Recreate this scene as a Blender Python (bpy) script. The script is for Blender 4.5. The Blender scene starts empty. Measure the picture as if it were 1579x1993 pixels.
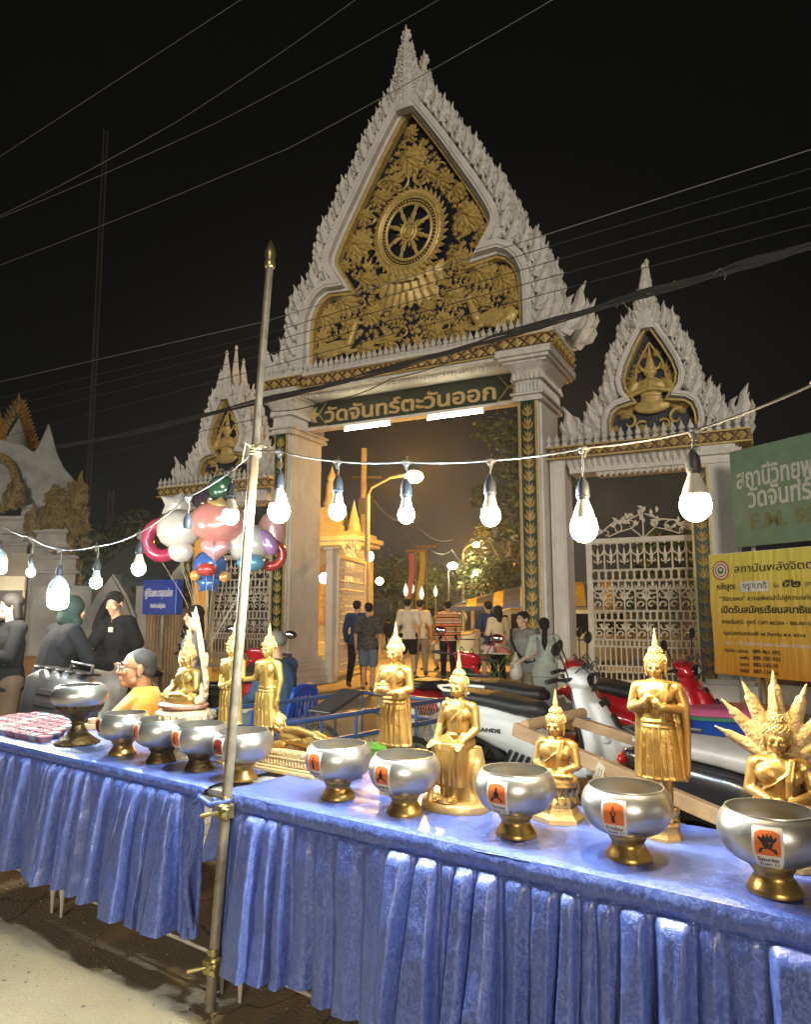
import bpy, bmesh, math, random
from mathutils import Vector as V, Matrix, Euler, noise
from math import sin, cos, pi, radians as R, sqrt, atan2, hypot
random.seed(7)
SC = bpy.context.scene
COL = SC.collection
# ------------------------------------------------------------------ camera
PITCH = math.atan(193.5/1400.0); CH = 1.5
cam = bpy.data.cameras.new('camera'); camo = bpy.data.objects.new('camera', cam); COL.objects.link(camo)
cam.sensor_fit = 'HORIZONTAL'; cam.sensor_width = 36.0; cam.lens = 36.0*1400/1579
cam.clip_start = .05; cam.clip_end = 2000
camo.location = (0, 0, CH); camo.rotation_euler = (pi/2+PITCH, 0, 0)
SC.camera = camo
# ------------------------------------------------------------------ light: night sky glow, one weak sun lamp added as fill for unseen street lamps
SC.view_settings.view_transform = 'Standard'; SC.view_settings.look = 'None'
SC.view_settings.exposure = 0.0; SC.view_settings.gamma = 1.0
SC.cycles.use_denoising = True
SC.cycles.max_bounces = 6; SC.cycles.diffuse_bounces = 3; SC.cycles.glossy_bounces = 3
SC.cycles.sample_clamp_indirect = 4.0; SC.cycles.sample_clamp_direct = 0.0
SC.cycles.caustics_reflective = False; SC.cycles.caustics_refractive = False
world = bpy.data.worlds.new('World'); SC.world = world; world.use_nodes = True
wn = world.node_tree.nodes; wl = world.node_tree.links; wn.clear()
w_out = wn.new('ShaderNodeOutputWorld'); w_bg = wn.new('ShaderNodeBackground')
w_tc = wn.new('ShaderNodeTexCoord')
w_dot = wn.new('ShaderNodeVectorMath'); w_dot.operation = 'DOT_PRODUCT'
w_dot.inputs[1].default_value = V((0.10, .985, -.02)).normalized()
w_ramp = wn.new('ShaderNodeValToRGB')
w_ramp.color_ramp.interpolation = 'EASE'
els = w_ramp.color_ramp.elements
els[0].position = 0.0; els[0].color = (.0030, .0032, .0030, 1)
els[1].position = 1.0; els[1].color = (.062, .050, .036, 1)
for p_, c_ in ((.80, (.0030, .0032, .0030, 1)), (.90, (.0058, .0060, .0056, 1)), (.95, (.015, .0135, .0115, 1)), (.98, (.034, .029, .0235, 1))):
    e_ = els.new(p_); e_.color = c_
wl.new(w_tc.outputs['Generated'], w_dot.inputs[0]); wl.new(w_dot.outputs['Value'], w_ramp.inputs[0])
wl.new(w_ramp.outputs[0], w_bg.inputs[0]); w_bg.inputs[1].default_value = 1.0
wl.new(w_bg.outputs[0], w_out.inputs[0])
sun = bpy.data.lights.new('fill_sun', 'SUN'); suno = bpy.data.objects.new('fill_sun', sun); COL.objects.link(suno)
sun.energy = 1.55; sun.angle = R(14); sun.color = (1.0, .895, .745)
SUN_AZ, SUN_EL = R(0), R(10)          # from behind the camera, slightly to its right, low
suno.rotation_euler = (V((sin(SUN_AZ)*cos(SUN_EL), -cos(SUN_AZ)*cos(SUN_EL), sin(SUN_EL)))).to_track_quat('Z', 'Y').to_euler()
BULB_W = 25.0                        # strength of one string bulb

# ------------------------------------------------------------------ where things stand: rays through the camera
def ray(x, y):
    a = (x-789.5)/1400.0; b = (996.5-y)/1400.0
    return V((a, cos(PITCH)-b*sin(PITCH), sin(PITCH)+b*cos(PITCH)))
def gnd(x, y, z=0.0):
    r = ray(x, y); return r*((z-CH)/r.z)+V((0, 0, CH))
def at(x, y, Y):
    r = ray(x, y); return r*(Y/r.y)+V((0, 0, CH))

# ------------------------------------------------------------------ materials
MATS = {}
def pm(name, col, rough=.6, metal=0.0, var=.12, vs=6.0, bump=0.0, bs=60.0, col2=None, spec=.5, emit=None, est=0.0, coat=0.0, alpha=1.0, trans=0.0, sheen=0, rvar=0.0, stain=None):
    m = bpy.data.materials.new(name); m.use_nodes = True
    nt = m.node_tree; b = nt.nodes['Principled BSDF']; L = nt.links.new
    b.inputs['Roughness'].default_value = rough; b.inputs['Metallic'].default_value = metal
    b.inputs['Specular IOR Level'].default_value = spec
    b.inputs['Coat Weight'].default_value = coat
    b.inputs['Alpha'].default_value = alpha; b.inputs['Transmission Weight'].default_value = trans
    tc = nt.nodes.new('ShaderNodeTexCoord')
    if col2 is None: col2 = tuple(max(0, c*(1-var*2)) for c in col)
    n = nt.nodes.new('ShaderNodeTexNoise'); n.inputs['Scale'].default_value = vs; n.inputs['Detail'].default_value = 6; n.inputs['Roughness'].default_value = .65
    rp = nt.nodes.new('ShaderNodeValToRGB'); rp.color_ramp.elements[0].position = .32; rp.color_ramp.elements[1].position = .66
    rp.color_ramp.elements[0].color = (*col2, 1); rp.color_ramp.elements[1].color = (*col, 1)
    L(tc.outputs['Object'], n.inputs['Vector']); L(n.outputs['Fac'], rp.inputs[0])
    last = rp.outputs[0]
    if stain:                                    # streaky dirt of its own shape
        mp = nt.nodes.new('ShaderNodeMapping'); mp.inputs['Scale'].default_value = (3, 3, .7)
        n3 = nt.nodes.new('ShaderNodeTexNoise'); n3.inputs['Scale'].default_value = 1.3; n3.inputs['Detail'].default_value = 9; n3.inputs['Roughness'].default_value = .75
        r3 = nt.nodes.new('ShaderNodeValToRGB'); r3.color_ramp.elements[0].position = .52; r3.color_ramp.elements[1].position = .72
        r3.color_ramp.elements[0].color = (0, 0, 0, 1); r3.color_ramp.elements[1].color = (.75, .75, .75, 1)
        mx = nt.nodes.new('ShaderNodeMix'); mx.data_type = 'RGBA'
        L(tc.outputs['Object'], mp.inputs[0]); L(mp.outputs[0], n3.inputs['Vector']); L(n3.outputs['Fac'], r3.inputs[0])
        L(r3.outputs[0], mx.inputs[0]); L(last, mx.inputs[6]); mx.inputs[7].default_value = (*stain, 1); last = mx.outputs[2]
    L(last, b.inputs['Base Color'])
    if rvar:
        mr = nt.nodes.new('ShaderNodeMapRange'); mr.inputs[3].default_value = max(.02, rough-rvar); mr.inputs[4].default_value = rough+rvar
        L(n.outputs['Fac'], mr.inputs[0]); L(mr.outputs[0], b.inputs['Roughness'])
    if bump:
        n2 = nt.nodes.new('ShaderNodeTexNoise'); n2.inputs['Scale'].default_value = bs; n2.inputs['Detail'].default_value = 5
        bp = nt.nodes.new('ShaderNodeBump'); bp.inputs['Strength'].default_value = bump; bp.inputs['Distance'].default_value = .01
        L(tc.outputs['Object'], n2.inputs['Vector']); L(n2.outputs['Fac'], bp.inputs['Height']); L(bp.outputs[0], b.inputs['Normal'])
    if emit: b.inputs['Emission Color'].default_value = (*emit, 1); b.inputs['Emission Strength'].default_value = est
    if sheen: b.inputs['Sheen Weight'].default_value = sheen
    MATS[name] = m
    return m
def nodes(m): return m.node_tree.nodes, m.node_tree.links.new, m.node_tree.nodes['Principled BSDF']

M_WHITE = pm('white_plaster', (.70, .665, .61), .75, vs=2.5, var=.10, bump=.25, bs=90, stain=(.42, .38, .31))
M_WHITE2 = pm('white_carved_plaster', (.70, .67, .62), .8, vs=7, var=.16, bump=.5, bs=45, stain=(.36, .33, .28))
M_CREAM = pm('cream_paint', (.62, .54, .38), .7, vs=3, var=.12, bump=.2, bs=70, stain=(.40, .33, .2))
M_GATEGOLD = pm('gate_gold_paint', (.66, .47, .15), .40, metal=.15, vs=14, var=.22, bump=.35, bs=80)
M_DKGREEN = pm('dark_green_mosaic', (.020, .052, .036), .35, vs=60, var=.3, bump=.3, bs=150)
M_NAVY = pm('navy_mosaic', (.012, .018, .04), .28, vs=80, var=.4, bump=.4, bs=160)
M_SGOLD = pm('statue_gold', (.60, .365, .10), .33, metal=.68, vs=10, col2=(.36, .19, .045), bump=.16, bs=140, rvar=.08, coat=.1)
M_SGOLDL = pm('lemon_statue_gold', (.62, .42, .115), .32, metal=.66, vs=11, col2=(.42, .265, .06), bump=.14, bs=120, rvar=.08)
M_SGOLD2 = pm('pale_statue_gold', (.70, .49, .19), .38, metal=.6, vs=30, col2=(.66, .42, .14), bump=.2, bs=120)
M_SROUGH = pm('rough_pale_gold', (.66, .46, .21), .6, metal=.25, vs=45, col2=(.58, .36, .13), bump=.8, bs=90)
M_CHALK = pm('whitewashed_ornament', (.72, .62, .43), .65, metal=.1, vs=35, col2=(.52, .38, .17), bump=.7, bs=120)
M_PINK = pm('pink_cushion_paint', (.62, .30, .22), .6, vs=30, var=.2)
M_ALU = pm('brushed_aluminium', (.60, .58, .53), .35, metal=.88, vs=9, var=.07, bump=.06, bs=45, rvar=.09)
M_BRASS = pm('aged_brass', (.58, .37, .10), .32, metal=.8, vs=22, col2=(.28, .16, .05), bump=.1, bs=60, rvar=.1)
M_DKBRASS = pm('dark_bronze', (.17, .11, .045), .42, metal=.8, vs=25, var=.3, bump=.5, bs=70)
M_PAPER = pm('sticker_paper', (.78, .74, .64), .6, vs=40, var=.08)
M_ORANGE = pm('sticker_orange', (.80, .17, .035), .55, vs=40, var=.1)
M_INK = pm('black_ink', (.025, .022, .02), .6, var=.05)
M_REDTOP = pm('sticker_dark_red', (.30, .03, .02), .55, var=.1)
M_STEEL = pm('galvanised_steel', (.34, .30, .215), .5, metal=.3, vs=14, col2=(.19, .165, .115), bump=.2, bs=60, rvar=.1)
M_CLAMP = pm('yellowish_zinc', (.55, .45, .20), .35, metal=.85, vs=20, var=.2)
M_WSTEEL = pm('white_painted_steel', (.62, .58, .49), .5, vs=20, var=.12)
M_IRON = pm('cream_painted_iron', (.66, .60, .49), .55, vs=9, var=.12)
M_BLACK = pm('black_plastic', (.018, .018, .019), .38, vs=20, var=.2)
M_RUBBER = pm('black_rubber', (.022, .021, .02), .7, vs=20, var=.2, bump=.2, bs=100)
M_GREYP = pm('dark_grey_plastic', (.026, .025, .024), .45, vs=12, var=.2, bump=.15, bs=90)
M_WIRE = pm('dark_wire', (.035, .034, .033), .6)
M_PWIRE = pm('pale_wire', (.20, .195, .18), .55)
M_CORD = pm('grey_lamp_cord', (.20, .19, .17), .5)
M_ROPE = pm('pale_rope', (.62, .55, .40), .8, vs=60, var=.2, bump=.5, bs=150)
M_WOOD = pm('weathered_wood', (.36, .235, .125), .7, vs=6, col2=(.22, .135, .065), bump=.4, bs=40)
M_BLUEF = pm('blue_frame_paint', (.035, .065, .17), .4, vs=14, var=.2)
M_BLUEPL = pm('blue_plastic', (.012, .065, .36), .38, vs=9, var=.12)
M_SKIN = pm('skin', (.56, .32, .19), .55, vs=20, var=.08, bump=.06, bs=200)
M_SKIN2 = pm('tan_skin', (.37, .175, .072), .5, vs=16, var=.08, bump=.08, bs=180)
M_SKIN3 = pm('light_skin', (.50, .33, .23), .55, vs=20, var=.06)
M_HAIR = pm('black_hair', (.012, .010, .009), .7, spec=.2, vs=60, var=.2, bump=.4, bs=180)
M_ROBE = pm('saffron_cloth', (.74, .27, .012), .75, vs=10, var=.08, bump=.25, bs=130, sheen=.2)
M_CONC = pm('grey_concrete', (.36, .33, .28), .85, vs=3, var=.18, bump=.4, bs=60)
M_TRUNK = pm('bark', (.09, .065, .045), .9, vs=10, var=.3, bump=.6, bs=30)
M_LEAF = pm('leaf_green', (.055, .085, .022), .6, vs=2.2, col2=(.028, .05, .014))
M_LEAF2 = pm('leaf_olive', (.085, .095, .03), .6, vs=2.2, col2=(.04, .055, .018))
M_GLASSDK = pm('dark_window_glass', (.012, .014, .016), .08, var=.1)
M_SIGNBLUE = pm('blue_sign_paint', (.022, .045, .30), .4, vs=5, var=.1)
M_SIGNGREEN = pm('faded_green_sign_paint', (.21, .32, .215), .6, vs=3.0, col2=(.15, .24, .155), stain=(.25, .245, .19))
M_SIGNWHITE = pm('faded_white_lettering', (.66, .66, .58), .6, vs=20, var=.12)
M_LETTERWHITE = pm('white_lettering', (.72, .72, .70), .55, vs=20, var=.05)
M_FADEDYEL = pm('faded_yellow_lettering', (.24, .22, .075), .6, vs=30, col2=(.14, .18, .09))
M_LETTERGOLD = pm('gold_lettering', (.60, .43, .20), .5, metal=.1, vs=20, var=.12)
M_DKBROWN = pm('brown_coping', (.10, .045, .03), .6, vs=8, var=.2)

def emat(name, col, st):
    m = bpy.data.materials.new(name); m.use_nodes = True; n, L, b = nodes(m)
    b.inputs['Base Color'].default_value = (.8, .8, .8, 1); b.inputs['Emission Color'].default_value = (*col, 1); b.inputs['Emission Strength'].default_value = st
    return m

# ------------------------------------------------------------------ mesh helpers
def link(o, parent=None):
    COL.objects.link(o)
    if parent is not None: o.parent = parent
    return o
def tag(o, label=None, cat=None, group=None, kind=None):
    if label: o['label'] = label
    if cat: o['category'] = cat
    if group: o['group'] = group
    if kind: o['kind'] = kind
    return o
def thing(name, label, cat, loc=(0, 0, 0), rz=0.0, group=None, rot=None, scale=1.0):
    o = bpy.data.objects.new(name, None); COL.objects.link(o); o.empty_display_size = .1
    o.location = loc; o.rotation_euler = rot if rot else (0, 0, rz); o.scale = (scale,)*3
    return tag(o, label, cat, group)
def copy_tree(o, parent=None):
    c = o.copy(); COL.objects.link(c)
    if parent is not None: c.parent = parent
    for ch in list(o.children): copy_tree(ch, c)
    return c

def sph_data(seg=12, rings=8):
    vs = [V((0, 0, 1))]; fs = []
    for i in range(1, rings):
        th = pi*i/rings
        for j in range(seg): vs.append(V((sin(th)*cos(2*pi*j/seg), sin(th)*sin(2*pi*j/seg), cos(th))))
    vs.append(V((0, 0, -1))); n = len(vs)-1
    for j in range(seg):
        fs.append((0, 1+j, 1+(j+1) % seg))
        for i in range(rings-2):
            a = 1+i*seg; b = a+seg
            fs.append((a+j, b+j, b+(j+1) % seg, a+(j+1) % seg))
        a = 1+(rings-2)*seg; fs.append((n, a+(j+1) % seg, a+j))
    return vs, fs
SPH = sph_data(12, 8); SPHS = sph_data(6, 4); SPHL = sph_data(24, 16)

def frame_from(d):
    d = d.normalized(); a = V((0, 0, 1)) if abs(d.z) < .95 else V((1, 0, 0))
    x = d.cross(a).normalized(); return x, d.cross(x).normalized()

class MB:
    def __init__(s): s.v = []; s.f = []; s.mi = []; s.M = Matrix.Identity(4); s.cur = 0
    def add(s, vs, fs, M=None):
        o = len(s.v); T = s.M @ M if M is not None else s.M
        s.v.extend([T @ V(p) for p in vs]); s.f.extend([tuple(i+o for i in f) for f in fs]); s.mi.extend([s.cur]*len(fs))
    def box(s, c, size, rot=None, bev=0.0):
        x, y, z = size[0]/2, size[1]/2, size[2]/2
        M = Matrix.Translation(V(c)) @ (rot.to_4x4() if rot is not None else Matrix.Identity(4))
        if bev <= 0:
            vs = [(-x, -y, -z), (x, -y, -z), (x, y, -z), (-x, y, -z), (-x, -y, z), (x, -y, z), (x, y, z), (-x, y, z)]
            fs = [(3, 2, 1, 0), (4, 5, 6, 7), (0, 1, 5, 4), (1, 2, 6, 5), (2, 3, 7, 6), (3, 0, 4, 7)]
            s.add(vs, fs, M); return
        b = min(bev, x*.9, y*.9, z*.9)
        ring = lambda hx, hy, zz: [(-hx+0, -hy+b, zz), (-hx+b, -hy, zz), (hx-b, -hy, zz), (hx, -hy+b, zz), (hx, hy-b, zz), (hx-b, hy, zz), (-hx+b, hy, zz), (-hx, hy-b, zz)]
        vs = ring(x-b, y-b, -z)+ring(x, y, -z+b)+ring(x, y, z-b)+ring(x-b, y-b, z)
        fs = [tuple(range(7, -1, -1)), tuple(range(24, 32))]
        for k in range(3):
            for j in range(8): fs.append((k*8+j, k*8+(j+1) % 8, k*8+8+(j+1) % 8, k*8+8+j))
        s.add(vs, fs, M)
    def bar(s, a, b, w, h=None, up=(0, 0, 1)):
        a, b = V(a), V(b); d = b-a; h = h or w
        y = d.normalized(); z = V(up); x = y.cross(z)
        if x.length < 1e-4: x = y.cross(V((1, 0, 0)))
        x.normalize(); z = x.cross(y)
        s.box((a+b)/2, (w, d.length, h), Matrix((x, y, z)).transposed())
    def ball(s, c, r, rot=None, data=None):
        r = (r, r, r) if not hasattr(r, '__len__') else r
        M = Matrix.Translation(V(c)) @ (rot.to_4x4() if rot is not None else Matrix.Identity(4)) @ Matrix.Diagonal((*r, 1))
        s.add(*(data or SPH), M)
    def tube(s, pts, r, seg=6, closed=False, caps=True, flat=1.0):
        pts = [V(p) for p in pts]; n = len(pts)
        if n < 2: return
        rr = r if hasattr(r, '__len__') else [r]*n
        vs = []; fs = []; X = None
        for i in range(n):
            if closed: d = pts[(i+1) % n]-pts[i-1]
            else: d = pts[min(i+1, n-1)]-pts[max(i-1, 0)]
            if d.length < 1e-9: d = V((0, 0, 1))
            d.normalize()
            if X is None: X, Y = frame_from(d)
            else:
                X = X-d*X.dot(d)
                if X.length < 1e-6: X, Y = frame_from(d)
                X.normalize(); Y = d.cross(X)
            for j in range(seg):
                a = 2*pi*j/seg; vs.append(pts[i]+X*cos(a)*rr[i]+Y*sin(a)*rr[i]*flat)
        m = n if closed else n-1
        for i in range(m):
            for j in range(seg):
                a = i*seg+j; b = i*seg+(j+1) % seg; k = ((i+1) % n)*seg
                fs.append((a, b, k+(j+1) % seg, k+j))
        if caps and not closed: fs += [tuple(range(seg-1, -1, -1)), tuple(range((n-1)*seg, n*seg))]
        s.add(vs, fs)
    def ring(s, c, rad, r, seg=16, tseg=4, ax=(0, 1, 0), a0=0, a1=2*pi, rad2=None):
        x, y = frame_from(V(ax)); n = seg; full = abs(a1-a0-2*pi) < 1e-6
        pts = [V(c)+x*cos(a0+(a1-a0)*i/n)*rad+y*sin(a0+(a1-a0)*i/n)*(rad2 or rad) for i in range(n if full else n+1)]
        s.tube(pts, r, tseg, closed=full)
    def lathe(s, prof, c=(0, 0, 0), seg=24, sx=1.0, sy=1.0, phase=0.0):
        vs = []; fs = []; n = len(prof)
        for (r, z) in prof:
            for j in range(seg):
                a = 2*pi*j/seg+phase; vs.append((c[0]+r*cos(a)*sx, c[1]+r*sin(a)*sy, c[2]+z))
        for i in range(n-1):
            for j in range(seg):
                fs.append((i*seg+j, i*seg+(j+1) % seg, (i+1)*seg+(j+1) % seg, (i+1)*seg+j))
        if prof[0][0] > 1e-5: fs.append(tuple(range(seg-1, -1, -1)))
        if prof[-1][0] > 1e-5: fs.append(tuple(range((n-1)*seg, n*seg)))
        s.add(vs, fs)
    def loft(s, secs, seg=20, pw=2.0):
        """secs: (cx,cy,z,rx,ry[,yaw])"""
        vs = []; fs = []; n = len(secs)
        for q in secs:
            cx, cy, z, rx, ry = q[:5]; yaw = q[5] if len(q) > 5 else 0
            for j in range(seg):
                a = 2*pi*j/seg; ca, sa = cos(a), sin(a)
                px = math.copysign(abs(ca)**(2/pw), ca)*rx; py = math.copysign(abs(sa)**(2/pw), sa)*ry
                vs.append((cx+px*cos(yaw)-py*sin(yaw), cy+px*sin(yaw)+py*cos(yaw), z))
        for i in range(n-1):
            for j in range(seg):
                fs.append((i*seg+j, i*seg+(j+1) % seg, (i+1)*seg+(j+1) % seg, (i+1)*seg+j))
        fs += [tuple(range(seg-1, -1, -1)), tuple(range((n-1)*seg, n*seg))]
        s.add(vs, fs)
    def prism(s, outline, y0, y1):
        """outline of (x,z) points, thick along y"""
        n = len(outline)
        vs = [(p[0], y0, p[1]) for p in outline]+[(p[0], y1, p[1]) for p in outline]
        fs = [tuple(range(n)), tuple(range(2*n-1, n-1, -1))]+[(i, i+n, (i+1) % n+n, (i+1) % n) for i in range(n)]
        s.add(vs, fs)
    def band(s, o1, o2, y0, y1, closed=False):
        """solid between two outlines with the same number of points"""
        n = len(o1)
        vs = [(p[0], y0, p[1]) for p in o1]+[(p[0], y0, p[1]) for p in o2]+[(p[0], y1, p[1]) for p in o1]+[(p[0], y1, p[1]) for p in o2]
        fs = []
        for i in range(n if closed else n-1):
            k = (i+1) % n
            fs += [(i, k, n+k, n+i), (2*n+i, 3*n+i, 3*n+k, 2*n+k), (i, 2*n+i, 2*n+k, k), (n+i, n+k, 3*n+k, 3*n+i)]
        if not closed: fs += [(0, n, 3*n, 2*n), (n-1, 3*n-1, 4*n-1, 2*n-1)]
        s.add(vs, fs)
    def leaf(s, pts, ws, th, M=None):
        """pointed relief leaf along (x,z) spine pts with half widths ws, ridge height th towards -y"""
        n = len(pts); vs = []; fs = []; wm = max(ws) or 1
        for i in range(n):
            p = V((pts[i][0], 0, pts[i][1])); a = pts[max(i-1, 0)]; b = pts[min(i+1, n-1)]
            d = V((b[0]-a[0], 0, b[1]-a[1])); d = d.normalized() if d.length > 1e-9 else V((0, 0, 1)); nn = V((-d.z, 0, d.x))
            h = th*(.25+.75*ws[i]/wm)
            vs += [p+nn*ws[i], p+V((0, -h, 0)), p-nn*ws[i], p+V((0, h*.6, 0))]
        for i in range(n-1):
            for j in range(4): fs.append((i*4+j, i*4+(j+1) % 4, i*4+4+(j+1) % 4, i*4+4+j))
        fs += [(3, 2, 1, 0), tuple(range(4*n-4, 4*n))]
        s.add(vs, fs, M)
    def grid(s, fn, nu, nv):
        vs = [fn(i/(nu-1), j/(nv-1)) for j in range(nv) for i in range(nu)]
        fs = [(j*nu+i, j*nu+i+1, (j+1)*nu+i+1, (j+1)*nu+i) for j in range(nv-1) for i in range(nu-1)]
        s.add(vs, fs)
    def build(s, name, mat, parent=None, smooth=None, bevel=0.0, solid=0.0, loc=None, rot=None):
        me = bpy.data.meshes.new(name); me.from_pydata([tuple(p) for p in s.v], [], s.f)
        mats = mat if isinstance(mat, (list, tuple)) else [mat]
        for m in mats: me.materials.append(m)
        if len(mats) > 1: me.polygons.foreach_set('material_index', s.mi)
        me.update()
        o = bpy.data.objects.new(name, me); link(o, parent)
        if loc is not None: o.location = loc
        if rot is not None: o.rotation_euler = rot
        if smooth is not None:
            me.shade_smooth()
            if smooth < 180: me.set_sharp_from_angle(angle=R(smooth))
        if bevel: md = o.modifiers.new('b', 'BEVEL'); md.width = bevel; md.segments = 2; md.limit_method = 'ANGLE'
        if solid: md = o.modifiers.new('s', 'SOLIDIFY'); md.thickness = solid; md.offset = 0
        return o

class Blob(MB):
    """overlapping closed shapes fused into one continuous skin"""
    def cap(s, a, b, ra, rb=None):
        rb = ra if rb is None else rb; a, b = V(a), V(b)
        s.tube([a, b], [ra, rb], 12); s.ball(a, ra); s.ball(b, rb)
    def chain(s, *pr):
        for (p, r), (q, t) in zip(pr, pr[1:]): s.cap(p, q, r, t)
    def fuse(s, name, mat, parent=None, vox=.01, it=3, disp=None):
        me = bpy.data.meshes.new(name); me.from_pydata([tuple(p) for p in s.v], [], s.f); me.update()
        ob = bpy.data.objects.new('tmp', me); COL.objects.link(ob)
        md = ob.modifiers.new('r', 'REMESH'); md.mode = 'VOXEL'; md.voxel_size = vox
        if it: sm = ob.modifiers.new('s', 'SMOOTH'); sm.iterations = it; sm.factor = .5
        dg = bpy.context.evaluated_depsgraph_get()
        m2 = bpy.data.meshes.new_from_object(ob.evaluated_get(dg)); bpy.data.objects.remove(ob); bpy.data.meshes.remove(me)
        m2.name = name; m2.materials.clear(); m2.materials.append(mat); m2.shade_smooth()
        if disp:
            for v in m2.vertices: v.co = disp(v.co)
        o = bpy.data.objects.new(name, m2); return link(o, parent)

_txt = {}
def text_data(body, extrude=.02, offset=.0):
    k = (body, extrude, offset)
    if k in _txt: return _txt[k]
    c = bpy.data.curves.new('t', 'FONT'); c.body = body; c.size = 1.0; c.extrude = extrude; c.offset = offset; c.resolution_u = 3
    o = bpy.data.objects.new('t', c); COL.objects.link(o)
    dg = bpy.context.evaluated_depsgraph_get(); m = bpy.data.meshes.new_from_object(o.evaluated_get(dg))
    bpy.data.objects.remove(o); bpy.data.curves.remove(c)
    vs = [v.co.copy() for v in m.vertices]; fs = [tuple(p.vertices) for p in m.polygons]; bpy.data.meshes.remove(m)
    _txt[k] = (vs, fs); return vs, fs
def put_text(mb, body, x0, x1, z0, h, y, ex=.004, offset=.012, align='fit', fn=None):
    """letters facing -y, baseline z0, letter height h, between x0 and x1 (fit) or from x0 (left)"""
    vs, fs = text_data(body, .02, offset)
    if not vs: return
    a = min(v.x for v in vs); b = max(v.x for v in vs); sc = h/.72
    sx = (x1-x0)/(b-a) if align == 'fit' else sc
    out = [V((x0+(v.x-a)*sx, y-ex*(v.z/.02+1)/2, z0+v.y*sc)) for v in vs]
    if fn: out = [fn(p) for p in out]
    mb.add(out, fs)
# ================================================================== SETTING: ground
m = pm('pale_dusty_concrete', (.60, .485, .30), .9, vs=.9, col2=(.43, .34, .205), bump=.9, bs=70)
n_, L_, b_ = nodes(m)
tcg = n_.new('ShaderNodeTexCoord'); ng = n_.new('ShaderNodeTexNoise'); ng.inputs['Scale'].default_value = 190; ng.inputs['Detail'].default_value = 3
mg = n_.new('ShaderNodeMix'); mg.data_type = 'RGBA'; mg.blend_type = 'MULTIPLY'; mg.inputs[0].default_value = .62
lk = b_.inputs['Base Color'].links[0]; src = lk.from_socket
L_(tcg.outputs['Object'], ng.inputs['Vector']); L_(src, mg.inputs[6]); L_(ng.outputs['Color'], mg.inputs[7])
vo = n_.new('ShaderNodeTexVoronoi'); vo.feature = 'DISTANCE_TO_EDGE'; vo.inputs['Scale'].default_value = .9
nw = n_.new('ShaderNodeTexNoise'); nw.inputs['Scale'].default_value = 3; nw.inputs['Detail'].default_value = 6
vm = n_.new('ShaderNodeVectorMath'); vm.operation = 'MULTIPLY_ADD'; vm.inputs[1].default_value = (.45, .45, 0)
L_(nw.outputs['Color'], vm.inputs[0]); L_(tcg.outputs['Object'], nw.inputs['Vector']); L_(tcg.outputs['Object'], vm.inputs[2]); L_(vm.outputs[0], vo.inputs['Vector'])
rc = n_.new('ShaderNodeValToRGB'); rc.color_ramp.elements[0].position = .002; rc.color_ramp.elements[0].color = (.35, .35, .35, 1); rc.color_ramp.elements[1].position = .009
m3 = n_.new('ShaderNodeMix'); m3.data_type = 'RGBA'; m3.blend_type = 'MULTIPLY'; m3.inputs[0].default_value = 1
L_(vo.outputs['Distance'], rc.inputs[0]); L_(mg.outputs[2], m3.inputs[6]); L_(rc.outputs[0], m3.inputs[7]); L_(m3.outputs[2], b_.inputs['Base Color'])
g = MB(); g.add([(-600, -40, 0), (600, -40, 0), (600, 900, 0), (-600, 900, 0)], [(0, 1, 2, 3)])
tag(g.build('ground', m), kind='structure')

# ================================================================== TEMPLE GATE (local: x along the front, y into the temple, z up)
GX, GY, GR = -.0249, 13.6487, R(-26.86)
gate = thing('temple_gate', 'tall white temple gate with a pointed gable of gold carving above the crowd', 'gate', (GX, GY, 0), GR)
S0 = -.10
def gw(s, y, z):                                   # gate coordinates to world
    return V((GX+s*cos(GR)-y*sin(GR), GY+s*sin(GR)+y*cos(GR), z))
def mirror(h, s0):                                  # half outline (from apex down) -> full outline left to right
    return [(s0-x, z) for x, z in reversed(h) if x > 1e-6]+[(s0+x, z) for x, z in h]
def resample(pts, step):
    out = [pts[0]]; acc = 0
    for a, b in zip(pts, pts[1:]):
        L = hypot(b[0]-a[0], b[1]-a[1]); t = step-acc
        while t <= L: out.append((a[0]+(b[0]-a[0])*t/L, a[1]+(b[1]-a[1])*t/L)); t += step
        acc = L-(t-step)
    return out
def inset(pts, d):                                  # move a left-to-right roof outline inwards (down)
    out = []
    for i, p in enumerate(pts):
        a = pts[max(i-1, 0)]; b = pts[min(i+1, len(pts)-1)]
        n1 = V((b[0]-a[0], b[1]-a[1])).normalized() if (b != a) else V((1, 0))
        if 0 < i < len(pts)-1:
            d1 = V((p[0]-a[0], p[1]-a[1])).normalized(); d2 = V((b[0]-p[0], b[1]-p[1])).normalized()
            k = max(.45, sqrt(max(0, (1+d1.dot(d2))/2)))
        else: k = 1
        out.append((p[0]+n1.y*d/k, p[1]-n1.x*d/k))
    return out
def flame(mb, M, h=1.0, th=.16, curl=1.0):
    """one carved flame leaf, root at the origin, tip up"""
    A = M @ Matrix.Scale(h, 4)
    mb.leaf([(0, -.05), (.02, .2), (.06*curl, .42), (.03, .62), (-.05*curl, .82), (-.03*curl, 1.05)], [.15, .20, .17, .12, .07, .004], th, A)
    for sx in (-1, 1):
        mb.leaf([(sx*.08, .05), (sx*.24, .2), (sx*.27, .36), (sx*.20, .5)], [.05, .085, .06, .004], th*.8, A)
        mb.leaf([(sx*.08, .36), (sx*.19, .5), (sx*.2, .62), (sx*.14, .74)], [.04, .065, .05, .004], th*.7, A)
def flame_at(mb, s, y, z, ang, h, th=.18, flip=1):
    M = Matrix.Translation((s, y, z)) @ Matrix.Rotation(ang, 4, 'Y') @ Matrix.Diagonal((flip, 1, 1, 1))
    flame(mb, M, h, th)
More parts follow.
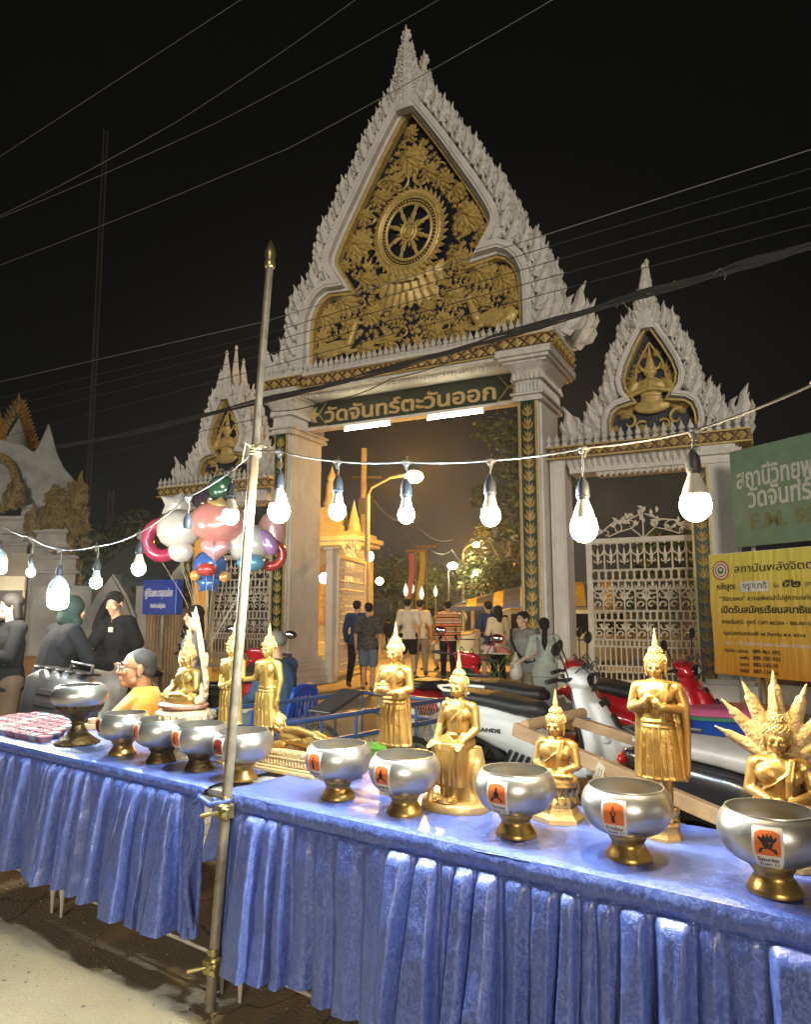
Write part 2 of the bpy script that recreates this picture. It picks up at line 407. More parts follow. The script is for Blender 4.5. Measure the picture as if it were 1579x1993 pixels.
def bud(mb, x, y, z, h, w):
    mb.lathe([(w*.42, 0), (w*.5, h*.18), (w*.2, h*.3), (w*.46, h*.42), (w*.42, h*.55), (w*.16, h*.8), (.002, h)], (x, y, z), 6)
def diamonds(mb, x0, x1, z0, z1, y, ax='x', step=None):
    h = z1-z0; n = max(1, int(round(abs(x1-x0)/(h*1.12)))); st = (x1-x0)/n
    def P(u, d, z): return V((u, y-d, z)) if ax == 'x' else V((y+d, u, z))
    zc = (z0+z1)/2
    for i in range(n):
        u = x0+st*(i+.5); a = abs(st)*.40; b = h*.40
        for k, dd in ((1.0, .012), (.62, .03)):
            vs = [P(u-a*k, dd, zc), P(u, dd, zc-b*k), P(u+a*k, dd, zc), P(u, dd, zc+b*k), P(u, dd+.03, zc), P(u-a*k, 0, zc), P(u, 0, zc-b*k), P(u+a*k, 0, zc), P(u, 0, zc+b*k)]
            mb.add(vs, [(0, 1, 4), (1, 2, 4), (2, 3, 4), (3, 0, 4), (5, 6, 1, 0), (6, 7, 2, 1), (7, 8, 3, 2), (8, 5, 0, 3)])
        for sz in (-1, 1):
            vs = [P(u+st/2-a*.5, .015, zc+sz*b), P(u+st/2+a*.5, .015, zc+sz*b), P(u+st/2, .02, zc+sz*b*.25), P(u+st/2, .05, zc+sz*b*.75)]
            mb.add(vs, [(0, 1, 3), (1, 2, 3), (2, 0, 3)])
def vine_strip(mb, x, y, z0, z1, w):
    """a column of stacked leaf motifs"""
    n = int((z1-z0)/(w*.95)); st = (z1-z0)/n
    for i in range(n):
        z = z0+st*i; k = w/2
        M = Matrix.Translation((x, y, z))
        mb.leaf([(0, 0), (0, st*.45), (0, st*.98)], [k*.12, k*.34, .003], .035, M)
        for sx in (-1, 1):
            mb.leaf([(0, st*.05), (sx*k*.5, st*.25), (sx*k*.85, st*.62)], [k*.14, k*.26, .003], .03, M)
            mb.leaf([(0, st*.3), (sx*k*.36, st*.6), (sx*k*.5, st*.95)], [k*.12, k*.2, .003], .035, M)
def petal_ring(mb, cx, cy, hx, hy, z, h, n, w, lean):
    """upright pointed petals round a rectangle, leaning outwards"""
    for (dx, dy, rot, hw, hd) in ((0, -1, 0, hx, hy), (1, 0, pi/2, hy, hx), (0, 1, pi, hx, hy), (-1, 0, -pi/2, hy, hx)):
        m_ = max(2, int(round(n*hw/max(hx, hy))))
        for i in range(m_):
            u = -hw+2*hw*(i+.5)/m_
            M = Matrix.Translation((cx, cy, z)) @ Matrix.Rotation(rot, 4, 'Z') @ Matrix.Translation((u, -hd, 0)) @ Matrix.Rotation(lean, 4, 'X')
            mb.leaf([(0, 0), (0, h*.35), (0, h*.75), (0, h)], [w*.45, w*.5, w*.38, .003], w*.45, M)

# ---- main columns
for (a, b) in ((-2.97, -2.51), (2.34, 2.80)):
    c = (a+b)/2; q = MB(); hw = (b-a)/2
    q.box((c, .36, 2.62), (2*hw-.10, 1.22, 5.2)); q.box((c, .36, 2.6), (2*hw-.02, 1.06, 5.14)); q.box((c, .36, 2.6), (2*hw-.22, 1.26, 5.16))
    col = q.build('column', M_WHITE, gate, bevel=.008)
    q = MB()
    for k, (e, z0, z1) in enumerate(((.16, 0, .16), (.11, .16, .30), (.06, .30, .40), (.09, .40, .46), (.03, .46, .56))): q.box((c, .36, (z0+z1)/2), (2*hw+2*e, 1.26+2*e, z1-z0))
    q.build('plinth', M_WHITE, col, bevel=.01)
    q = MB()
    hx = hw+.0
    for i, (z, e, h) in enumerate(((5.16, .05, .06), (5.22, .02, .05), (5.27, .07, .04), (5.82, .16, .05), (5.87, .22, .06), (5.93, .27, .12))): q.box((c, .36, z+h/2), (2*(hx+e), 1.26+2*e, h))
    secs = [(c, .36, 5.31, hx-.02, .61), (c, .36, 5.5, hx+.0, .63), (c, .36, 5.7, hx+.07, .70), (c, .36, 5.83, hx+.17, .80)]
    q.loft(secs, 24, 6)
    petal_ring(q, c, .36, hx+.0, .62, 5.33, .34, 18, .085, -.10)
    petal_ring(q, c, .36, hx+.05, .68, 5.54, .36, 18, .085, -.30)
    q.build('capital', M_WHITE2, col)
    q = MB(); q.cur = 0
    q.box((c, -.262, 3.05), (.32, .05, 4.30))
    q.cur = 1; q.box((c, -.268, 3.05), (.25, .05, 4.24))
    q.cur = 0
    vine_strip(q, c, -.29, .96, 5.1, .23)
    q.build('gold_panel', [M_GATEGOLD, M_DKGREEN], col)

# ---- entablature
q = MB(); q.box((S0, .42, 6.0), (6.2, 1.2, .14)); q.box((S0, .38, 6.36), (6.36, 1.34, .07)); q.box((S0, .40, 6.22), (6.2, 1.22, .30)); q.box((S0, .55, 6.5), (5.7, .9, .25))
for a in (-2.74, 2.57): q.box((a, .36, 6.36), (1.06, 1.52, .075)); q.box((a, .36, 6.05), (1.0, 1.46, .06))
beam = q.build('beam', M_WHITE, gate, bevel=.008)
q = MB(); q.box((S0, .1, 5.97), (4.62, 1.0, .05))                     # soffit between the columns
for i in range(60): M = Matrix.Translation((S0-2.3+i*.078, -.208, 5.93)) @ Matrix.Rotation(pi, 4, 'Y'); q.leaf([(0, 0), (0, .03), (0, .07)], [.035, .03, .003], .03, M)
q.build('soffit_fringe', M_WHITE2, beam)
q = MB(); q.cur = 1
q.box((S0, -.224, 6.205), (4.3, .03, .25)); 
for a in (-2.74, 2.57): q.box((a, .36, 6.205), (1.02, 1.50, .25))
q.cur = 0
for z in (6.09, 6.32):
    q.box((S0, -.235, z), (4.25, .03, .028))
    for a in (-2.74, 2.57): q.box((a, .36, z), (1.06, 1.54, .028))
diamonds(q, S0-2.12, S0+2.12, 6.1, 6.31, -.240)
for a in (-2.74, 2.57):
    diamonds(q, a-.5, a+.5, 6.1, 6.31, -.391); diamonds(q, -.37, 1.09, 6.1, 6.31, a+.511, ax='y')
q.build('gold_band', [M_GATEGOLD, M_DKBROWN], beam)
q = MB()
for i in range(34): bud(q, S0-2.1+i*.1273, -.22, 6.395, .27, .115)
for a in (-2.74, 2.57):
    for i in range(9): bud(q, a-.5+i*.125, -.33, 6.395, .29, .115)
    for i in range(11): bud(q, a+.48, -.28+i*.125, 6.395, .29, .115)
q.build('bud_crest', M_WHITE2, beam)

# ---- name board
q = MB(); q.cur = 0; q.box((S0, .42, 5.67), (4.84, .16, .56)); q.cur = 1; q.box((S0, .42, 5.36), (4.86, .22, .06)); q.box((S0, .42, 5.965), (4.86, .2, .03))
board = q.build('name_board', [M_DKGREEN, M_WHITE], gate)
q = MB(); put_text(q, 'วัดจันทร์ตะวันออก', -2.05, 1.78, 5.47, .30, .335, .03, .022); q.build('lettering', M_LETTERGOLD, board)
for sx in (-1, 1):
    q = MB(); e = S0+sx*2.36; i_ = S0+sx*2.02
    q.tube([(e, .33, 5.94), (i_-sx*.12, .33, 5.94), (i_+sx*.10, .33, 5.67), (i_-sx*.12, .33, 5.40), (e, .33, 5.40)], .022, 4)
    for dz in (-1, 0, 1):
        M = Matrix.Translation((e, .34, 5.67)) @ Matrix.Rotation(-sx*(pi/2-dz*.75), 4, 'Y'); q.leaf([(0, 0), (0, .12), (0, .26)], [.05, .075, .003], .03, M)
    q.build('corner_ornament', M_LETTERGOLD, board)

# ---- main gable
HALF = [(0, 12.62), (.30, 12.16), (.62, 11.68), (1.0, 11.07), (1.34, 10.48), (1.66, 9.93), (1.88, 9.52), (2.02, 9.20), (2.03, 8.95), (1.92, 8.74), (1.80, 8.62), (2.02, 8.60), (2.28, 8.46), (2.48, 8.22), (2.60, 7.92), (2.64, 7.55), (2.64, 6.62)]
OUT = mirror(HALF, S0); IN = inset(OUT, .17); IN2 = inset(OUT, .24); IN3 = inset(OUT, .30)
q = MB()
q.band(OUT, IN, .20, .34); q.band(inset(OUT, .02), inset(OUT, .12), .175, .21); q.band(inset(OUT, .03), IN2, .34, .62)
q.build('gable_frame', M_WHITE, gate, bevel=.006)
q = MB(); q.band(IN2, IN3, .40, .55); q.build('gold_trim', M_GATEGOLD, gate)
q = MB(); q.prism(inset(OUT, .06), .62, 1.22); q.build('gable_roof', M_WHITE, gate)
def inside(poly, x, z):
    r = False; n = len(poly)
    for i in range(n):
        a, b = poly[i], poly[i-1]
        if (a[1] > z) != (b[1] > z) and x < (b[0]-a[0])*(z-a[1])/(b[1]-a[1])+a[0]: r = not r
    return r
q = MB(); q.prism(IN3, .55, .615); panel = q.build('gable_panel', M_NAVY, gate)
def flower(q, x, z, r, y=.47, n=9, ph=0):
    for lay, (k, dy, w, nn) in enumerate(((1.0, 0, .20, n), (.70, -.04, .17, n-1), (.4, -.075, .13, 5))):
        for i in range(nn):
            M = Matrix.Translation((x, y+dy, z)) @ Matrix.Rotation(2*pi*i/nn+ph+lay*.3, 4, 'Y') @ Matrix.Rotation(-.25, 4, 'X')
            q.leaf([(0, .05*r), (r*.05, k*r*.45), (0, k*r*.75), (-r*.05, k*r)], [w*r*.5, w*r, w*r*.8, .004], .10*r+.02, M)
    q.ball((x, y-.10, z), r*.16, data=SPHS)
def sprig(q, x, z, r, ang, y=.54):
    for da, k in ((0, 1), (-.7, .75), (.7, .75), (-1.3, .5), (1.3, .5)):
        M = Matrix.Translation((x, y, z)) @ Matrix.Rotation(ang+da, 4, 'Y') @ Matrix.Rotation(-.18, 4, 'X')
        q.leaf([(0, 0), (.05*r, r*k*.4), (0, r*k*.75), (-.06*r, r*k)], [.07*r, .17*r, .12*r, .004], .12*r+.02, M)
def scroll(q, x, z, r, a0, turn, y=.52, w=.028):
    pts = []
    for i in range(22):
        t = i/21; a = a0+turn*t*4.6; rr = r*(1-t*.85); pts.append((x+rr*cos(a), y-.03*t, z+rr*sin(a)))
    q.tube(pts, [w*(1-.45*i/21) for i in range(22)], 5)
rnd = random.Random(5)
q = MB(); WC = (S0-.02, 9.36); placed = []
def try_place(x, z, r, fac=.85):
    if hypot((x-WC[0])/.92, (z-WC[1])/1.06) < 1.0+r*.55: return False
    if hypot(x-WC[0], z-7.95) < .62 and z < 8.5 and r > .1: return False
    for k in range(8):
        if not inside(IN3, x+r*.75*cos(k*pi/4), z+r*.75*sin(k*pi/4)): return False
    if (abs(x-S0) > 1.35) and z < 7.35 and r > .1: return False
    return all(hypot(x-a, z-b) > (r+c)*fac for a, b, c in placed)
for (dx, z, r) in ((0, 11.05, .42), (0, 11.65, .2), (.42, 10.62, .26), (1.3, 9.42, .42), (1.05, 8.55, .28), (.75, 10.35, .26), (1.12, 10.02, .25), (1.55, 8.15, .36), (2.05, 7.9, .34), (.95, 7.75, .3), (2.2, 7.45, .26), (.52, 7.1, .26), (1.05, 7.0, .28), (1.62, 8.98, .2), (.35, 7.62, .22), (1.45, 7.6, .22)):
    for sx in ((-1, 1) if dx else (1,)):
        x = S0+sx*dx; placed.append((x, z, r)); flower(q, x, z, r, n=9 if r < .3 else 12, ph=rnd.random()*2)
for i in range(16000):
    x = S0+rnd.uniform(-2.4, 2.4); z = rnd.uniform(6.7, 12.1); r = rnd.choice((.34, .30, .26, .2, .16, .13, .10)) if i < 7000 else rnd.choice((.22, .17, .13, .10))
    if try_place(x, z, r, .58 if i < 7000 else .40):
        placed.append((x, z, r)); sprig(q, x, z-r*.5*rnd.random(), r*1.35, rnd.uniform(-1.2, 1.2), .55)
for (dx, z, r, a0) in ((.30, 10.55, .26, 2.6), (.62, 10.6, .2, .4), (.98, 9.85, .22, .3), (.9, 8.3, .3, 1.0), (1.4, 8.5, .22, 2.2), (.55, 7.55, .3, .4), (.2, 7.2, .16, 1.2), (1.75, 7.55, .24, 2.0), (.8, 7.2, .2, 2.4), (1.2, 8.0, .2, .2)):
    for sx in (-1, 1): scroll(q, S0+sx*dx, z, r, a0 if sx > 0 else pi-a0, sx)
q.build('floral_relief', M_GATEGOLD, panel, smooth=35)
# the wheel
q = MB()
WX, WZ = .86, 1.0
def wp(r, a, y): return V((WC[0]+r*WX*cos(a), y, WC[1]+r*WZ*sin(a)))
for r, t in ((.83, .045), (.76, .03), (.615, .035), (.20, .035), (.12, .03)): q.tube([wp(r, 2*pi*i/48, .44) for i in range(48)], t, 6, closed=True)
for i in range(56): q.ball(wp(.69, 2*pi*i/56, .44), .026, data=SPHS)
for lay, (n, r0, r1, y) in enumerate(((40, .84, 1.05, .47), (40, .84, .97, .44))):
    for i in range(n):
        a = 2*pi*(i+.5*lay)/n; p0 = wp(r0, a, y); d = wp(r1, a, y)-p0
        M = Matrix.Translation(p0) @ Matrix.Rotation(atan2(d.x, d.z), 4, 'Y'); h = d.length
        q.leaf([(0, -.02), (.02, h*.5), (-.02, h)], [.04, .055, .003], .05, M)
for i in range(8):
    a = 2*pi*i/8+pi/8
    q.tube([wp(.2, a, .46), wp(.34, a, .43), wp(.46, a, .43), wp(.6, a, .46)], [.035, .055, .035, .05], 6); q.ball(wp(.40, a, .43), (.06, .03, .06), data=SPHS)
for i in range(16):
    a = 2*pi*i/16; p0 = wp(.2, a, .46); M = Matrix.Translation(p0) @ Matrix.Rotation(pi/2-a, 4, 'Y'); q.leaf([(0, 0), (0, .07), (0, .14)], [.02, .03, .003], .03, M)
q.tube([wp(0, 0, .46), wp(0, 0, .40)], [.10, .05], 12)
for i in range(8): q.tube([wp(.04, pi*i/4, .44), wp(.21, pi*i/4, .45)], .02, 5)
for row, (z0, hh, n, w, tilt) in enumerate(((8.27, .32, 7, .15, 1), (8.24, .30, 8, .14, -1), (8.04, .34, 7, .15, -1))):
    for i in range(n):
        u = (i-(n-1)/2)/(n/2); x = WC[0]+u*(.66 if row < 2 else .5); zz = z0+u*u*.16*(1 if row < 2 else .4)
        M = Matrix.Translation((x, .45+abs(u)*.05, zz)) @ Matrix.Rotation(u*.7*tilt if tilt > 0 else pi-u*.7, 4, 'Y') @ Matrix.Rotation(-.2, 4, 'X')
        q.leaf([(0, 0), (0, hh*.5), (0, hh)], [w*.7, w, .003], .07, M)
q.build('dharma_wheel', M_GATEGOLD, panel, smooth=40)
q = MB(); q.tube([wp(0, 0, .548), wp(0, 0, .53)], [.62*.93]*2, 32)
q.build('wheel_disc', M_NAVY, panel)
def deer(sx, x, z):
    b = Blob(); e = lambda u, w, d=0: (x+sx*u*1.15, .47+d, z+w*1.15)
    b.ball(e(0, .16), (.42, .09, .17)); b.ball(e(.28, .15), (.17, .085, .19)); b.cap(e(-.3, .2), e(-.38, .42), .10, .075); b.cap(e(-.38, .42), e(-.42, .56), .075, .065)
    b.cap(e(-.42, .60), e(-.56, .55), .065, .035); b.cap(e(-.38, .64), e(-.28, .74), .03, .012); b.cap(e(-.42, .64), e(-.44, .80), .018, .01); b.cap(e(-.44, .8), e(-.36, .9), .012, .01)
    b.cap(e(-.22, .05, -.03), e(-.50, .04, -.03), .05, .03); b.cap(e(-.50, .04, -.03), e(-.26, -.02, -.05), .03, .025); b.cap(e(.25, .08, -.04), e(-.02, .0, -.06), .07, .035); b.cap(e(-.02, 0, -.06), e(.24, -.04, -.05), .03, .025)
    b.cap(e(.43, .2), e(.5, .1), .03, .02)
    b.fuse('deer_relief', M_GATEGOLD, panel, .016, 3)
deer(1, S0+1.80, 6.95); deer(-1, S0-1.80, 6.95)
# flames in five rows along the roof thickness
def flame_rows(q, half, s0, rows, step, h0, start=0.25, hbig=None, zmin=None, r_=None):
    r_ = r_ or random.Random(3)
    for (y, k, off) in rows:
        pts = resample(half, step)
        for i, (x, z) in enumerate(pts):
            if i == 0 and start > 0: continue
            a = pts[max(i-1, 0)]; b = pts[min(i+1, len(pts)-1)]
            d = V((b[0]-a[0], b[1]-a[1])); d = d.normalized() if d.length > 0 else V((0, -1)); nx = -d.y
            ang = .12+.30*max(0, 1-nx*.9)
            low = max(0, min(1, (half[0][1]-z)/(half[0][1]-half[-1][1])-.62)/.38)
            h = h0*k*(1+.25*low)*r_.uniform(.86, 1.14)
            for sx in (-1, 1):
                flame_at(q, s0+sx*(x+off), y, z-.03, sx*(ang+.35*low), h, .16, sx)
q = MB(); flame_rows(q, HALF, S0, ((.27, 1.0, .09),), .33, .58); q.build('flame_crest', M_WHITE2, gate)
q = MB(); flame_rows(q, HALF, S0, ((.52, .95, .07), (.76, .95, .07), (1.0, .95, .07), (1.2, 1.0, .09)), .33, .58); q.build('roof_flames', M_WHITE2, gate)
for y in (.3, .62, 1.12):                                # big corner flames at the feet
    for k, (dx, h, a) in enumerate(((2.86, 1.0, .34), (3.22, .92, .48))):
        for sx in (-1, 1):
            if y == .62 and k == 1: continue
            q = MB(); flame_at(q, S0+sx*dx, y, 6.55, sx*a, h*(.85 if y == .62 else 1), .13, sx); flame_at(q, S0+sx*(dx-.06), y, 6.5, sx*(a-.2), h*.6, .16, sx); q.build('corner_flame', M_WHITE2, gate)
for y, zt in ((.27, 13.96), (1.18, 14.05)):              # finial clusters
    q = MB(); z0 = 12.35
    q.loft([(S0, y, z0-.35, .34, .11), (S0, y, z0+.25, .24, .10), (S0, y, z0+.8, .13, .07), (S0, y, zt-.25, .05, .04), (S0, y, zt, .008, .008)], 10)
    for lv in range(7):
        zz = z0-.15+lv*.2; w = .30*(1-lv/8.5)
        for u in (-1, -.5, 0, .5, 1): flame_at(q, S0+u*w, y-.07*(1-abs(u)), zz-.05*abs(u), u*.30, .36*(1-lv*.05), .2, 1 if u >= 0 else -1)
    flame_at(q, S0, y, zt-.35, .05, .4, .15)
    q.build('finial', M_WHITE2, gate)

# ---- side gables and side bays
def lozenge_deity(sx0, z0, par):
    b = Blob(); e = lambda u, w, d=0: (sx0+u, .13+d, z0+w)
    b.ball(e(0, .78), (.062, .05, .075)); b.cap(e(0, .85), e(0, 1.0), .05, .025); b.cap(e(0, 1.0), e(0, 1.2), .022, .004)
    b.ball(e(0, .55), (.13, .06, .16)); b.cap(e(0, .66), e(0, .72), .035, .03); b.ball(e(0, .40), (.10, .055, .08)); b.ball(e(0, .28), (.17, .05, .11))
    for s in (-1, 1):
        b.chain((e(s*.14, .63), .042), (e(s*.21, .45, -.03), .036), (e(s*.03, .52, -.07), .026)); b.cap(e(s*.012, .50, -.08), e(s*.005, .64, -.08), .018, .008)
        b.cap(e(s*.07, .82), e(s*.10, .92), .015, .008)
    b.fuse('deity_relief', M_GATEGOLD, par, .011, 2)
for (sc_, nm) in ((4.56, 1), (-4.72, -1)):
    S = sc_
    # outer and inner piers, lintel
    q = MB()
    x_out = S+nm*.98; x_in = S-nm*1.6
    q.box((x_out, .35, 2.1), (.56, .60, 4.1)); q.box((x_out, .35, 2.1), (.48, .66, 4.06)); q.box((x_out, .35, .2), (.76, .84, .4)); q.box((x_out, .35, .44), (.68, .74, .08))
    q.box((x_out, .35, 3.86), (.66, .72, .07)); q.box((x_out, .35, 4.0), (.74, .78, .08))
    q.box((x_in, .35, 2.1), (.26, .5, 4.1)); q.box((x_in+nm*.02, .35, 2.1), (.18, .56, 4.06)); q.box((x_in, .35, .2), (.34, .7, .4))
    q.box((S-.05, .4, 4.02), (2.7, .5, .28))
    pier = q.build('side_bay', M_WHITE, gate, bevel=.006)
    q = MB(); q.cur = 0; q.box((S+nm*.70, .03, 2.1), (.29, .05, 3.4)); q.cur = 1; q.box((S+nm*.70, .022, 2.1), (.22, .05, 3.34)); q.cur = 0; vine_strip(q, S+nm*.70, .0, .45, 3.75, .2)
    q.build('gold_panel', [M_GATEGOLD, M_DKGREEN], pier)
    q = MB(); q.cur = 1; q.box((S-.14, .38, 4.235), (3.2, .74, .19)); q.cur = 0
    for z in (4.14, 4.335): q.box((S-.14, .38, z), (3.26, .8, .026))
    diamonds(q, S-1.74, S+1.46, 4.15, 4.325, .010); diamonds(q, .02, .74, 4.15, 4.325, S-.14+1.6, ax='y')
    q.build('gold_band', [M_GATEGOLD, M_DKBROWN], pier)
    q = MB()
    for i in range(24): bud(q, S-1.72+i*.1375, .06, 4.35, .25, .115)
    for i in range(5): bud(q, S-.14+1.57, .14+i*.135, 4.35, .25, .115)
    q.build('bud_crest', M_WHITE2, pier)
    q = MB()
    for i in range(26):
        M = Matrix.Translation((S-1.5+i*.108, .12, 4.13)) @ Matrix.Rotation(pi, 4, 'Y'); q.leaf([(0, 0), (0, .08), (0, .17)], [.05, .045, .003], .03, M)
    for i in range(18):
        M = Matrix.Translation((S-.9+i*.1, .2, 3.90)) @ Matrix.Rotation(pi, 4, 'Y'); q.leaf([(0, 0), (0, .05), (0, .12)], [.048, .04, .003], .02, M)
    q.box((S, .4, 3.86), (1.9, .4, .06)); q.build('hanging_fringe', M_WHITE2, pier)
    H2 = [(0, 6.62), (.16, 6.38), (.34, 6.06), (.50, 5.72), (.57, 5.46), (.53, 5.24), (.46, 5.14), (.60, 5.10), (.75, 4.98), (.82, 4.78), (.84, 4.45)]
    O2 = mirror(H2, S); I2 = inset(O2, .09); I3 = inset(O2, .125)
    q = MB(); q.band(O2, I2, .18, .32); q.band(inset(O2, .015), inset(O2, .06), .16, .19); q.band(inset(O2, .02), I3, .32, .46)
    fr = q.build('side_gable', M_WHITE, gate, bevel=.005)
    q = MB(); q.band(I3, inset(O2, .155), .24, .40); q.build('gold_trim', M_GATEGOLD, fr)
    q = MB(); q.prism(inset(O2, .05), .47, .86); q.build('gable_roof', M_WHITE, fr)
    q = MB(); q.prism(inset(O2, .13), .41, .46); q.build('gable_panel', M_NAVY, fr)
    lo = Matrix.Translation((0, .24, 0))
    e = Blob(); 
    lozenge_deity(S, 4.62, fr)
    for ch in fr.children:
        if ch.name.startswith('deity_relief'): ch.scale = (1.85, 1.3, 1.2); ch.location = (S*(1-1.85), .17, 4.60*(1-1.2))
    q = MB()
    for s in (-1, 1):
        scroll(q, S+s*.40, 4.72, .17, 1.2 if s > 0 else pi-1.2, s, .37, .03); scroll(q, S+s*.2, 4.62, .12, 2.4 if s > 0 else pi-2.4, -s, .37, .024)
        for (dx, z, r, a) in ((.3, 4.95, .16, .9), (.52, 4.92, .14, .4), (.16, 4.6, .13, 1.6), (.24, 5.3, .2, .35), (.36, 5.12, .13, 1.2), (.62, 4.6, .12, .6), (.05, 4.56, .12, 2.0), (.44, 4.82, .15, .2), (.70, 4.75, .14, .9), (.36, 5.25, .16, .8), (.20, 5.6, .16, .5), (.28, 5.45, .15, 1.0), (.10, 5.85, .12, .2)): sprig(q, S+s*dx, z, r*1.35, s*a, .385)
        q.tube([(S+s*.05, .38, 5.2), (S+s*.26, .38, 5.42), (S+s*.2, .38, 5.75), (S, .38, 6.1)], .02, 5)
    q.build('floral_relief', M_GATEGOLD, fr, smooth=35)
    q = MB(); flame_rows(q, H2[1:], S, ((.26, 1, .07), (.48, .95, .06), (.70, .95, .06), (.86, 1, .07)), .25, .44, start=0, r_=random.Random(8)); 
    for s in (-1, 1):
        for y in (.26, .8):
            for dx, h, a in ((1.0, .62, .25), (1.22, .78, .38)): flame_at(q, S+s*dx, y, 4.36, s*a, h, .14, s)
    q.build('flame_crest', M_WHITE2, fr)
    q = MB()
    for (dx, y, zt) in ((-.02, .25, 7.50), (0, .55, 7.72), (.0, .82, 7.48)):
        q.loft([(S+dx, y, 6.3, .24, .10), (S+dx, y, 6.55, .25, .11), (S+dx, y, 6.72, .16, .09), (S+dx, y, 7.1, .09, .06), (S+dx, y, zt-.12, .03, .025), (S+dx, y, zt-.06, .045, .04), (S+dx, y, zt, .012, .01)], 8)
        for lv in range(4):
            for u in (-1, 0, 1): flame_at(q, S+dx+u*.15*(1-lv*.2), y-.06, 6.35+lv*.14, u*.25, .26, .2, 1 if u >= 0 else -1)
    q.build('finial', M_WHITE2, fr)

# ---- two fluorescent lamps under the name board
M_TUBE = emat('lit_fluorescent_tube', (1.0, .93, .66), 45.0)
for (a, b, lb) in ((-1.55, -.50, 'shorter looking lit tube lamp left under the gate name board'), (.36, 1.50, 'lit tube lamp right under the gate name board, nearer the thick column')):
    c = (a+b)/2; p = gw(c, .34, 5.25)
    t = thing('fluorescent_lamp', lb, 'lamp', p, GR, 'tube lamps under the gate name board')
    q = MB(); q.tube([(-(b-a)/2, -.02, 0), ((b-a)/2, -.02, 0)], .022, 8); q.build('tube', M_TUBE, t)
    q = MB(); q.box((0, .02, .05), (b-a+.06, .05, .04)); q.box((-(b-a)/2-.015, 0, .01), (.03, .05, .07)); q.box(((b-a)/2+.015, 0, .01), (.03, .05, .07)); q.build('batten', M_WSTEEL, t)
# ================================================================== TABLES (local: x along the front edge, y inwards, z up)
E0 = V((-2.295, 4.2085, 0)); TD = V((.805, -.593, 0)); TN = V((.593, .805, 0)); TR = atan2(-.593, .805); TZ = .78
def tw(u, v, z=TZ): return E0+TD*u+TN*v+V((0, 0, z))
def folding_table(u0, u1, label):
    t = thing('folding_table', label, 'table', tw(u0, .02, 0), TR, 'folding tables under the blue cloth'); L = u1-u0
    q = MB(); q.box((L/2, .30, TZ-.035), (L-.02, .58, .03)); q.build('tabletop', M_WSTEEL, t)
    for x in (.02, L-.04):
        for y in (.0, .56):
            q = MB(); q.tube([(x, y, .10), (x, y, TZ-.05)], .014, 8); q.lathe([(.016, 0), (.016, .012)], (x, y, .12), 8); q.tube([(x, y, .13), (x, y, .004)], [.013, .007], 8); q.build('leg', M_WSTEEL, t)
    q = MB(); q.tube([(.02, -.012, .145), (L-.04, -.012, .145)], .007, 6); q.tube([(.02, .56, .145), (L-.04, .56, .145)], .007, 6); q.build('rail', M_WSTEEL, t)
folding_table(-.72, .67, 'folding table at the far left end under the blue cloth, below the red sweet cups')
folding_table(.70, 1.97, 'folding table under the blue cloth just left of the steel pole')
folding_table(2.02, 3.35, 'folding table under the blue cloth just right of the steel pole')
folding_table(3.40, 4.75, 'folding table at the near right end under the blue cloth')
# cloth
M_CLOTH = pm('blue_damask_satin', (.095, .145, .46), .45, vs=3, col2=(.075, .115, .39), spec=.6, coat=.38); M_CLOTH.node_tree.nodes['Principled BSDF'].inputs['Coat Roughness'].default_value = .36
n_, L_, b_ = nodes(M_CLOTH)
tc_ = n_.new('ShaderNodeTexCoord'); mp_ = n_.new('ShaderNodeMapping'); mp_.inputs['Scale'].default_value = (1, 1, .75)
d1 = n_.new('ShaderNodeTexNoise'); d1.inputs['Scale'].default_value = 44; d1.inputs['Detail'].default_value = 3.5; d1.inputs['Distortion'].default_value = 2.2
r1 = n_.new('ShaderNodeValToRGB'); r1.color_ramp.elements[0].position = .49; r1.color_ramp.elements[1].position = .55
mr = n_.new('ShaderNodeMapRange'); mr.inputs[3].default_value = .28; mr.inputs[4].default_value = .5
L_(tc_.outputs['Object'], mp_.inputs[0]); L_(mp_.outputs[0], d1.inputs['Vector']); L_(d1.outputs['Fac'], r1.inputs[0]); L_(r1.outputs[0], mr.inputs[0]); L_(mr.outputs[0], b_.inputs['Roughness'])
mx = n_.new('ShaderNodeMix'); mx.data_type = 'RGBA'; src = b_.inputs['Base Color'].links[0].from_socket
L_(r1.outputs[0], mx.inputs[0]); L_(src, mx.inputs[6]); mx.inputs[7].default_value = (.125, .185, .52, 1); L_(mx.outputs[2], b_.inputs['Base Color'])
w1 = n_.new('ShaderNodeTexNoise'); w1.inputs['Scale'].default_value = 14; w1.inputs['Detail'].default_value = 5
bp = n_.new('ShaderNodeBump'); bp.inputs['Strength'].default_value = .35; bp.inputs['Distance'].default_value = .02
mxh = n_.new('ShaderNodeMath'); mxh.operation = 'MULTIPLY_ADD'; mxh.inputs[1].default_value = .15; L_(r1.outputs[0], mxh.inputs[0]); L_(tc_.outputs['Object'], w1.inputs['Vector']); L_(w1.outputs['Fac'], mxh.inputs[2])
L_(mxh.outputs[0], bp.inputs['Height']); L_(bp.outputs[0], b_.inputs['Normal'])

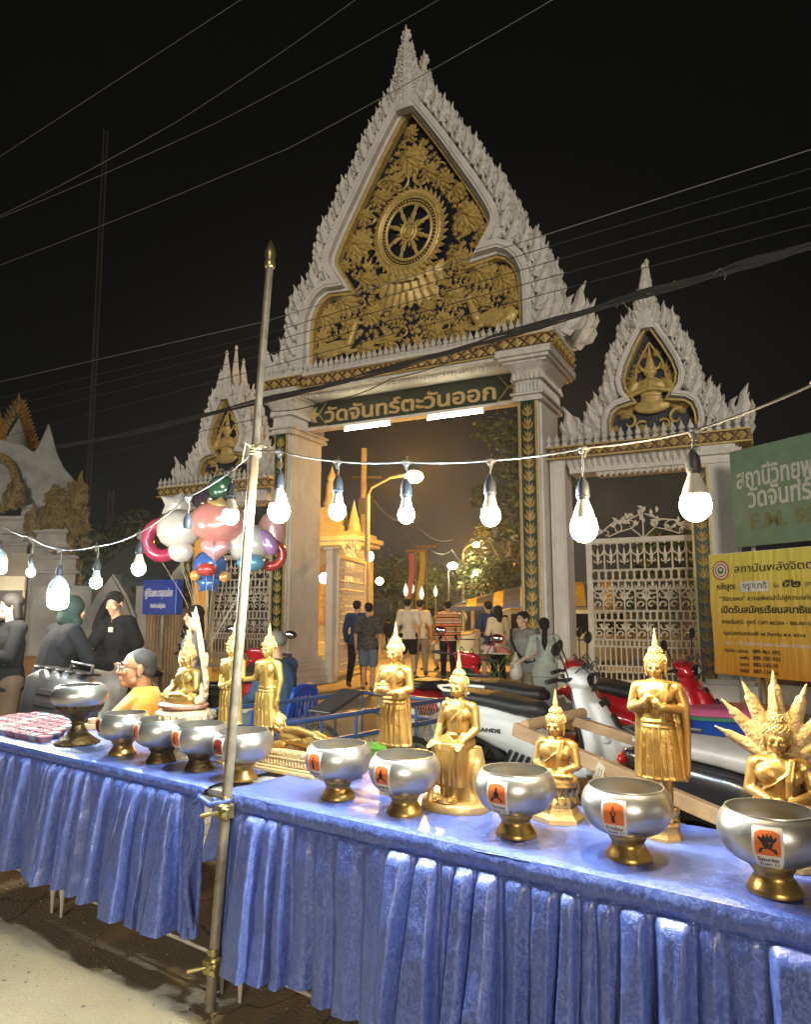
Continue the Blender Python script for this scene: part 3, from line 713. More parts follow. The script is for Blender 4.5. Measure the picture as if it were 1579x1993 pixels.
def sstep(a, b, x): t = max(0, min(1, (x-a)/(b-a))); return t*t*(3-2*t)
def cloth(u0, u1, seed, label, zb, val):
    rn = random.Random(seed); t = thing('tablecloth', label, 'tablecloth', tw(0, 0, 0), TR)
    def nz(x, y, s=0): return noise.noise(V((x, y, seed*7.3+s)))
    q = MB()
    def top(i, j):
        u = u0+(u1-u0)*i; v = -.012+.64*j
        return V((u, v+.006*nz(u*9, 0), TZ+.0035*nz(u*7, v*7)+.003*nz(u*22+v*11, v*5)+.004*abs(nz(u*6+v*3, v*14+u*4, 6))+.0028*nz(u*2.5+v*3, v*34, 8)-.010*sstep(.03, 0, j)))
    q.grid(top, int((u1-u0)/.02), 34); q.build('cloth_top', M_CLOTH, t, smooth=180)
    # front skirt: uneven knife pleats
    bounds = [u0]
    while bounds[-1] < u1: bounds.append(bounds[-1]+rn.choice((.05, .06, .075, .085, .10, .12))*rn.uniform(.9, 1.15))
    bounds[-1] = u1; P = [dict(a=rn.choice((.45, .8, 1.0, 1.2, 1.5))*rn.uniform(.85, 1.1), k=rn.uniform(.62, .88), fl=rn.random() < .3, dr=rn.uniform(-.03, .03), zb=rn.uniform(-.018, .02), ph=rn.random()*6) for _ in bounds]
    nu = int((u1-u0)/.0062); nv = 44
    def skirt(i, j):
        u = u0+(u1-u0)*i; k = 0
        h = j; us = u-(.035*sin(3*h+2*nz(u*1.3, 0)))*h*nz(u*1.1, 3)
        lo, hi = 0, len(bounds)-1
        while hi-lo > 1:
            m_ = (lo+hi)//2
            if bounds[m_] <= us: lo = m_
            else: hi = m_
        p = P[lo]; f = (us-bounds[lo])/max(1e-5, bounds[lo+1]-bounds[lo])
        f = 1-f if p['fl'] else f; prof = sstep(0, .34, f)*(1-sstep(p['k'], 1.0, f)*.99)
        amp = (.020+.066*h**.6)*p['a']*(.25+.75*sstep(0, .22, min(u-u0, u1-u)))
        out = amp*prof+.010*nz(u*14, h*3, 1)+.004*nz(u*40, h*9, 4)+.014*h*nz(u*4, h*2, 2)+.008*h
        side = (.018*h*p['a'])*sin(pi*f*2+p['ph'])*prof
        if h < .03: out *= h/.03
        z0 = TZ-val; z = z0-(z0-zb-p['zb']*sstep(0, 1, h)-.008*nz(u*6, 9))*h
        return V((u+side, -.014-out, z))
    q = MB(); q.grid(skirt, nu, nv); q.build('skirt', M_CLOTH, t, smooth=180)
    def ruff(i, j):
        u = u0+(u1-u0)*i; r_ = nz(u*55, j*2.5)*.5+nz(u*23, j*1.2)*.5
        bulge = sin(pi*min(1, j*1.02))
        return V((u, -.012-.010*bulge-.006*r_*j*(1.1-j)*3-.001*0, TZ-.004*(1-j)-(val+.006)*j+.004*nz(u*8, 5)*j))
    q = MB(); q.grid(ruff, int((u1-u0)/.006), 12); q.tube([ruff(i/160, 1.0)+V((0, -.004, -.002)) for i in range(161)], .0035, 5); q.build('gathered_band', M_CLOTH, t, smooth=180)
    q = MB()
    def side(i, j): return V((u0-.012-.02*(j**.7)*sstep(0, .3, (i*7) % 1)*(1-sstep(.6, 1, (i*7) % 1)), i*.6, TZ-.02-(TZ-.02-zb)*j))
    q.grid(side, 80, 14); q.build('end_panel', M_CLOTH, t, smooth=180)
    return t
c1 = cloth(-.78, 1.83, 1, 'blue damask tablecloth with pleated skirt on the far tables left of the pole', .185, .045)
c2 = cloth(1.95, 4.78, 2, 'blue damask tablecloth with pleated skirt on the near tables right of the pole', .165, .062)
q = MB()                                               # twisted loose cloth tied at the pole
def tie(i, j):
    z = .76-.5*i; w = .015+.09*i; a = 2.6*i
    return V((1.83+w*(j-.5)*cos(a)+.012*sin(7*i), -.045-.03*i+w*(j-.5)*sin(a)*.6+.01*sin(j*9), z))
q.grid(tie, 30, 14); q.build('loose_corner', M_CLOTH, c1, smooth=180, solid=.002)
q = MB()
def tie2(i, j):
    z = .77-.25*i; return V((1.955+.05*(j-.5)*(1+i)+.02*sin(5*i), -.055-.02*sin(3*i+j*4), z-.03*abs(j-.5)))
q.grid(tie2, 24, 12); q.tube([(1.80, -.05, .72), (1.88, -.075, .755), (1.95, -.085, .74), (2.03, -.05, .765)], [.006, .012, .012, .008], 6); q.build('knot', M_CLOTH, c2, smooth=180, solid=.002)

# ---- steel pole with clamps
p0 = V((-.7454, 2.969, 0)); p1 = V((-.607, 3.05, 3.10)); dp = (p1-p0)
pole = thing('steel_pole', 'tall leaning galvanised pole with pointed tip tied to the front of the tables', 'pole', p0)
pf = lambda k: dp*k
q = MB(); q.tube([pf(0), pf(.70)], .0205, 14); q.tube([pf(.69), pf(.985)], .0165, 14); q.build('tube', M_STEEL, pole, smooth=50)
q = MB(); top = pf(.985); q.lathe([(.017, -.03), (.024, -.02), (.024, .0), (.02, .015), (.026, .035), (.022, .06), (.012, .085), (.003, .105)], top, 14); q.build('pointed_tip', M_CLAMP, pole, smooth=60)
for k in (.232, .052):
    c = pf(k); q = MB(); q.box(c+V((0, -.012, 0)), (.058, .058, .062), Euler((0, 0, TR)).to_matrix(), bev=.008); q.box(c+V((.01, -.048, 0)), (.035, .02, .045), Euler((0, 0, TR)).to_matrix(), bev=.004)
    q.tube([c+V((.01, -.055, 0)), c+V((.012, -.075, 0))], .009, 6); q.tube([c+V((-.02, -.03, .0)), c+V((-.085, -.035, -.012))], .008, 8); q.ball(c+V((-.085, -.035, -.012)), .0095, data=SPHS)
    q.lathe([(.024, -.012), (.026, 0), (.024, .012)], c+V((0, 0, .045)), 12); q.build('clamp', M_CLAMP, pole, smooth=40)
pk = p0+dp*.705
q = MB()
for i in range(4): q.ring(pk+V((0, 0, -.02+.011*i)), .023, .0055, 16, 5, ax=(.1, .05*i, 1))
q.tube([pk+V((-.01, -.026, .01)), pk+V((-.03, -.045, .02)), pk+V((-.04, -.03, -.01)), pk+V((-.045, -.035, -.06))], .005, 5); q.tube([pk+V((.01, -.026, .0)), pk+V((.035, -.04, .012)), pk+V((.055, -.035, .005))], .005, 5)
tag(q.build('rope_knot', M_ROPE, None, smooth=60), 'pale rope knotted round the steel pole where the lamp cord is tied', 'rope')

# ---- lamp string and hanging bulbs
M_WARM = emat('warm_bulb_glow', (1.0, .80, .50), 1.0); M_COOL = emat('cool_bulb_glow', (.72, .88, 1.0), 1.0); M_GREENISH = emat('pale_green_bulb_glow', (.92, 1.0, .70), 1.0); M_MILD = emat('white_bulb_glow', (1.0, .95, .82), 1.0)
M_NECK = pm('white_bulb_neck', (.62, .58, .48), .4, var=.05); M_NECKB = pm('pale_blue_bulb_neck', (.45, .55, .60), .4, var=.05)
M_SOCK = pm('dark_rubber_socket', (.045, .05, .058), .5, var=.2)
def line_pt(px, A, B):                                  # point of the plan line A-B seen in picture column px (taken near horizon height)
    k = (px-789.5)/1400*(cos(PITCH)+.06)
    t = (k*A.y-A.x)/((B.x-A.x)-k*(B.y-A.y)); return A+(B-A)*t
PA = V((-.665, 2.985, 0)); PR = tw(4.1, .20, 0); PL = tw(-.6, .45, 0)
def bulb(px, py_c, py_t, r, kind, label, A, B, mat, neck=M_NECK, lit=True):
    P = line_pt(px, A, B); c = at(px, py_c, P.y); top_ = at(px, py_t, P.y)
    t = thing('hanging_bulb', label, 'light bulb', c, 0, 'bulbs on the lamp string')
    k = r/.035
    if lit:
        q = MB()
        if kind == 'T': q.lathe([(r*.98, .030*k), (r, .02*k), (r, -.02*k), (r*.9, -.032*k), (r*.6, -.040*k), (.002, -.043*k)], (0, 0, 0), 20)
        else: q.lathe([(r*.86, .022*k), (r, .0), (r*.94, -.013*k), (r*.75, -.026*k), (r*.42, -.035*k), (.002, -.0385*k)], (0, 0, 0), 20)
        g_ = q.build('globe', mat, t, smooth=180)
        zt = .03*k if kind == 'T' else .022*k
        q = MB()
        if kind == 'T': q.lathe([(r*.98, zt), (r*.95, zt+.016*k), (r*.66, zt+.034*k), (r*.42, zt+.042*k), (.016, zt+.052*k)], (0, 0, 0), 18)
        else: q.lathe([(r*.86, zt), (r*.68, zt+.022*k), (.0165, zt+.050*k), (.0155, zt+.056*k)], (0, 0, 0), 18)
        q.build('housing', neck, t, smooth=60); zs = zt+.05*k
    else: zs = 0
    q = MB(); q.lathe([(.0175, zs), (.0215, zs+.008), (.021, zs+.035), (.018, zs+.052), (.010, zs+.066), (.006, zs+.074)], (0, 0, 0), 16); q.ring((0, 0, zs+.012), .0215, .002, 16, 4, ax=(0, 0, 1)); q.build('socket', M_SOCK, t, smooth=50)
    top_l = V((0, top_.y-c.y, top_.z-c.z))
    q = MB(); q.tube([(0, 0, zs+.07), (.004, 0, zs+.07+(top_l.z-zs-.07)*.5), (0, 0, top_l.z-.012)], .0032, 6); q.ball((0, 0, top_l.z-.012), .009, data=SPHS); q.build('drop_cord', M_CORD, t, smooth=60)
    if lit and kind != 'off':
        lp = mat
    return top_
def set_power(m, r, W):
    A = 2*pi*r*r*1.15; m.node_tree.nodes['Principled BSDF'].inputs['Emission Strength'].default_value = W/(pi*A)
set_power(M_WARM, .040, BULB_W); set_power(M_COOL, .028, BULB_W*.95); set_power(M_GREENISH, .036, BULB_W*.7); set_power(M_MILD, .065, BULB_W*1.6); M_MILD2 = emat('white_flat_bulb_glow', (1.0, .93, .76), 1.0); set_power(M_MILD2, .060, BULB_W*3.4)
topsR = [pk.copy()]
for (px, pc, pt_, r, mt, lb) in (
    (543, 995, 878, .045, M_WARM, 'warm lit bulb hanging just right of the steel pole'),
    (657, 995, 898, .033, M_COOL, 'white lit bulb in front of the left side of the gate opening'),
    (791, 1002, 899, .030, M_COOL, 'small cool white bulb hanging below the orange street lamp in the gate opening'),
    (955, 1004, 896, .033, M_COOL, 'cool white bulb beside the right main column of the gate'),
    (1137, 1027, 872, .043, M_WARM, 'large warm bulb above the white scooter, left of the biggest bulb'),
    (1354, 983, 838, .045, M_WARM, 'largest nearest warm bulb beside the faded green sign')):
    topsR.append(bulb(px, pc, pt_, r, 'A', lb, PA, PR, mt))
topsR.append(at(1590, 745, line_pt(1590, PA, PR).y)); e_ = topsR[-1]; topsR.append(e_+(topsR[-1]-topsR[-2])*1.2)
topsL = [pk.copy()]
for (px, pc, pt_, r, mt, lb, kd, nk) in (
    (449, 1004, 918, .036, M_COOL, 'cool white bulb left of the pole in front of the pink balloon', 'A', M_NECK),
    (365, 1028, 968, .03, M_COOL, 'empty black lamp socket hanging in front of the white balloon', 'off', M_NECK),
    (270, 1106, 1038, .036, M_GREENISH, 'pale greenish bulb hanging above the blue sign', 'A', M_NECK),
    (187, 1133, 1063, .034, M_COOL, 'bluish white bulb above the arched niche in the wall', 'A', M_NECKB),
    (113, 1163, 1068, .065, M_MILD, 'big flat bottomed bulb hanging over the person in the dark hood', 'T', M_NECKB),
    (60, 1114, 1046, .030, M_COOL, 'small bluish bulb between the two big flat bottomed bulbs', 'A', M_NECKB),
    (-2, 1100, 1018, .060, M_MILD2, 'big flat bottomed bulb cut by the left edge of the photo', 'T', M_NECKB)):
    topsL.append(bulb(px, pc, pt_, r, kd, lb, PA, PL, mt, nk, kd != 'off'))
topsL.append(topsL[-1]+V((-.5, .45, .22)))
q = MB()
for tops in (topsR, topsL):
    pts = []
    for a, b in zip(tops, tops[1:]):
        for i in range(8): k = i/8; pts.append(a.lerp(b, k)-V((0, 0, .02*(b-a).length*4*k*(1-k))))
    pts.append(tops[-1]); q.tube(pts, .0042, 6)
    for p in tops[1:-1]:
        q.ball(p, (.02, .011, .009)); q.tube([p+V((-.018, 0, .0)), p+V((-.006, 0, -.012)), p+V((0, 0, -.03))], .004, 5); q.tube([p+V((.018, 0, .0)), p+V((.006, 0, -.012)), p+V((0, 0, -.03))], .004, 5); q.tube([p+V((.0, 0, .0)), p+V((.005, 0, .022))], .003, 4)
tag(q.build('lamp_string', M_CORD, None, smooth=60), 'grey electric cord strung from the pole to both sides carrying the bulbs', 'cord')

# ================================================================== ALMS BOWLS
BPROF = [(.052, .072), (.085, .080), (.113, .101), (.1275, .131), (.1310, .153), (.128, .172), (.120, .190), (.110, .202)]
def bowl_r(z):
    for (r0, z0), (r1, z1) in zip(BPROF, BPROF[1:]):
        if z0 <= z <= z1: return r0+(r1-r0)*(z-z0)/(z1-z0)
    return BPROF[-1][0]
def smooth_prof(p, n=4):
    out = []
    for i in range(len(p)-1):
        p0_ = p[max(i-1, 0)]; p1_ = p[i]; p2_ = p[i+1]; p3_ = p[min(i+2, len(p)-1)]
        for k in range(n):
            t = k/n; out.append(tuple(.5*((2*b)+(-a+c)*t+(2*a-5*b+4*c-d)*t*t+(-a+3*b-3*c+d)*t**3) for a, b, c, d in zip(p0_, p1_, p2_, p3_)))
    out.append(p[-1]); return out
BP = smooth_prof(BPROF)
def bowl_r(z):
    for (r0, z0), (r1, z1) in zip(BP, BP[1:]):
        if z0 <= z <= z1+1e-6: return r0+(r1-r0)*(z-z0)/max(1e-6, z1-z0)
    return BP[-1][0]
def wrap(off): return lambda p: V(((bowl_r(p.z)+off+p.y)*sin(p.x/.13), -(bowl_r(p.z)+off+p.y)*cos(p.x/.13), p.z))
def patch(mb, x0, x1, z0, z1, off, cut=0.0, jag=0):
    def fn(i, j):
        x = x0+(x1-x0)*i; z = z0+(z1-z0)*j
        if cut: 
            e = abs(i-.5)*2; z = min(z, z1-cut*max(0, e-.45)**1.3*2.2)
        if jag and j == 0: z += jag*noise.noise(V((x*90, z0*50, 3)))
        return wrap(off)(V((x, 0, z)))
    mb.grid(fn, 11, 12)
def figure_mark(mb, kind, x, z, s, off):
    f = wrap(off)
    def poly(pts):
        vs = [f(V((x+a*s, 0, z+b*s))) for a, b in pts]; mb.add(vs, [tuple(range(len(vs)))])
    if kind == 'stand': poly([(-.12, 0), (.12, 0), (.12, .1), (.1, .35), (.17, .55), (.1, .72), (.05, .75), (.06, .9), (0, 1.05), (-.06, .9), (-.05, .75), (-.1, .72), (-.17, .55), (-.1, .35), (-.12, .1)])
    elif kind == 'lie': poly([(-.6, .1), (.6, .1), (.6, .25), (.2, .38), (-.2, .45), (-.35, .6), (-.5, .55), (-.45, .35), (-.6, .25)])
    elif kind == 'naga': poly([(-.5, 0), (.5, 0), (.42, .25), (.2, .3), (.28, .55), (.45, .75), (.5, .95), (.3, .8), (.2, 1.05), (.08, .85), (0, 1.1), (-.08, .85), (-.2, 1.05), (-.3, .8), (-.5, .95), (-.45, .75), (-.28, .55), (-.2, .3), (-.42, .25)])
    else: poly([(-.5, 0), (.5, 0), (.42, .18), (.3, .3), (.18, .35), (.2, .6), (.08, .72), (.08, .9), (0, 1.08), (-.08, .9), (-.08, .72), (-.2, .6), (-.18, .35), (-.3, .3), (-.42, .18)])
def alms_bowl(pos, label, stick=None, yaw=0.0, dk=False, sc=1.0):
    t = thing('alms_bowl', label, 'bowl', pos, TR+yaw, 'alms bowls along the front of the tables', scale=sc)
    q = MB(); inner = [(r-.004, z+.002) for r, z in reversed(BP)]
    q.lathe([(.003, .072)]+BP+[(.1095, .2055), (.1055, .2055)]+inner[1:]+[(.003, .077)], (0, 0, 0), 48); q.build('bowl', M_ALU, t, smooth=70)
    q = MB(); q.lathe([(.003, .0), (.066, .0), (.0675, .006), (.064, .014), (.057, .025), (.049, .037), (.0465, .045), (.049, .051), (.055, .060), (.060, .073), (.058, .077), (.003, .077)], (0, 0, 0), 36); q.build('stand', M_DKBRASS if dk else M_BRASS, t, smooth=50)
    if stick:
        kind, txt, slant = stick
        q = MB(); q.cur = 0
        x0, x1, z0, z1 = -.036, .036, .086, .189
        f0 = lambda off: None
        patch(q, x0, x1, z0, z1, .0012, 0, .004); q.cur = 1; patch(q, x0+.007, x1-.007, z0+.036, z1-.007, .0022, .008); q.cur = 2
        figure_mark(q, kind, 0, z0+.042, .044, .0032)
        for zz, hh, tx in ((z0+.020, .0105, txt), (z0+.008, .008, 'วันละ 11')):
            put_text(q, tx, -.026, .026, zz, hh, 0, .0004, .01, 'fit', wrap(.0026))
        q.build('sticker', [M_PAPER, M_REDTOP if slant == 'dark' else M_ORANGE, M_INK], t)
    return t
for (px, py, lb, st, yaw, dk) in (
    (238, 1473, 'alms bowl second from the left, smaller sticker with dark red picture, below the monk', ('sit', 'Monk', 'dark'), -.25, False),
    (312, 1488, 'alms bowl third from the left on a dark foot, below the ornate white seated statue', ('stand', 'Sunday', ''), -.22, True),
    (388, 1503, 'alms bowl on a dark foot directly left of the bowl behind the pole', ('stand', 'Monday', ''), -.12, True),
    (471, 1522, 'alms bowl partly hidden behind the steel pole', ('lie', 'Tuesday', 'dark'), -.1, False),
    (658, 1558, 'alms bowl standing alone in front of the reclining statue', ('stand', 'Wednesday', ''), -.08, False),
    (788, 1588, 'alms bowl in front of the statue holding a bowl, torn sticker edge', ('sit', 'Wednesday night', ''), -.05, False),
    (1005, 1630, 'alms bowl reading Thursday in front of the small meditating statue', ('sit', 'Thursday', ''), .02, False),
    (1224, 1675, 'alms bowl reading Friday in front of the standing statue with crossed hands', ('stand', 'Friday', ''), .06, False),
    (1508, 1740, 'nearest alms bowl reading Saturday in front of the many headed serpent statue', ('naga', 'Saturday', ''), .12, False)):
    alms_bowl(gnd(px, py-6, TZ+.002), lb, st, yaw, dk)
# first bowl on its tall lotus stand
b0 = thing('pedestal_bowl', 'squat aluminium bowl on a tall dark bronze lotus stand at the far left', 'bowl', gnd(150, 1446, TZ+.003), TR)
q = MB(); bp0 = smooth_prof([(.05, .185), (.105, .195), (.14, .225), (.15, .255), (.146, .28), (.13, .302), (.112, .312)])
q.lathe([(.003, .185)]+bp0+[(.110, .3155), (.106, .314)]+[(r-.004, z+.003) for r, z in reversed(bp0)]+[(.003, .19)], (0, 0, 0), 48); q.build('bowl', M_ALU, b0, smooth=70)
q = MB(); q.lathe([(.003, 0), (.108, 0), (.112, .006), (.108, .014), (.085, .03), (.055, .055), (.036, .085), (.032, .10), (.042, .112), (.036, .12), (.05, .135), (.085, .155), (.118, .175), (.128, .195), (.12, .198), (.05, .19), (.003, .19)], (0, 0, 0), 40)
for i in range(20):
    a = 2*pi*i/20
    for (r0, z0, h, tl) in ((.10, .168, .05, .55),): M = Matrix.Rotation(a, 4, 'Z') @ Matrix.Translation((0, -r0, z0)) @ Matrix.Rotation(tl, 4, 'X'); q.leaf([(0, 0), (0, h*.5), (0, h)], [.015, .019, .008], .01, M)
for i in range(28):
    a = 2*pi*i/28; M = Matrix.Rotation(a, 4, 'Z') @ Matrix.Translation((0, -.045, .075)) @ Matrix.Rotation(pi+.95, 4, 'X'); q.leaf([(0, 0), (0, .04), (0, .085)], [.004, .009, .010], .006, M)
q.build('lotus_stand', M_DKBRASS, b0, smooth=40)
q = MB()
for i in range(36): a = 2*pi*i/36; q.ball((.110*cos(a), .110*sin(a), .005), .008, data=SPHS)
q.build('beaded_rim', M_DKBRASS, b0, smooth=60)

# ================================================================== GOLD STATUES
ICO_V, ICO_F = SPHS
def curls(mb, c, rx, ry, rz, n, s, zmin=-.2, front=None):
    for i in range(n):
        z = 1-2*(i+.5)/n; a = i*2.39996; r = sqrt(1-z*z); p = V((r*cos(a), r*sin(a), z))
        if z < zmin: continue
        if front is not None and p.y < -.35 and z < front: continue
        mb.ball((c[0]+p.x*rx, c[1]+p.y*ry, c[2]+p.z*rz), s, data=SPHS)
def st_head(b, hair, c, k=1.0, yaw=0.0, roll=None, flame=True, fh=.052):
    """head with face, long ears, curls and flame; c = chin point"""
    T = Matrix.Translation(V(c)) @ Matrix.Rotation(yaw, 4, 'Z')
    if roll is not None: T = T @ roll
    T = T @ Matrix.Scale(k, 4)
    om, b.M = b.M, b.M @ T; hm, hair.M = hair.M, hair.M @ T
    b.ball((0, .006, .038), (.0285, .031, .034)); b.ball((0, -.004, .018), (.022, .022, .019)); b.ball((0, -.014, .006), (.010, .009, .008))
    b.cap((0, -.0255, .034), (0, -.0315, .0215), .0035, .0052); b.ball((-.004, -.0275, .0205), .0038); b.ball((.004, -.0275, .0205), .0038)
    for s in (-1, 1):
        b.chain(((s*.004, -.0262, .0375), .0028), ((s*.012, -.0258, .0405), .0028), ((s*.021, -.020, .037), .0024))
        b.ball((s*.0115, -.0245, .0335), (.0078, .0042, .0034)); b.ball((s*.015, -.014, .022), (.009, .010, .009))
        b.chain(((s*.0305, .004, .040), .0048), ((s*.032, .006, .026), .0052), ((s*.029, .004, .004), .0042))
    b.ball((0, -.0245, .0125), (.0088, .0038, .0026)); b.ball((0, -.0235, .0090), (.0066, .004, .0030))
    b.ball((0, .010, .050), (.0325, .034, .028)); b.ball((0, .010, .078), (.021, .021, .018))
    hair.ball((0, .010, .051), (.0338, .0350, .0285)); hair.ball((0, .010, .080), (.0215, .0215, .019))
    curls(hair, (0, .010, .051), .0345, .0357, .0292, 170, .0036, -.28, .05); curls(hair, (0, .010, .080), .0222, .0222, .0195, 70, .0033, -.1)
    if flame: hair.lathe([(.011, .092), (.0125, .098), (.008, .103), (.0105, .108), (.0085, .116), (.0045, .116+fh*.4), (.0008, .108+fh)], (0, .010, 0), 12)
    b.cap((0, .008, -.012), (0, .008, .012), .0165, .0155)
    b.M, hair.M = om, hm
def st_hand(b, w, d, up, k=1.0, n=4, curl=.25):
    """flat hand: palm and four fingers and a thumb, from wrist w pointing along d"""
    w, d, up = V(w), V(d).normalized(), V(up).normalized(); sd = d.cross(up).normalized()
    p = w+d*.016*k; b.cap(w, p+d*.006*k, .0085*k, .0095*k)
    for i in range(4):
        o = sd*(i-1.5)*.0055*k; L = (.026, .031, .030, .023)[i]*k
        b.cap(p+o+d*.004*k, p+o*1.08+d*(.004*k+L)-up*curl*L*.5, .0037*k, .0026*k)
    b.cap(w+sd*-.006*k+d*.004*k, w-sd*.014*k+d*.022*k, .0042*k, .003*k)
def lotus(mb, r, z, h, n, k=1.0):
    mb.lathe([(r*.8, z), (r*.98, z+h*.3), (r, z+h*.45), (r*.9, z+h*.6), (r*.98, z+h), (r*.002, z+h)], (0, 0, 0), 28)
    for i in range(n):
        a = 2*pi*i/n
        M = Matrix.Rotation(a, 4, 'Z') @ Matrix.Translation((0, -r*.92, z+h*.42)) @ Matrix.Rotation(.35, 4, 'X'); w = pi*r/n*.95
        mb.leaf([(0, 0), (0, h*.3), (0, h*.62)], [w*.8, w, .002], w*.5, M)
        M = Matrix.Rotation(a+pi/n, 4, 'Z') @ Matrix.Translation((0, -r*.96, z+h*.45)) @ Matrix.Rotation(pi-.3, 4, 'X')
        mb.leaf([(0, 0), (0, h*.2), (0, h*.42)], [w*.8, w, .002], w*.5, M)
def poly_base(mb, n, tiers, phase=0, sx=1, sy=1):
    for (r0, r1, z0, z1) in tiers: mb.lathe([(r0, z0), (r1, z1)], (0, 0, 0), n, sx, sy, phase)
SG = 'gold statues for the days of the week'
def standing(pos, label, kind, rz=TR, sc=1.0, H=.62, gold=None):
    t = thing('buddha_statue', label, 'statue', pos, rz, SG, scale=sc)
    b = Blob(); h = MB()
    b.loft([(0, .006, .183, .070, .040), (0, .005, .22, .067, .041), (0, .004, .28, .061, .041), (0, .003, .33, .056, .040), (0, .003, .37, .0475, .034), (0, .003, .41, .047, .033), (0, .0, .445, .055, .036), (0, .0, .470, .060, .035), (0, .004, .488, .052, .028), (0, .008, .50, .024, .020)], 28)
    for s in (-1, 1):
        b.ball((s*.055, .004, .470), (.024, .024, .024)); b.ball((s*.028, -.020, .450), (.030, .020, .026)); b.ball((s*.035, .004, .482), (.032, .024, .014))
        b.cap((s*.022, .004, .10), (s*.022, .004, .2), .0135, .018); b.ball((s*.024, -.018, .096), (.015, .034, .010))
        b.chain(((s*.009, -.037, .355), .0022), ((s*.010, -.044, .30), .0026), ((s*.013, -.040, .19), .003))
        b.cap((s*.045, -.030, .34), (s*.055, -.028, .19), .003, .003); b.cap((s*.03, -.038, .345), (s*.034, -.038, .19), .002, .0025)
    b.tube([(.049*cos(a), .003-.037*sin(a), .362+.004*sin(a)) for a in [2*pi*i/24 for i in range(24)]], .0050, 6, closed=True)
    b.tube([(.051*cos(a), .003-.039*sin(a), .350) for a in [2*pi*i/24 for i in range(24)]], .0035, 6, closed=True)
    b.tube([(.070*cos(a), .006-.041*sin(a), .187) for a in [2*pi*i/24 for i in range(24)]], .0040, 6, closed=True)
    b.chain(((.050, -.014, .492), .003), ((.030, -.034, .468), .003), ((-.010, -.036, .435), .003), ((-.05, -.010, .405), .003))   # robe edge over one shoulder
    b.loft([(.022, -.030, .36, .010, .008), (.026, -.036, .44, .011, .006), (.036, -.024, .49, .011, .008)], 10)
    cape = lambda w0, w1, z0, z1: b.loft([(0, .016, z0, w0, .010), (0, .015, z0+(z1-z0)*.3, w0*.96, .010), (0, .012, z0+(z1-z0)*.7, (w0*.4+w1*.6), .012), (0, .012, z1, w1, .013)], 24, 3)
    A = .0205; B_ = .0165; C_ = .0115
    if kind == 'crossed':
        cape(.086, .070, .178, .43)
        b.chain(((-.064, .006, .470), A), ((-.083, .004, .405), B_), ((-.030, -.046, .428), C_)); st_hand(b, (-.030, -.046, .428), (.55, -.15, .75), (-.2, -1, 0), 1.05)
        b.chain(((.064, .006, .470), A), ((.084, .004, .405), B_), ((.026, -.054, .415), C_)); st_hand(b, (.026, -.054, .415), (-.75, -.05, .62), (0, -1, 0), 1.05)
        b.chain(((.084, .0, .40), .014), ((.088, .004, .33), .012), ((.086, .006, .2), .008))
    elif kind == 'low':
        cape(.066, .058, .18, .40)
        b.chain(((-.064, .006, .470), A), ((-.075, .004, .405), B_), ((-.018, -.050, .362), C_)); st_hand(b, (-.018, -.050, .362), (1, -.1, -.25), (0, -1, -.3), 1.0)
        b.chain(((.064, .006, .470), A), ((.075, .004, .405), B_), ((.018, -.046, .372), C_)); st_hand(b, (.018, -.046, .372), (-1, -.1, -.25), (0, -1, -.3), 1.0)
    elif kind == 'bowl':
        cape(.078, .066, .182, .40)
        b.chain(((-.064, .006, .470), A), ((-.080, -.004, .405), B_), ((-.042, -.066, .392), C_)); st_hand(b, (-.042, -.066, .392), (.9, -.2, -.1), (0, 0, 1), 1.0)
        b.chain(((.064, .006, .470), A), ((.080, -.004, .405), B_), ((.036, -.066, .392), C_)); st_hand(b, (.036, -.066, .392), (-.9, -.2, -.1), (0, 0, 1), 1.0)
        b.ball((0, -.072, .405), (.034, .03, .020)); b.lathe([(.022, .418), (.026, .424), (.012, .432), (.006, .44)], (0, -.072, 0), 16)
        b.loft([(.066, -.03, .37, .010, .03), (.066, -.03, .395, .012, .034)], 12)
    else:
        cape(.068, .058, .18, .40)
        b.chain(((.064, .006, .470), A), ((.080, .006, .40), B_), ((.078, -.006, .335), C_)); st_hand(b, (.078, -.006, .335), (.02, -.1, -1), (1, 0, 0), 1.15)
        b.chain(((-.064, .006, .470), A), ((-.078, .004, .402), B_), ((-.135, -.03, .395), C_)); st_hand(b, (-.135, -.03, .395), (-.85, -.5, .1), (0, 0, 1), 1.1, curl=.5)
    st_head(b, h, (0, -.002, .506), 1.0)
    b.fuse('body', gold or M_SGOLD, t, .0026, 3)
    h.build('curled_hair', M_SGOLD2, t, smooth=70)
    q = MB(); lotus(q, .048, .055, .042, 12); poly_base(q, 8, ((.062, .062, 0, .012), (.060, .055, .012, .022), (.055, .052, .022, .042), (.052, .058, .042, .048), (.058, .052, .048, .057)), pi/8)
    q.build('pedestal', M_SGOLD2, t, smooth=30)
    return t
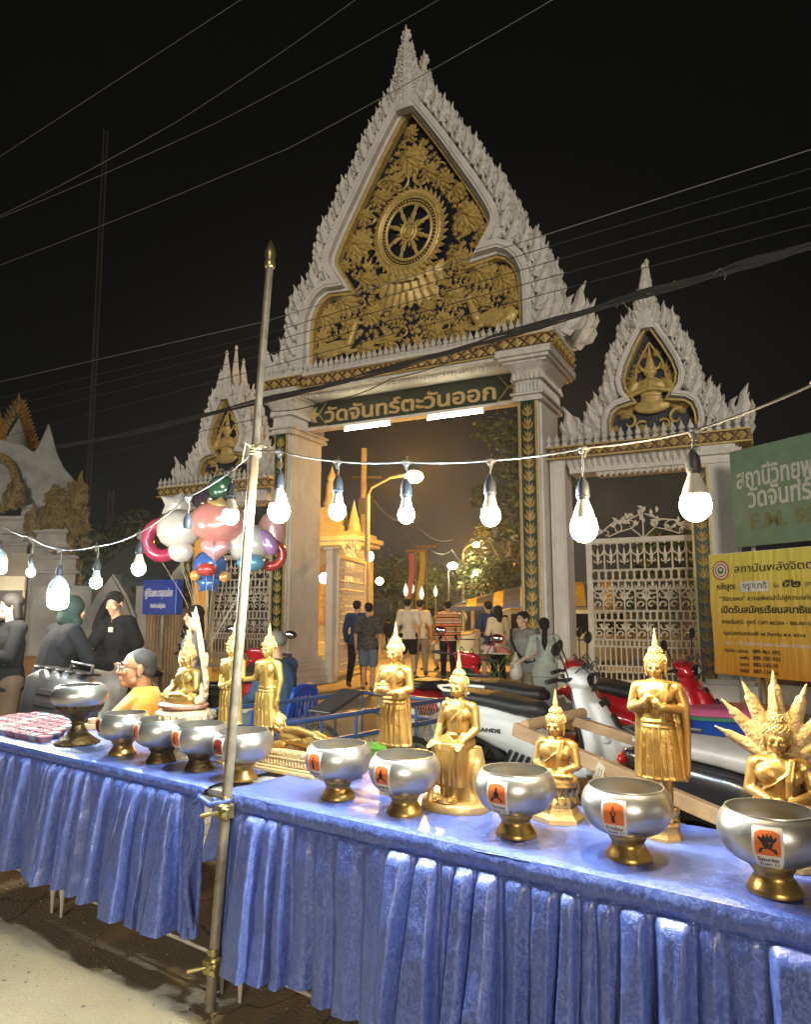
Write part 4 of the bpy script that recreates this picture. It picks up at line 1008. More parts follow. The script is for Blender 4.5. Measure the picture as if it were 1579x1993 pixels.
def seated_body(b, h, z0, earth=False, hw=.085):
    """cross-legged figure, seat at z0"""
    e = lambda x, y, z: (x, y, z0+z)
    b.loft([(0, .012, z0+.0, .050, .040), (0, .010, z0+.03, .049, .038), (0, .006, z0+.06, .044, .032), (0, .004, z0+.10, .050, .035), (0, .004, z0+.125, .056, .035), (0, .006, z0+.142, .049, .028), (0, .010, z0+.155, .022, .019)], 26)
    for s in (-1, 1):
        b.ball(e(s*.052, .008, .126), (.023, .023, .023)); b.ball(e(s*.028, -.016, .106), (.030, .019, .025)); b.ball(e(s*.034, .006, .138), (.032, .023, .014))
        b.chain((e(s*.030, .012, .018), .027), (e(s*hw, -.036, .020), .0205))
    b.chain((e(hw, -.036, .016), .0185), (e(.01, -.066, .014), .015), (e(-.045, -.062, .016), .012)); b.chain((e(-hw, -.036, .018), .0185), (e(-.01, -.062, .030), .0155), (e(.048, -.055, .034), .012))
    b.ball(e(.058, -.052, .036), (.024, .011, .009)); b.ball(e(-.055, -.058, .014), (.024, .011, .009))
    b.loft([(0, -.02, z0-.002, hw+.018, .060), (0, -.02, z0+.010, hw+.014, .056)], 26)
    A, B_, C_ = .0195, .0158, .0110
    b.chain((e(.060, .010, .124), A), (e(.074, .004, .062), B_), (e(.022, -.050, .042), C_)); st_hand(b, e(.022, -.050, .042), (-1, -.15, -.02), (0, 0, 1), 1.0)
    if earth:
        b.chain((e(-.060, .010, .124), A), (e(-.084, -.004, .068), B_), (e(-.088, -.050, .040), C_)); st_hand(b, e(-.088, -.050, .040), (-.05, -.6, -.8), (-.1, -1, .3), 1.05)
    else:
        b.chain((e(-.060, .010, .124), A), (e(-.074, .004, .062), B_), (e(-.022, -.052, .050), C_)); st_hand(b, e(-.022, -.052, .050), (1, -.1, -.02), (0, 0, 1), 1.0)
    b.chain(e2(z0, .046, -.012, .146), e2(z0, .028, -.034, .118), e2(z0, -.012, -.036, .085), e2(z0, -.046, -.008, .062))
    b.loft([(.020, -.030, z0+.05, .009, .007), (.024, -.037, z0+.095, .010, .005), (.034, -.022, z0+.15, .010, .007)], 10)
    st_head(b, h, (0, -.002, z0+.160), 1.0)
def e2(z0, x, y, z): return ((x, y, z0+z), .0028)

standing(tw(1.53, .36), 'slim standing gold Buddha with both hands crossed low at its waist, left of the pole', 'low', gold=M_SGOLDL)
standing(tw(1.74, .40), 'standing gold Buddha right of the pole with one arm held forward and one hanging', 'arm', gold=M_SGOLDL)
standing(tw(2.53, .36), 'standing gold Buddha carrying a small round bowl before its waist', 'bowl', sc=1.02)
standing(tw(3.57, .42), 'large standing gold Buddha with hands crossed on its chest and a wide robe', 'crossed', rz=TR+.12)
# small meditating statue
t = thing('buddha_statue', 'small meditating gold Buddha on a lotus seat and six sided base', 'statue', tw(3.21, .41), TR+.05, SG)
b = Blob(); h = MB(); seated_body(b, h, .125, hw=.072); b.fuse('body', M_SGOLD, t, .0026, 3); h.build('curled_hair', M_SGOLD2, t, smooth=70)
q = MB(); lotus(q, .070, .062, .058, 16); poly_base(q, 6, ((.096, .096, 0, .016), (.092, .080, .016, .030), (.080, .072, .030, .050), (.066, .066, .05, .066)), pi/6, 1, .8); q.build('pedestal', M_SGOLD2, t, smooth=30)
# serpent-hooded statue
t = thing('buddha_statue', 'gold Buddha seated beneath a spread hood of seven pale serpent heads', 'statue', tw(3.92, .43), TR+.10, SG, scale=1.14)
b = Blob(); h = MB(); seated_body(b, h, .105); b.fuse('body', M_SGOLD, t, .0026, 3); h.build('curled_hair', M_SGOLD2, t, smooth=70)
b = Blob()
for (a, L, w) in ((0, .225, .026), (-.34, .205, .024), (.34, .205, .024), (-.68, .185, .022), (.68, .185, .022), (-1.08, .15, .019), (1.08, .15, .019)):
    o = V((0, .045, .232)); dd = V((sin(a), 0, cos(a))); bend = V((sin(a)*.02, -.03, .015))
    w *= .92; pts = [(o, w*1.25), (o+dd*L*.3, w*1.12), (o+dd*L*.6+bend*.3, w*.78), (o+dd*L*.82+bend*.8, w*.46), (o+dd*L+bend*1.2, w*.12)]; b.chain(*[(p_+V((-dd.z, 0, dd.x))*w*.25, r_*.85) for p_, r_ in pts[:4]]); b.chain(*[(p_-V((-dd.z, 0, dd.x))*w*.25, r_*.85) for p_, r_ in pts[:4]])
    b.chain(*pts)
    for k in range(9): p = o+dd*L*(.12+.085*k)+bend*(.02*k); b.tube([p+V((-dd.z*w*.75, -w*1.02, dd.x*w*.75))*(1-.075*k), p+V((0, -w*1.22, 0))*(1-.075*k), p+V((dd.z*w*.75, -w*1.02, -dd.x*w*.75))*(1-.075*k)], .0026, 5)
b.ball((0, .045, .20), (.075, .03, .10)); b.loft([(0, .02, .06, .10, .075), (0, .02, .09, .105, .08), (0, .02, .105, .1, .075)], 24)
b.fuse('serpent_hood', M_SROUGH, t, .003, 1)
q = MB(); lotus(q, .095, .03, .05, 18); poly_base(q, 8, ((.115, .115, 0, .014), (.11, .095, .014, .034)), pi/8); q.build('pedestal', M_SGOLD2, t, smooth=30)
# seated on a rock
t = thing('buddha_statue', 'tall gold Buddha seated on a rock with feet down and open palms on its knees', 'statue', tw(2.84, .33), TR+.02, SG)
b = Blob(); h = MB()
b.loft([(0, .035, .225, .056, .045), (0, .030, .27, .050, .036), (0, .028, .32, .054, .036), (0, .028, .355, .058, .036), (0, .030, .376, .050, .028), (0, .034, .39, .022, .02)], 26)
for s in (-1, 1):
    b.ball((s*.055, .032, .360), (.024, .024, .024)); b.ball((s*.028, .008, .336), (.030, .019, .025)); b.ball((s*.034, .03, .372), (.032, .023, .014))
    b.chain(((s*.032, .03, .235), .034), ((s*.042, -.050, .222), .028), ((s*.036, -.046, .10), .020)); b.cap((s*.022, -.048, .05), (s*.024, -.046, .12), .0135, .016); b.ball((s*.024, -.068, .046), (.015, .032, .010))
    b.chain(((s*.062, .034, .356), .0200), ((s*.078, .020, .285), .0165), ((s*.055, -.045, .248), .0115)); st_hand(b, (s*.055, -.045, .248), (s*.15, -.8, -.35), (0, -.3, 1), 1.1)
    for k in range(3): b.cap((s*(.014+.018*k), -.072, .21), (s*(.014+.019*k), -.070, .095), .0026, .003)
b.loft([(0, -.030, .086, .066, .038), (0, -.032, .15, .064, .040), (0, -.030, .215, .066, .044), (0, -.015, .24, .06, .05)], 24, 3)
b.tube([(.051*cos(a), .030-.038*sin(a), .262) for a in [2*pi*i/24 for i in range(24)]], .005, 6, closed=True)
b.chain(((.048, .016, .382), .003), ((.030, -.008, .352), .003), ((-.012, -.010, .315), .003), ((-.048, .02, .29), .003)); b.loft([(.020, -.006, .27, .009, .007), (.024, -.011, .33, .010, .005), (.034, .006, .385, .010, .007)], 10)
st_head(b, h, (0, .022, .398), 1.05); b.fuse('body', M_SGOLD, t, .0026, 3); h.build('curled_hair', M_SGOLD2, t, smooth=70)
b = Blob(); b.loft([(.01, .05, .02, .085, .060), (.01, .055, .09, .08, .055), (.01, .055, .16, .075, .052), (.01, .05, .215, .065, .045)], 18, 3); b.ball((.07, .04, .10), (.03, .04, .09)); b.ball((-.05, .05, .14), (.035, .03, .06)); b.fuse('rock_seat', M_SGOLD2, t, .004, 2)
q = MB(); q.lathe([(.115, 0), (.118, .008), (.115, .026), (.108, .032), (.002, .032)], (0, 0, 0), 32, 1.15, .95); q.lathe([(.03, .03), (.038, .036), (.036, .046), (.002, .046)], (0, -.06, 0), 20); q.build('oval_base', M_SGOLD2, t, smooth=40)
b = Blob(); b.chain(((-.065, -.075, .035), .014), ((-.063, -.072, .06), .012), ((-.06, -.078, .085), .009)); b.ball((-.058, -.082, .097), .0095); b.cap((-.068, -.082, .07), (-.05, -.095, .085), .005, .004); b.ball((-.05, -.055, .045), (.012, .02, .012)); b.fuse('kneeling_monkey', M_SGOLD2, t, .0026, 2)
# reclining
t = thing('reclining_statue', 'small gold reclining Buddha propped on one arm upon a long carved base', 'statue', tw(1.98, .42), TR+.02, SG)
q = MB()
for (hx, hy, z0, z1) in ((.265, .085, 0, .018), (.255, .078, .018, .030), (.245, .070, .030, .062), (.252, .076, .062, .074), (.248, .072, .074, .10)): q.box((.0, 0, (z0+z1)/2), (hx*2, hy*2, z1-z0), bev=.003)
for i in range(26):
    M = Matrix.Translation((-.235+i*.0188, -.071, .034)) @ Matrix.Rotation(.12, 4, 'X'); q.leaf([(0, 0), (0, .012), (0, .026)], [.006, .008, .002], .006, M)
    M = Matrix.Translation((-.235+i*.0188, -.073, .096)) @ Matrix.Rotation(pi-.1, 4, 'X'); q.leaf([(0, 0), (0, .009), (0, .02)], [.008, .008, .002], .006, M)
q.build('carved_base', M_SROUGH, t, smooth=30)
b = Blob(); h = MB()
b.chain(((-.115, .0, .155), .040), ((-.06, .0, .150), .042), ((.0, .0, .138), .036), ((.05, 0, .142), .046), ((.12, -.01, .135), .036), ((.20, -.005, .128), .028), ((.24, 0, .122), .02))
b.chain(((-.10, -.02, .180), .020), ((-.02, -.03, .190), .0155), ((.06, -.03, .178), .012)); st_hand(b, (.06, -.03, .178), (1, -.1, -.15), (0, -.5, 1), 1.1)
b.chain(((-.115, -.02, .120), .019), ((-.185, -.045, .108), .0145), ((-.185, -.028, .165), .011)); st_hand(b, (-.185, -.028, .165), (.2, .2, 1), (0, -1, 0), 1.0)
st_head(b, h, (-.145, -.01, .172), 1.0, 0, Matrix.Rotation(-.62, 4, 'Y'), fh=.03)
for k in range(5): b.tube([(-.09+.02*k, -.042, .135+.004*k), (.02+.02*k, -.044, .150-.008*k), (.20, -.03, .120+.006*k)], .0022, 5)
b.ball((.255, 0, .118), (.014, .02, .026)); b.fuse('body', M_SGOLD, t, .0028, 2); h.build('curled_hair', M_SROUGH, t, smooth=70)
# ornate seated statue with flame arch
t = thing('buddha_statue', 'seated gold Buddha under a pointed flame arch on an ornate whitewashed pedestal', 'statue', tw(1.18, .36), TR-.10, SG, scale=1.13)
b = Blob(); h = MB(); seated_body(b, h, .232, earth=True, hw=.088); b.fuse('body', M_SGOLDL, t, .0027, 3); h.build('curled_hair', M_SROUGH, t, smooth=70)
q = MB(); q.lathe([(.10, .205), (.125, .212), (.128, .222), (.118, .230), (.002, .232)], (0, -.01, 0), 32, 1, .8); q.build('pink_cushion', M_PINK, t, smooth=50)
q = MB(); q.lathe([(.155, 0), (.158, .012), (.145, .02), (.138, .05), (.145, .058), (.130, .07), (.105, .085), (.10, .10), (.112, .112), (.12, .125), (.135, .14), (.142, .155), (.15, .172), (.148, .185), (.13, .196), (.10, .206)], (0, 0, 0), 32, 1, .82)
for (r0, z, hh, n, tl, w) in ((.142, .160, .032, 26, .35, .015), (.136, .155, .03, 26, pi-.35, .015), (.128, .132, .028, 22, pi-.5, .015), (.142, .05, .03, 26, .3, .014), (.15, .018, .03, 26, .25, .015), (.108, .09, .025, 20, .3, .013)):
    for i in range(n):
        M = Matrix.Diagonal((1, .82, 1, 1)) @ Matrix.Rotation(2*pi*i/n, 4, 'Z') @ Matrix.Translation((0, -r0, z)) @ Matrix.Rotation(tl, 4, 'X'); q.leaf([(0, 0), (0, hh*.5), (0, hh)], [w*.8, w, .002], .01, M)
for i in range(16): a = 2*pi*i/16; q.ball((.152*cos(a), .125*sin(a), .17), .009, data=SPHS)
q.build('ornate_pedestal', M_CHALK, t, smooth=35)
b = Blob()                                              # the flame arch
arch = []
for s in (-1, 1):
    pts = [((s*.098, .035, .25), .014), ((s*.105, .035, .33), .015), ((s*.085, .035, .40), .015), ((s*.062, .035, .455), .0145), ((s*.042, .035, .52), .0135), ((s*.020, .035, .585), .011), ((0, .035, .66), .003)]
    b.chain(*pts); b.chain(((s*.092, .035, .385), .013), ((s*.108, .03, .40), .010), ((s*.116, .03, .43), .007), ((s*.110, .03, .455), .003))
    for i in range(14):
        k = i/13; z = .26+.36*k; x = .112*(1-k)**.75+.012; b.cap((s*x, .03, z), (s*(x+.014), .028, z+.016), .006, .002)
    b.chain(((s*.118, .01, .24), .012), ((s*.125, .0, .29), .010), ((s*.122, 0, .32), .004)); b.ball((s*.118, .0, .25), (.016, .016, .022)); b.ball((s*.122, -.02, .245), (.012, .012, .02))
b.cap((0, .035, .56), (0, .035, .655), .016, .003)
b.fuse('flame_arch', M_CHALK, t, .0032, 1)
# ================================================================== IRON GATES
def bars(q, pts, w=.011): q.tube(pts, w, 4, caps=False)
def s_scroll(q, x, z, r, a0, turn, w=.0135):
    q.tube([(x+r*(1-.8*i/14)*cos(a0+turn*i/14*5), 0, z+r*(1-.8*i/14)*sin(a0+turn*i/14*5)) for i in range(15)], w, 4, caps=False)
def iron_leaf_fill(q, x0, x1, z0, z1):
    """tiers of cast-iron ornament between x0..x1, z0..z1"""
    W = x1-x0; Hh = z1-z0
    tiers = [(0, .06, 'bars'), (.06, .10, 'ring'), (.10, .24, 'bars'), (.24, .29, 'ring'), (.29, .43, 'scroll'), (.43, .50, 'ring'), (.50, .66, 'scroll'), (.66, .72, 'arch'), (.72, .80, 'ring'), (.80, 1.0, 'arch')]
    for a, b_, k in tiers:
        za, zb = z0+Hh*a, z0+Hh*b_; h = zb-za
        bars(q, [(x0, 0, za), (x1, 0, za)], .016)
        if k == 'bars':
            n = int(W/.085)
            for i in range(1, n): x = x0+W*i/n; bars(q, [(x, 0, za), (x, 0, zb)], .0135)
        elif k == 'ring':
            n = max(3, int(W/(h*.62)))
            for i in range(n): x = x0+W*(i+.5)/n; q.ring((x, 0, (za+zb)/2), W/n*.60, .011, 12, 4, rad2=h*.48)
        elif k == 'scroll':
            n = max(2, int(W/.30))
            for i in range(n):
                x = x0+W*(i+.5)/n; c = W/n
                bars(q, [(x-c/2, 0, za), (x-c/2, 0, zb)], .0135); bars(q, [(x, 0, za), (x, 0, zb)], .012)
                for s in (-1, 1):
                    s_scroll(q, x+s*c*.22, za+h*.28, c*.2, pi/2-s*pi/2+.4, s); s_scroll(q, x+s*c*.22, za+h*.72, c*.2, pi/2-s*pi/2-.4, -s)
                    q.leaf([(x, za+h*.45), (x+s*c*.12, za+h*.62), (x+s*c*.10, za+h*.85)], [.008, .028, .003], .016)
        else:
            n = max(3, int(W/.22))
            for i in range(n):
                x = x0+W*(i+.5)/n; c = W/n
                bars(q, [(x-c/2, 0, za), (x-c/2, 0, zb)], .014)
                q.ring((x, 0, zb-c*.5), c*.46, .013, 10, 4, a0=0, a1=pi)
                for s in (-1, 1):
                    s_scroll(q, x+s*c*.2, za+h*.35, c*.19, pi/2+s*.6, s, .012)
                q.leaf([(x, za+h*.2), (x, za+h*.5), (x, za+h*.85)], [.008, .03, .003], .014)
                q.ball((x, 0, zb-.02), .018, data=SPHS)
    bars(q, [(x0, 0, z1), (x1, 0, z1)], .013)
def iron_gate(label, loc, rz, W, z0, z1, crest, group='ornamental iron gates of the temple gate'):
    t = thing('iron_gate', label, 'iron gate', loc, rz, group)
    q = MB(); f = .085
    q.box((f/2, 0, (z0+z1)/2), (f, .06, z1-z0)); q.box((W-f/2, 0, (z0+z1)/2), (f, .06, z1-z0)); q.box((W/2, 0, z1-f/2), (W-2*f, .058, f)); q.box((W/2, 0, z0+f/2), (W-2*f, .058, f)); q.build('frame', M_IRON, t, bevel=.004)
    q = MB(); iron_leaf_fill(q, f, W-f, z0+f, z1-f); q.build('ironwork', M_IRON, t)
    if crest:
        q = MB(); rn = random.Random(4)
        for s in (-1, 1):
            q.tube([(W/2+s*.04, 0, z1+crest*.75), (W/2+s*W*.14, 0, z1+crest*.55), (W/2+s*W*.26, 0, z1+crest*.5), (W/2+s*W*.36, 0, z1+crest*.2), (W/2+s*W*.46, 0, z1+.03)], .013, 5)
            q.tube([(W/2+s*.02, 0, z1), (W/2+s*W*.1, 0, z1+crest*.3), (W/2+s*W*.2, 0, z1+crest*.2), (W/2+s*W*.3, 0, z1+.03)], .011, 5)
            for (dx, dz, r, a) in ((.10, .40, .1, .5), (.22, .30, .1, 1.5), (.32, .14, .08, .3)): s_scroll(q, W/2+s*W*dx, z1+crest*dz, r, a if s > 0 else pi-a, s, .009)
            for k in range(26):
                u = rn.random(); x = W/2+s*W*.47*u; zt = crest*(1-u**1.3)*(.75+.3*rn.random()); z = z1+max(.03, zt*rn.uniform(.45, 1)); a = rn.uniform(-1.2, 1.2)
                M = Matrix.Translation((x, 0, z)) @ Matrix.Rotation(a, 4, 'Y'); q.leaf([(0, 0), (.01, .05), (0, .11)], [.008, .03, .003], .015, M)
        q.tube([(W/2, 0, z1), (W/2, 0, z1+crest*.9)], .012, 5); q.ball((W/2, 0, z1+crest*.93), .03, data=SPHS)
        q.build('leafy_crest', M_IRON, t)
    return t
iron_gate('closed cream iron gate in the right side bay behind the scooters', gw(3.36, .36, 0), GR, 1.93, .28, 2.74, .52)
iron_gate('closed cream iron gate in the left side bay behind the balloon strings', gw(-5.05, .36, 0), GR, 1.78, .28, 2.74, .52)
A_ = gnd(655, 1328); B_ = gnd(765, 1290); dd_ = (B_-A_); Lf = 2.5
iron_gate('open cream iron gate leaf swung inwards beside the left main column', A_, atan2(dd_.y, dd_.x), Lf, .12, 2.75, .42)
q = MB(); q.box((0, 0, 1.42), (.17, .17, 2.84), bev=.015); q.box((0, 0, 2.86), (.25, .25, .06), bev=.01); q.box((0, 0, .12), (.24, .24, .24), bev=.01)
tag(q.build('gate_post', M_WHITE, None, loc=A_+V((-.15, .02, 0)), rot=(0, 0, GR)), 'square plastered gate post behind the left main column, holding the open iron leaf', 'post')

# ================================================================== SIGNS AND WALL ON THE RIGHT
SA = at(1424, 960, 10.6); SA.z = 0; SDIR = V((.42, -.907, 0)).normalized(); SR_ = atan2(SDIR.y, SDIR.x)
def zat(px, py, Y): return at(px, py, Y).z
sg = thing('green_sign', 'large faded green radio station board with white Thai lettering on the right', 'sign', SA, SR_)
q = MB(); zt = zat(1420, 880, 10.6); zb = zat(1428, 1066, 10.6); q.box((1.45, .03, (zt+zb)/2), (2.9, .05, zt-zb), bev=.006); q.build('board', M_SIGNGREEN, sg)
Hs = zt-zb
q = MB(); put_text(q, 'สถานีวิทยุพระพุทธศาสนา', .10, 2.75, zt-.40*Hs, Hs*.19, .003, .004, .022); put_text(q, 'วัดจันทร์ตะวันออก', .28, 2.4, zt-.61*Hs, Hs*.19, .003, .004, .022); q.build('white_lettering', M_SIGNWHITE, sg)
q = MB(); put_text(q, 'F.M. 93', .30, 1.35, zb+.175*Hs, Hs*.145, .003, .003, .03); q.build('faded_lettering', M_FADEDYEL, sg)
q = MB()
for x in (.25, 2.5): q.tube([(x, .09, 0), (x, .09, zb+.6)], .035, 10)
q.build('post', M_STEEL, sg)
BA = at(1386, 1195, 10.2); BA.z = 0
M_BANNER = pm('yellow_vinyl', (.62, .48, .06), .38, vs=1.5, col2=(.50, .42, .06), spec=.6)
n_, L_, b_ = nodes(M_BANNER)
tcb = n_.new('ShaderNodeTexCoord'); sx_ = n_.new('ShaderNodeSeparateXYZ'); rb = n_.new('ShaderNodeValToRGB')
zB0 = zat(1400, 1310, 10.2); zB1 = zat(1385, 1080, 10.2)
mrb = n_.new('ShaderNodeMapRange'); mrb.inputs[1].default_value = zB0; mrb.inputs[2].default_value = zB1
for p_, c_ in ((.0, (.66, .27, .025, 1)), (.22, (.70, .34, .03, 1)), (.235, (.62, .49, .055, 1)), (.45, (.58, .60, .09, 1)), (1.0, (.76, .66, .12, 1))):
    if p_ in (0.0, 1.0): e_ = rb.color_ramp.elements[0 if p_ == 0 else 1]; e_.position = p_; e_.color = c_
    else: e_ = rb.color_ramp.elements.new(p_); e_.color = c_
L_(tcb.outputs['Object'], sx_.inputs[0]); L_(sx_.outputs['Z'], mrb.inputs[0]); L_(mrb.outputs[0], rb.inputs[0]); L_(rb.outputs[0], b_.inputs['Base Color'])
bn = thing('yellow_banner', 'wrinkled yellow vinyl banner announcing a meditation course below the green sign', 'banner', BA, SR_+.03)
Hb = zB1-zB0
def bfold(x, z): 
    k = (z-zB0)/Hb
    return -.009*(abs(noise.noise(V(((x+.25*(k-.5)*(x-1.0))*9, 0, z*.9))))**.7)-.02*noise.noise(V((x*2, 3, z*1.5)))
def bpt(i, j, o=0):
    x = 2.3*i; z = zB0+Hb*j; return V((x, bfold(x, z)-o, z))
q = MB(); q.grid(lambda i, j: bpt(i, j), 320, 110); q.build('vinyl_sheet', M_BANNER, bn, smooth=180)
fb = lambda p: V((p.x, bfold(p.x, p.z)-.007+p.y, p.z))
q = MB()
def bt(s, x0, x1, zf, h, off=.012): put_text(q, s, x0, x1, zB0+Hb*zf, Hb*h, 0, .0008, off, 'fit', fb)
bt('สถาบันพลังจิตตานุภาพ', .42, 2.05, .835, .062, .005); bt('หลักสูตร', .13, .42, .70, .05, .015); bt('ครูสมาธิ', .53, .90, .70, .05, .015); bt('รุ่น', 1.0, 1.07, .705, .03, .005); bt('๕๒', 1.12, 1.37, .70, .068, .022); bt('(ทวิ)', 1.43, 1.6, .71, .03, .005)
bt('“วิริยมงคล” ความเพียรนำไปสู่ความเจริญ', .15, 1.55, .605, .036, .008); bt('เปิดรับสมัครเรียนสมาธิแล้ว', .17, 1.62, .505, .055, .022); bt('ภาคจันทร์- ศุกร์ เวลา ๑๘.๐๐ - ๒๐.๓๐ น.', .17, 1.5, .415, .036, .012); bt('ปฐมนิเทศวันอาทิตย์ที่ ๒๕ สิงหาคม พ.ศ. ๒๕๖๗', .18, 1.38, .325, .030, .008)
for k, (a, b_) in enumerate((('ติดต่อโทร : อ.ภัทรกร', '089-961-592'), ('อรพิน', '089-707-935'), ('อนุสรณ์', '085-543-93'), ('ศิริศักดิ์', '087-134-66'))):
    bt(a, .18 if k == 0 else .42, .56, .185-.052*k, .026, .012); bt(b_, .62, 1.02 if k < 2 else .98, .185-.052*k, .032, .012)
q.build('black_lettering', M_INK, bn)
q = MB(); put_text(q, 'สาขา : 1 วัดจันทร์ตะวันออก อ.เมือง จ.พิษณุโลก', .18, 1.5, zB0+Hb*.245, Hb*.03, 0, .0008, .008, 'fit', fb); q.build('pale_lettering', M_PAPER, bn)
def bdisc(mb, x, z, r, o, r_in=0):
    n = 28; vs = [fb(V((x+r*cos(2*pi*i/n), -o, z+r*sin(2*pi*i/n)))) for i in range(n)]
    mb.add(vs, [tuple(range(n))])
q = MB(); q.cur = 0; bdisc(q, .20, zB0+Hb*.86, .135, .002); q.cur = 1; bdisc(q, .20, zB0+Hb*.86, .115, .004); q.cur = 0; bdisc(q, .20, zB0+Hb*.86, .095, .006); q.cur = 1; bdisc(q, .20, zB0+Hb*.86, .075, .008); q.cur = 2; bdisc(q, .20, zB0+Hb*.86, .05, .010); q.cur = 1; bdisc(q, .205, zB0+Hb*.865, .022, .012)
M_EMR = pm('emblem_red', (.50, .12, .05), .5); M_EMG = pm('emblem_green', (.05, .13, .10), .5)
q.build('round_emblem', [M_EMR, M_PAPER, M_EMG], bn)
q = MB(); q.grid(lambda i, j: fb(V((.50+.43*i, -.0005, zB0+Hb*(.675+.085*j)))), 12, 5); q.build('pale_patch', M_PAPER, bn)
q = MB(); q.box((1.15, .06, zB1-.03), (2.3, .03, .03)); q.box((1.15, .06, zB0+.03), (2.3, .03, .03)); q.tube([(.35, .09, 0), (.35, .09, zB1)], .03, 8); q.tube([(2.0, .09, 0), (2.0, .09, zB1)], .03, 8); q.build('steel_frame', M_STEEL, bn)
wl_ = thing('low_wall', 'low plastered wall with brown coping behind the yellow banner', 'wall', gw(5.95, .25, 0), SR_+.05)
q = MB(); q.box((2.5, .5, .2), (5.0, .22, .40)); q.build('wall', M_CONC, wl_); q = MB(); q.box((2.5, .5, .455), (5.05, .30, .11), bev=.01); q.build('coping', M_DKBROWN, wl_)
q = MB()
for i in range(26): q.tube([(.1+i*.19, .5, .5), (.1+i*.19, .5, 1.5)], .012, 5)
q.tube([(0, .5, 1.45), (5, .5, 1.45)], .015, 5); q.build('railing', M_IRON, wl_)

# ================================================================== SCOOTERS
M_SCW = pm('pearl_grey_scooter_paint', (.74, .75, .74), .25, var=.03, coat=.5); M_SCR = pm('dark_red_scooter_paint', (.42, .010, .018), .22, var=.1, coat=.6); M_SCB = pm('black_scooter_paint', (.016, .016, .018), .22, var=.1, coat=.5)
M_SEAT = pm('black_seat_vinyl', (.022, .021, .021), .5, var=.15, bump=.2, bs=120); M_SEATG = pm('grey_seat_cover', (.30, .29, .27), .45, vs=5, var=.12, bump=.2, bs=50)
M_CHROME = pm('chrome', (.7, .7, .7), .12, metal=1.0, var=.03); M_LENS = pm('clear_lamp_lens', (.55, .56, .56), .1, var=.05, spec=.8); M_REDLENS = pm('red_lamp_lens', (.35, .01, .01), .15, var=.05)
RX = Matrix.Rotation(pi/2, 4, 'Y')                     # loft axis z -> x
def xloft(b, secs, seg=18, pw=2.6):
    """secs (x, y, z, ry, rz) along x"""
    om = b.M; b.M = om @ Matrix(((0, 0, 1, 0), (0, 1, 0, 0), (-1, 0, 0, 0), (0, 0, 0, 1)))
    b.loft([(-z, y, x, rz, ry) for x, y, z, ry, rz in secs], seg, pw); b.M = om
def wheel(par, x, r=.27, w=.05, y=0):
    t = MB(); t.M = Matrix.Translation((x, y, r)) @ Matrix.Rotation(pi/2, 4, 'X')
    t.lathe([(r-.075, -w*.8), (r-.02, -w), (r-.004, -w*.55), (r, 0), (r-.004, w*.55), (r-.02, w), (r-.075, w*.8), (r-.075, -w*.8)], (0, 0, 0), 28)
    wv = MB(); wv.M = t.M; wv.ring((0, 0, 0), r-.08, .016, 24, 6, ax=(0, 0, 1)); wv.tube([(0, 0, -.06), (0, 0, .06)], .035, 10)
    for i in range(6): a = 2*pi*i/6; wv.bar((.03*cos(a), .03*sin(a), 0), ((r-.08)*cos(a), (r-.08)*sin(a), 0), .035, .03)
    o = MB(); o.ball((x, y, r), .03, data=SPHS); wo = o.build('wheel', M_BLACK, par)
    t.build('tyre', M_RUBBER, wo, smooth=40); wv.build('rim', M_GREYP, wo, smooth=40)
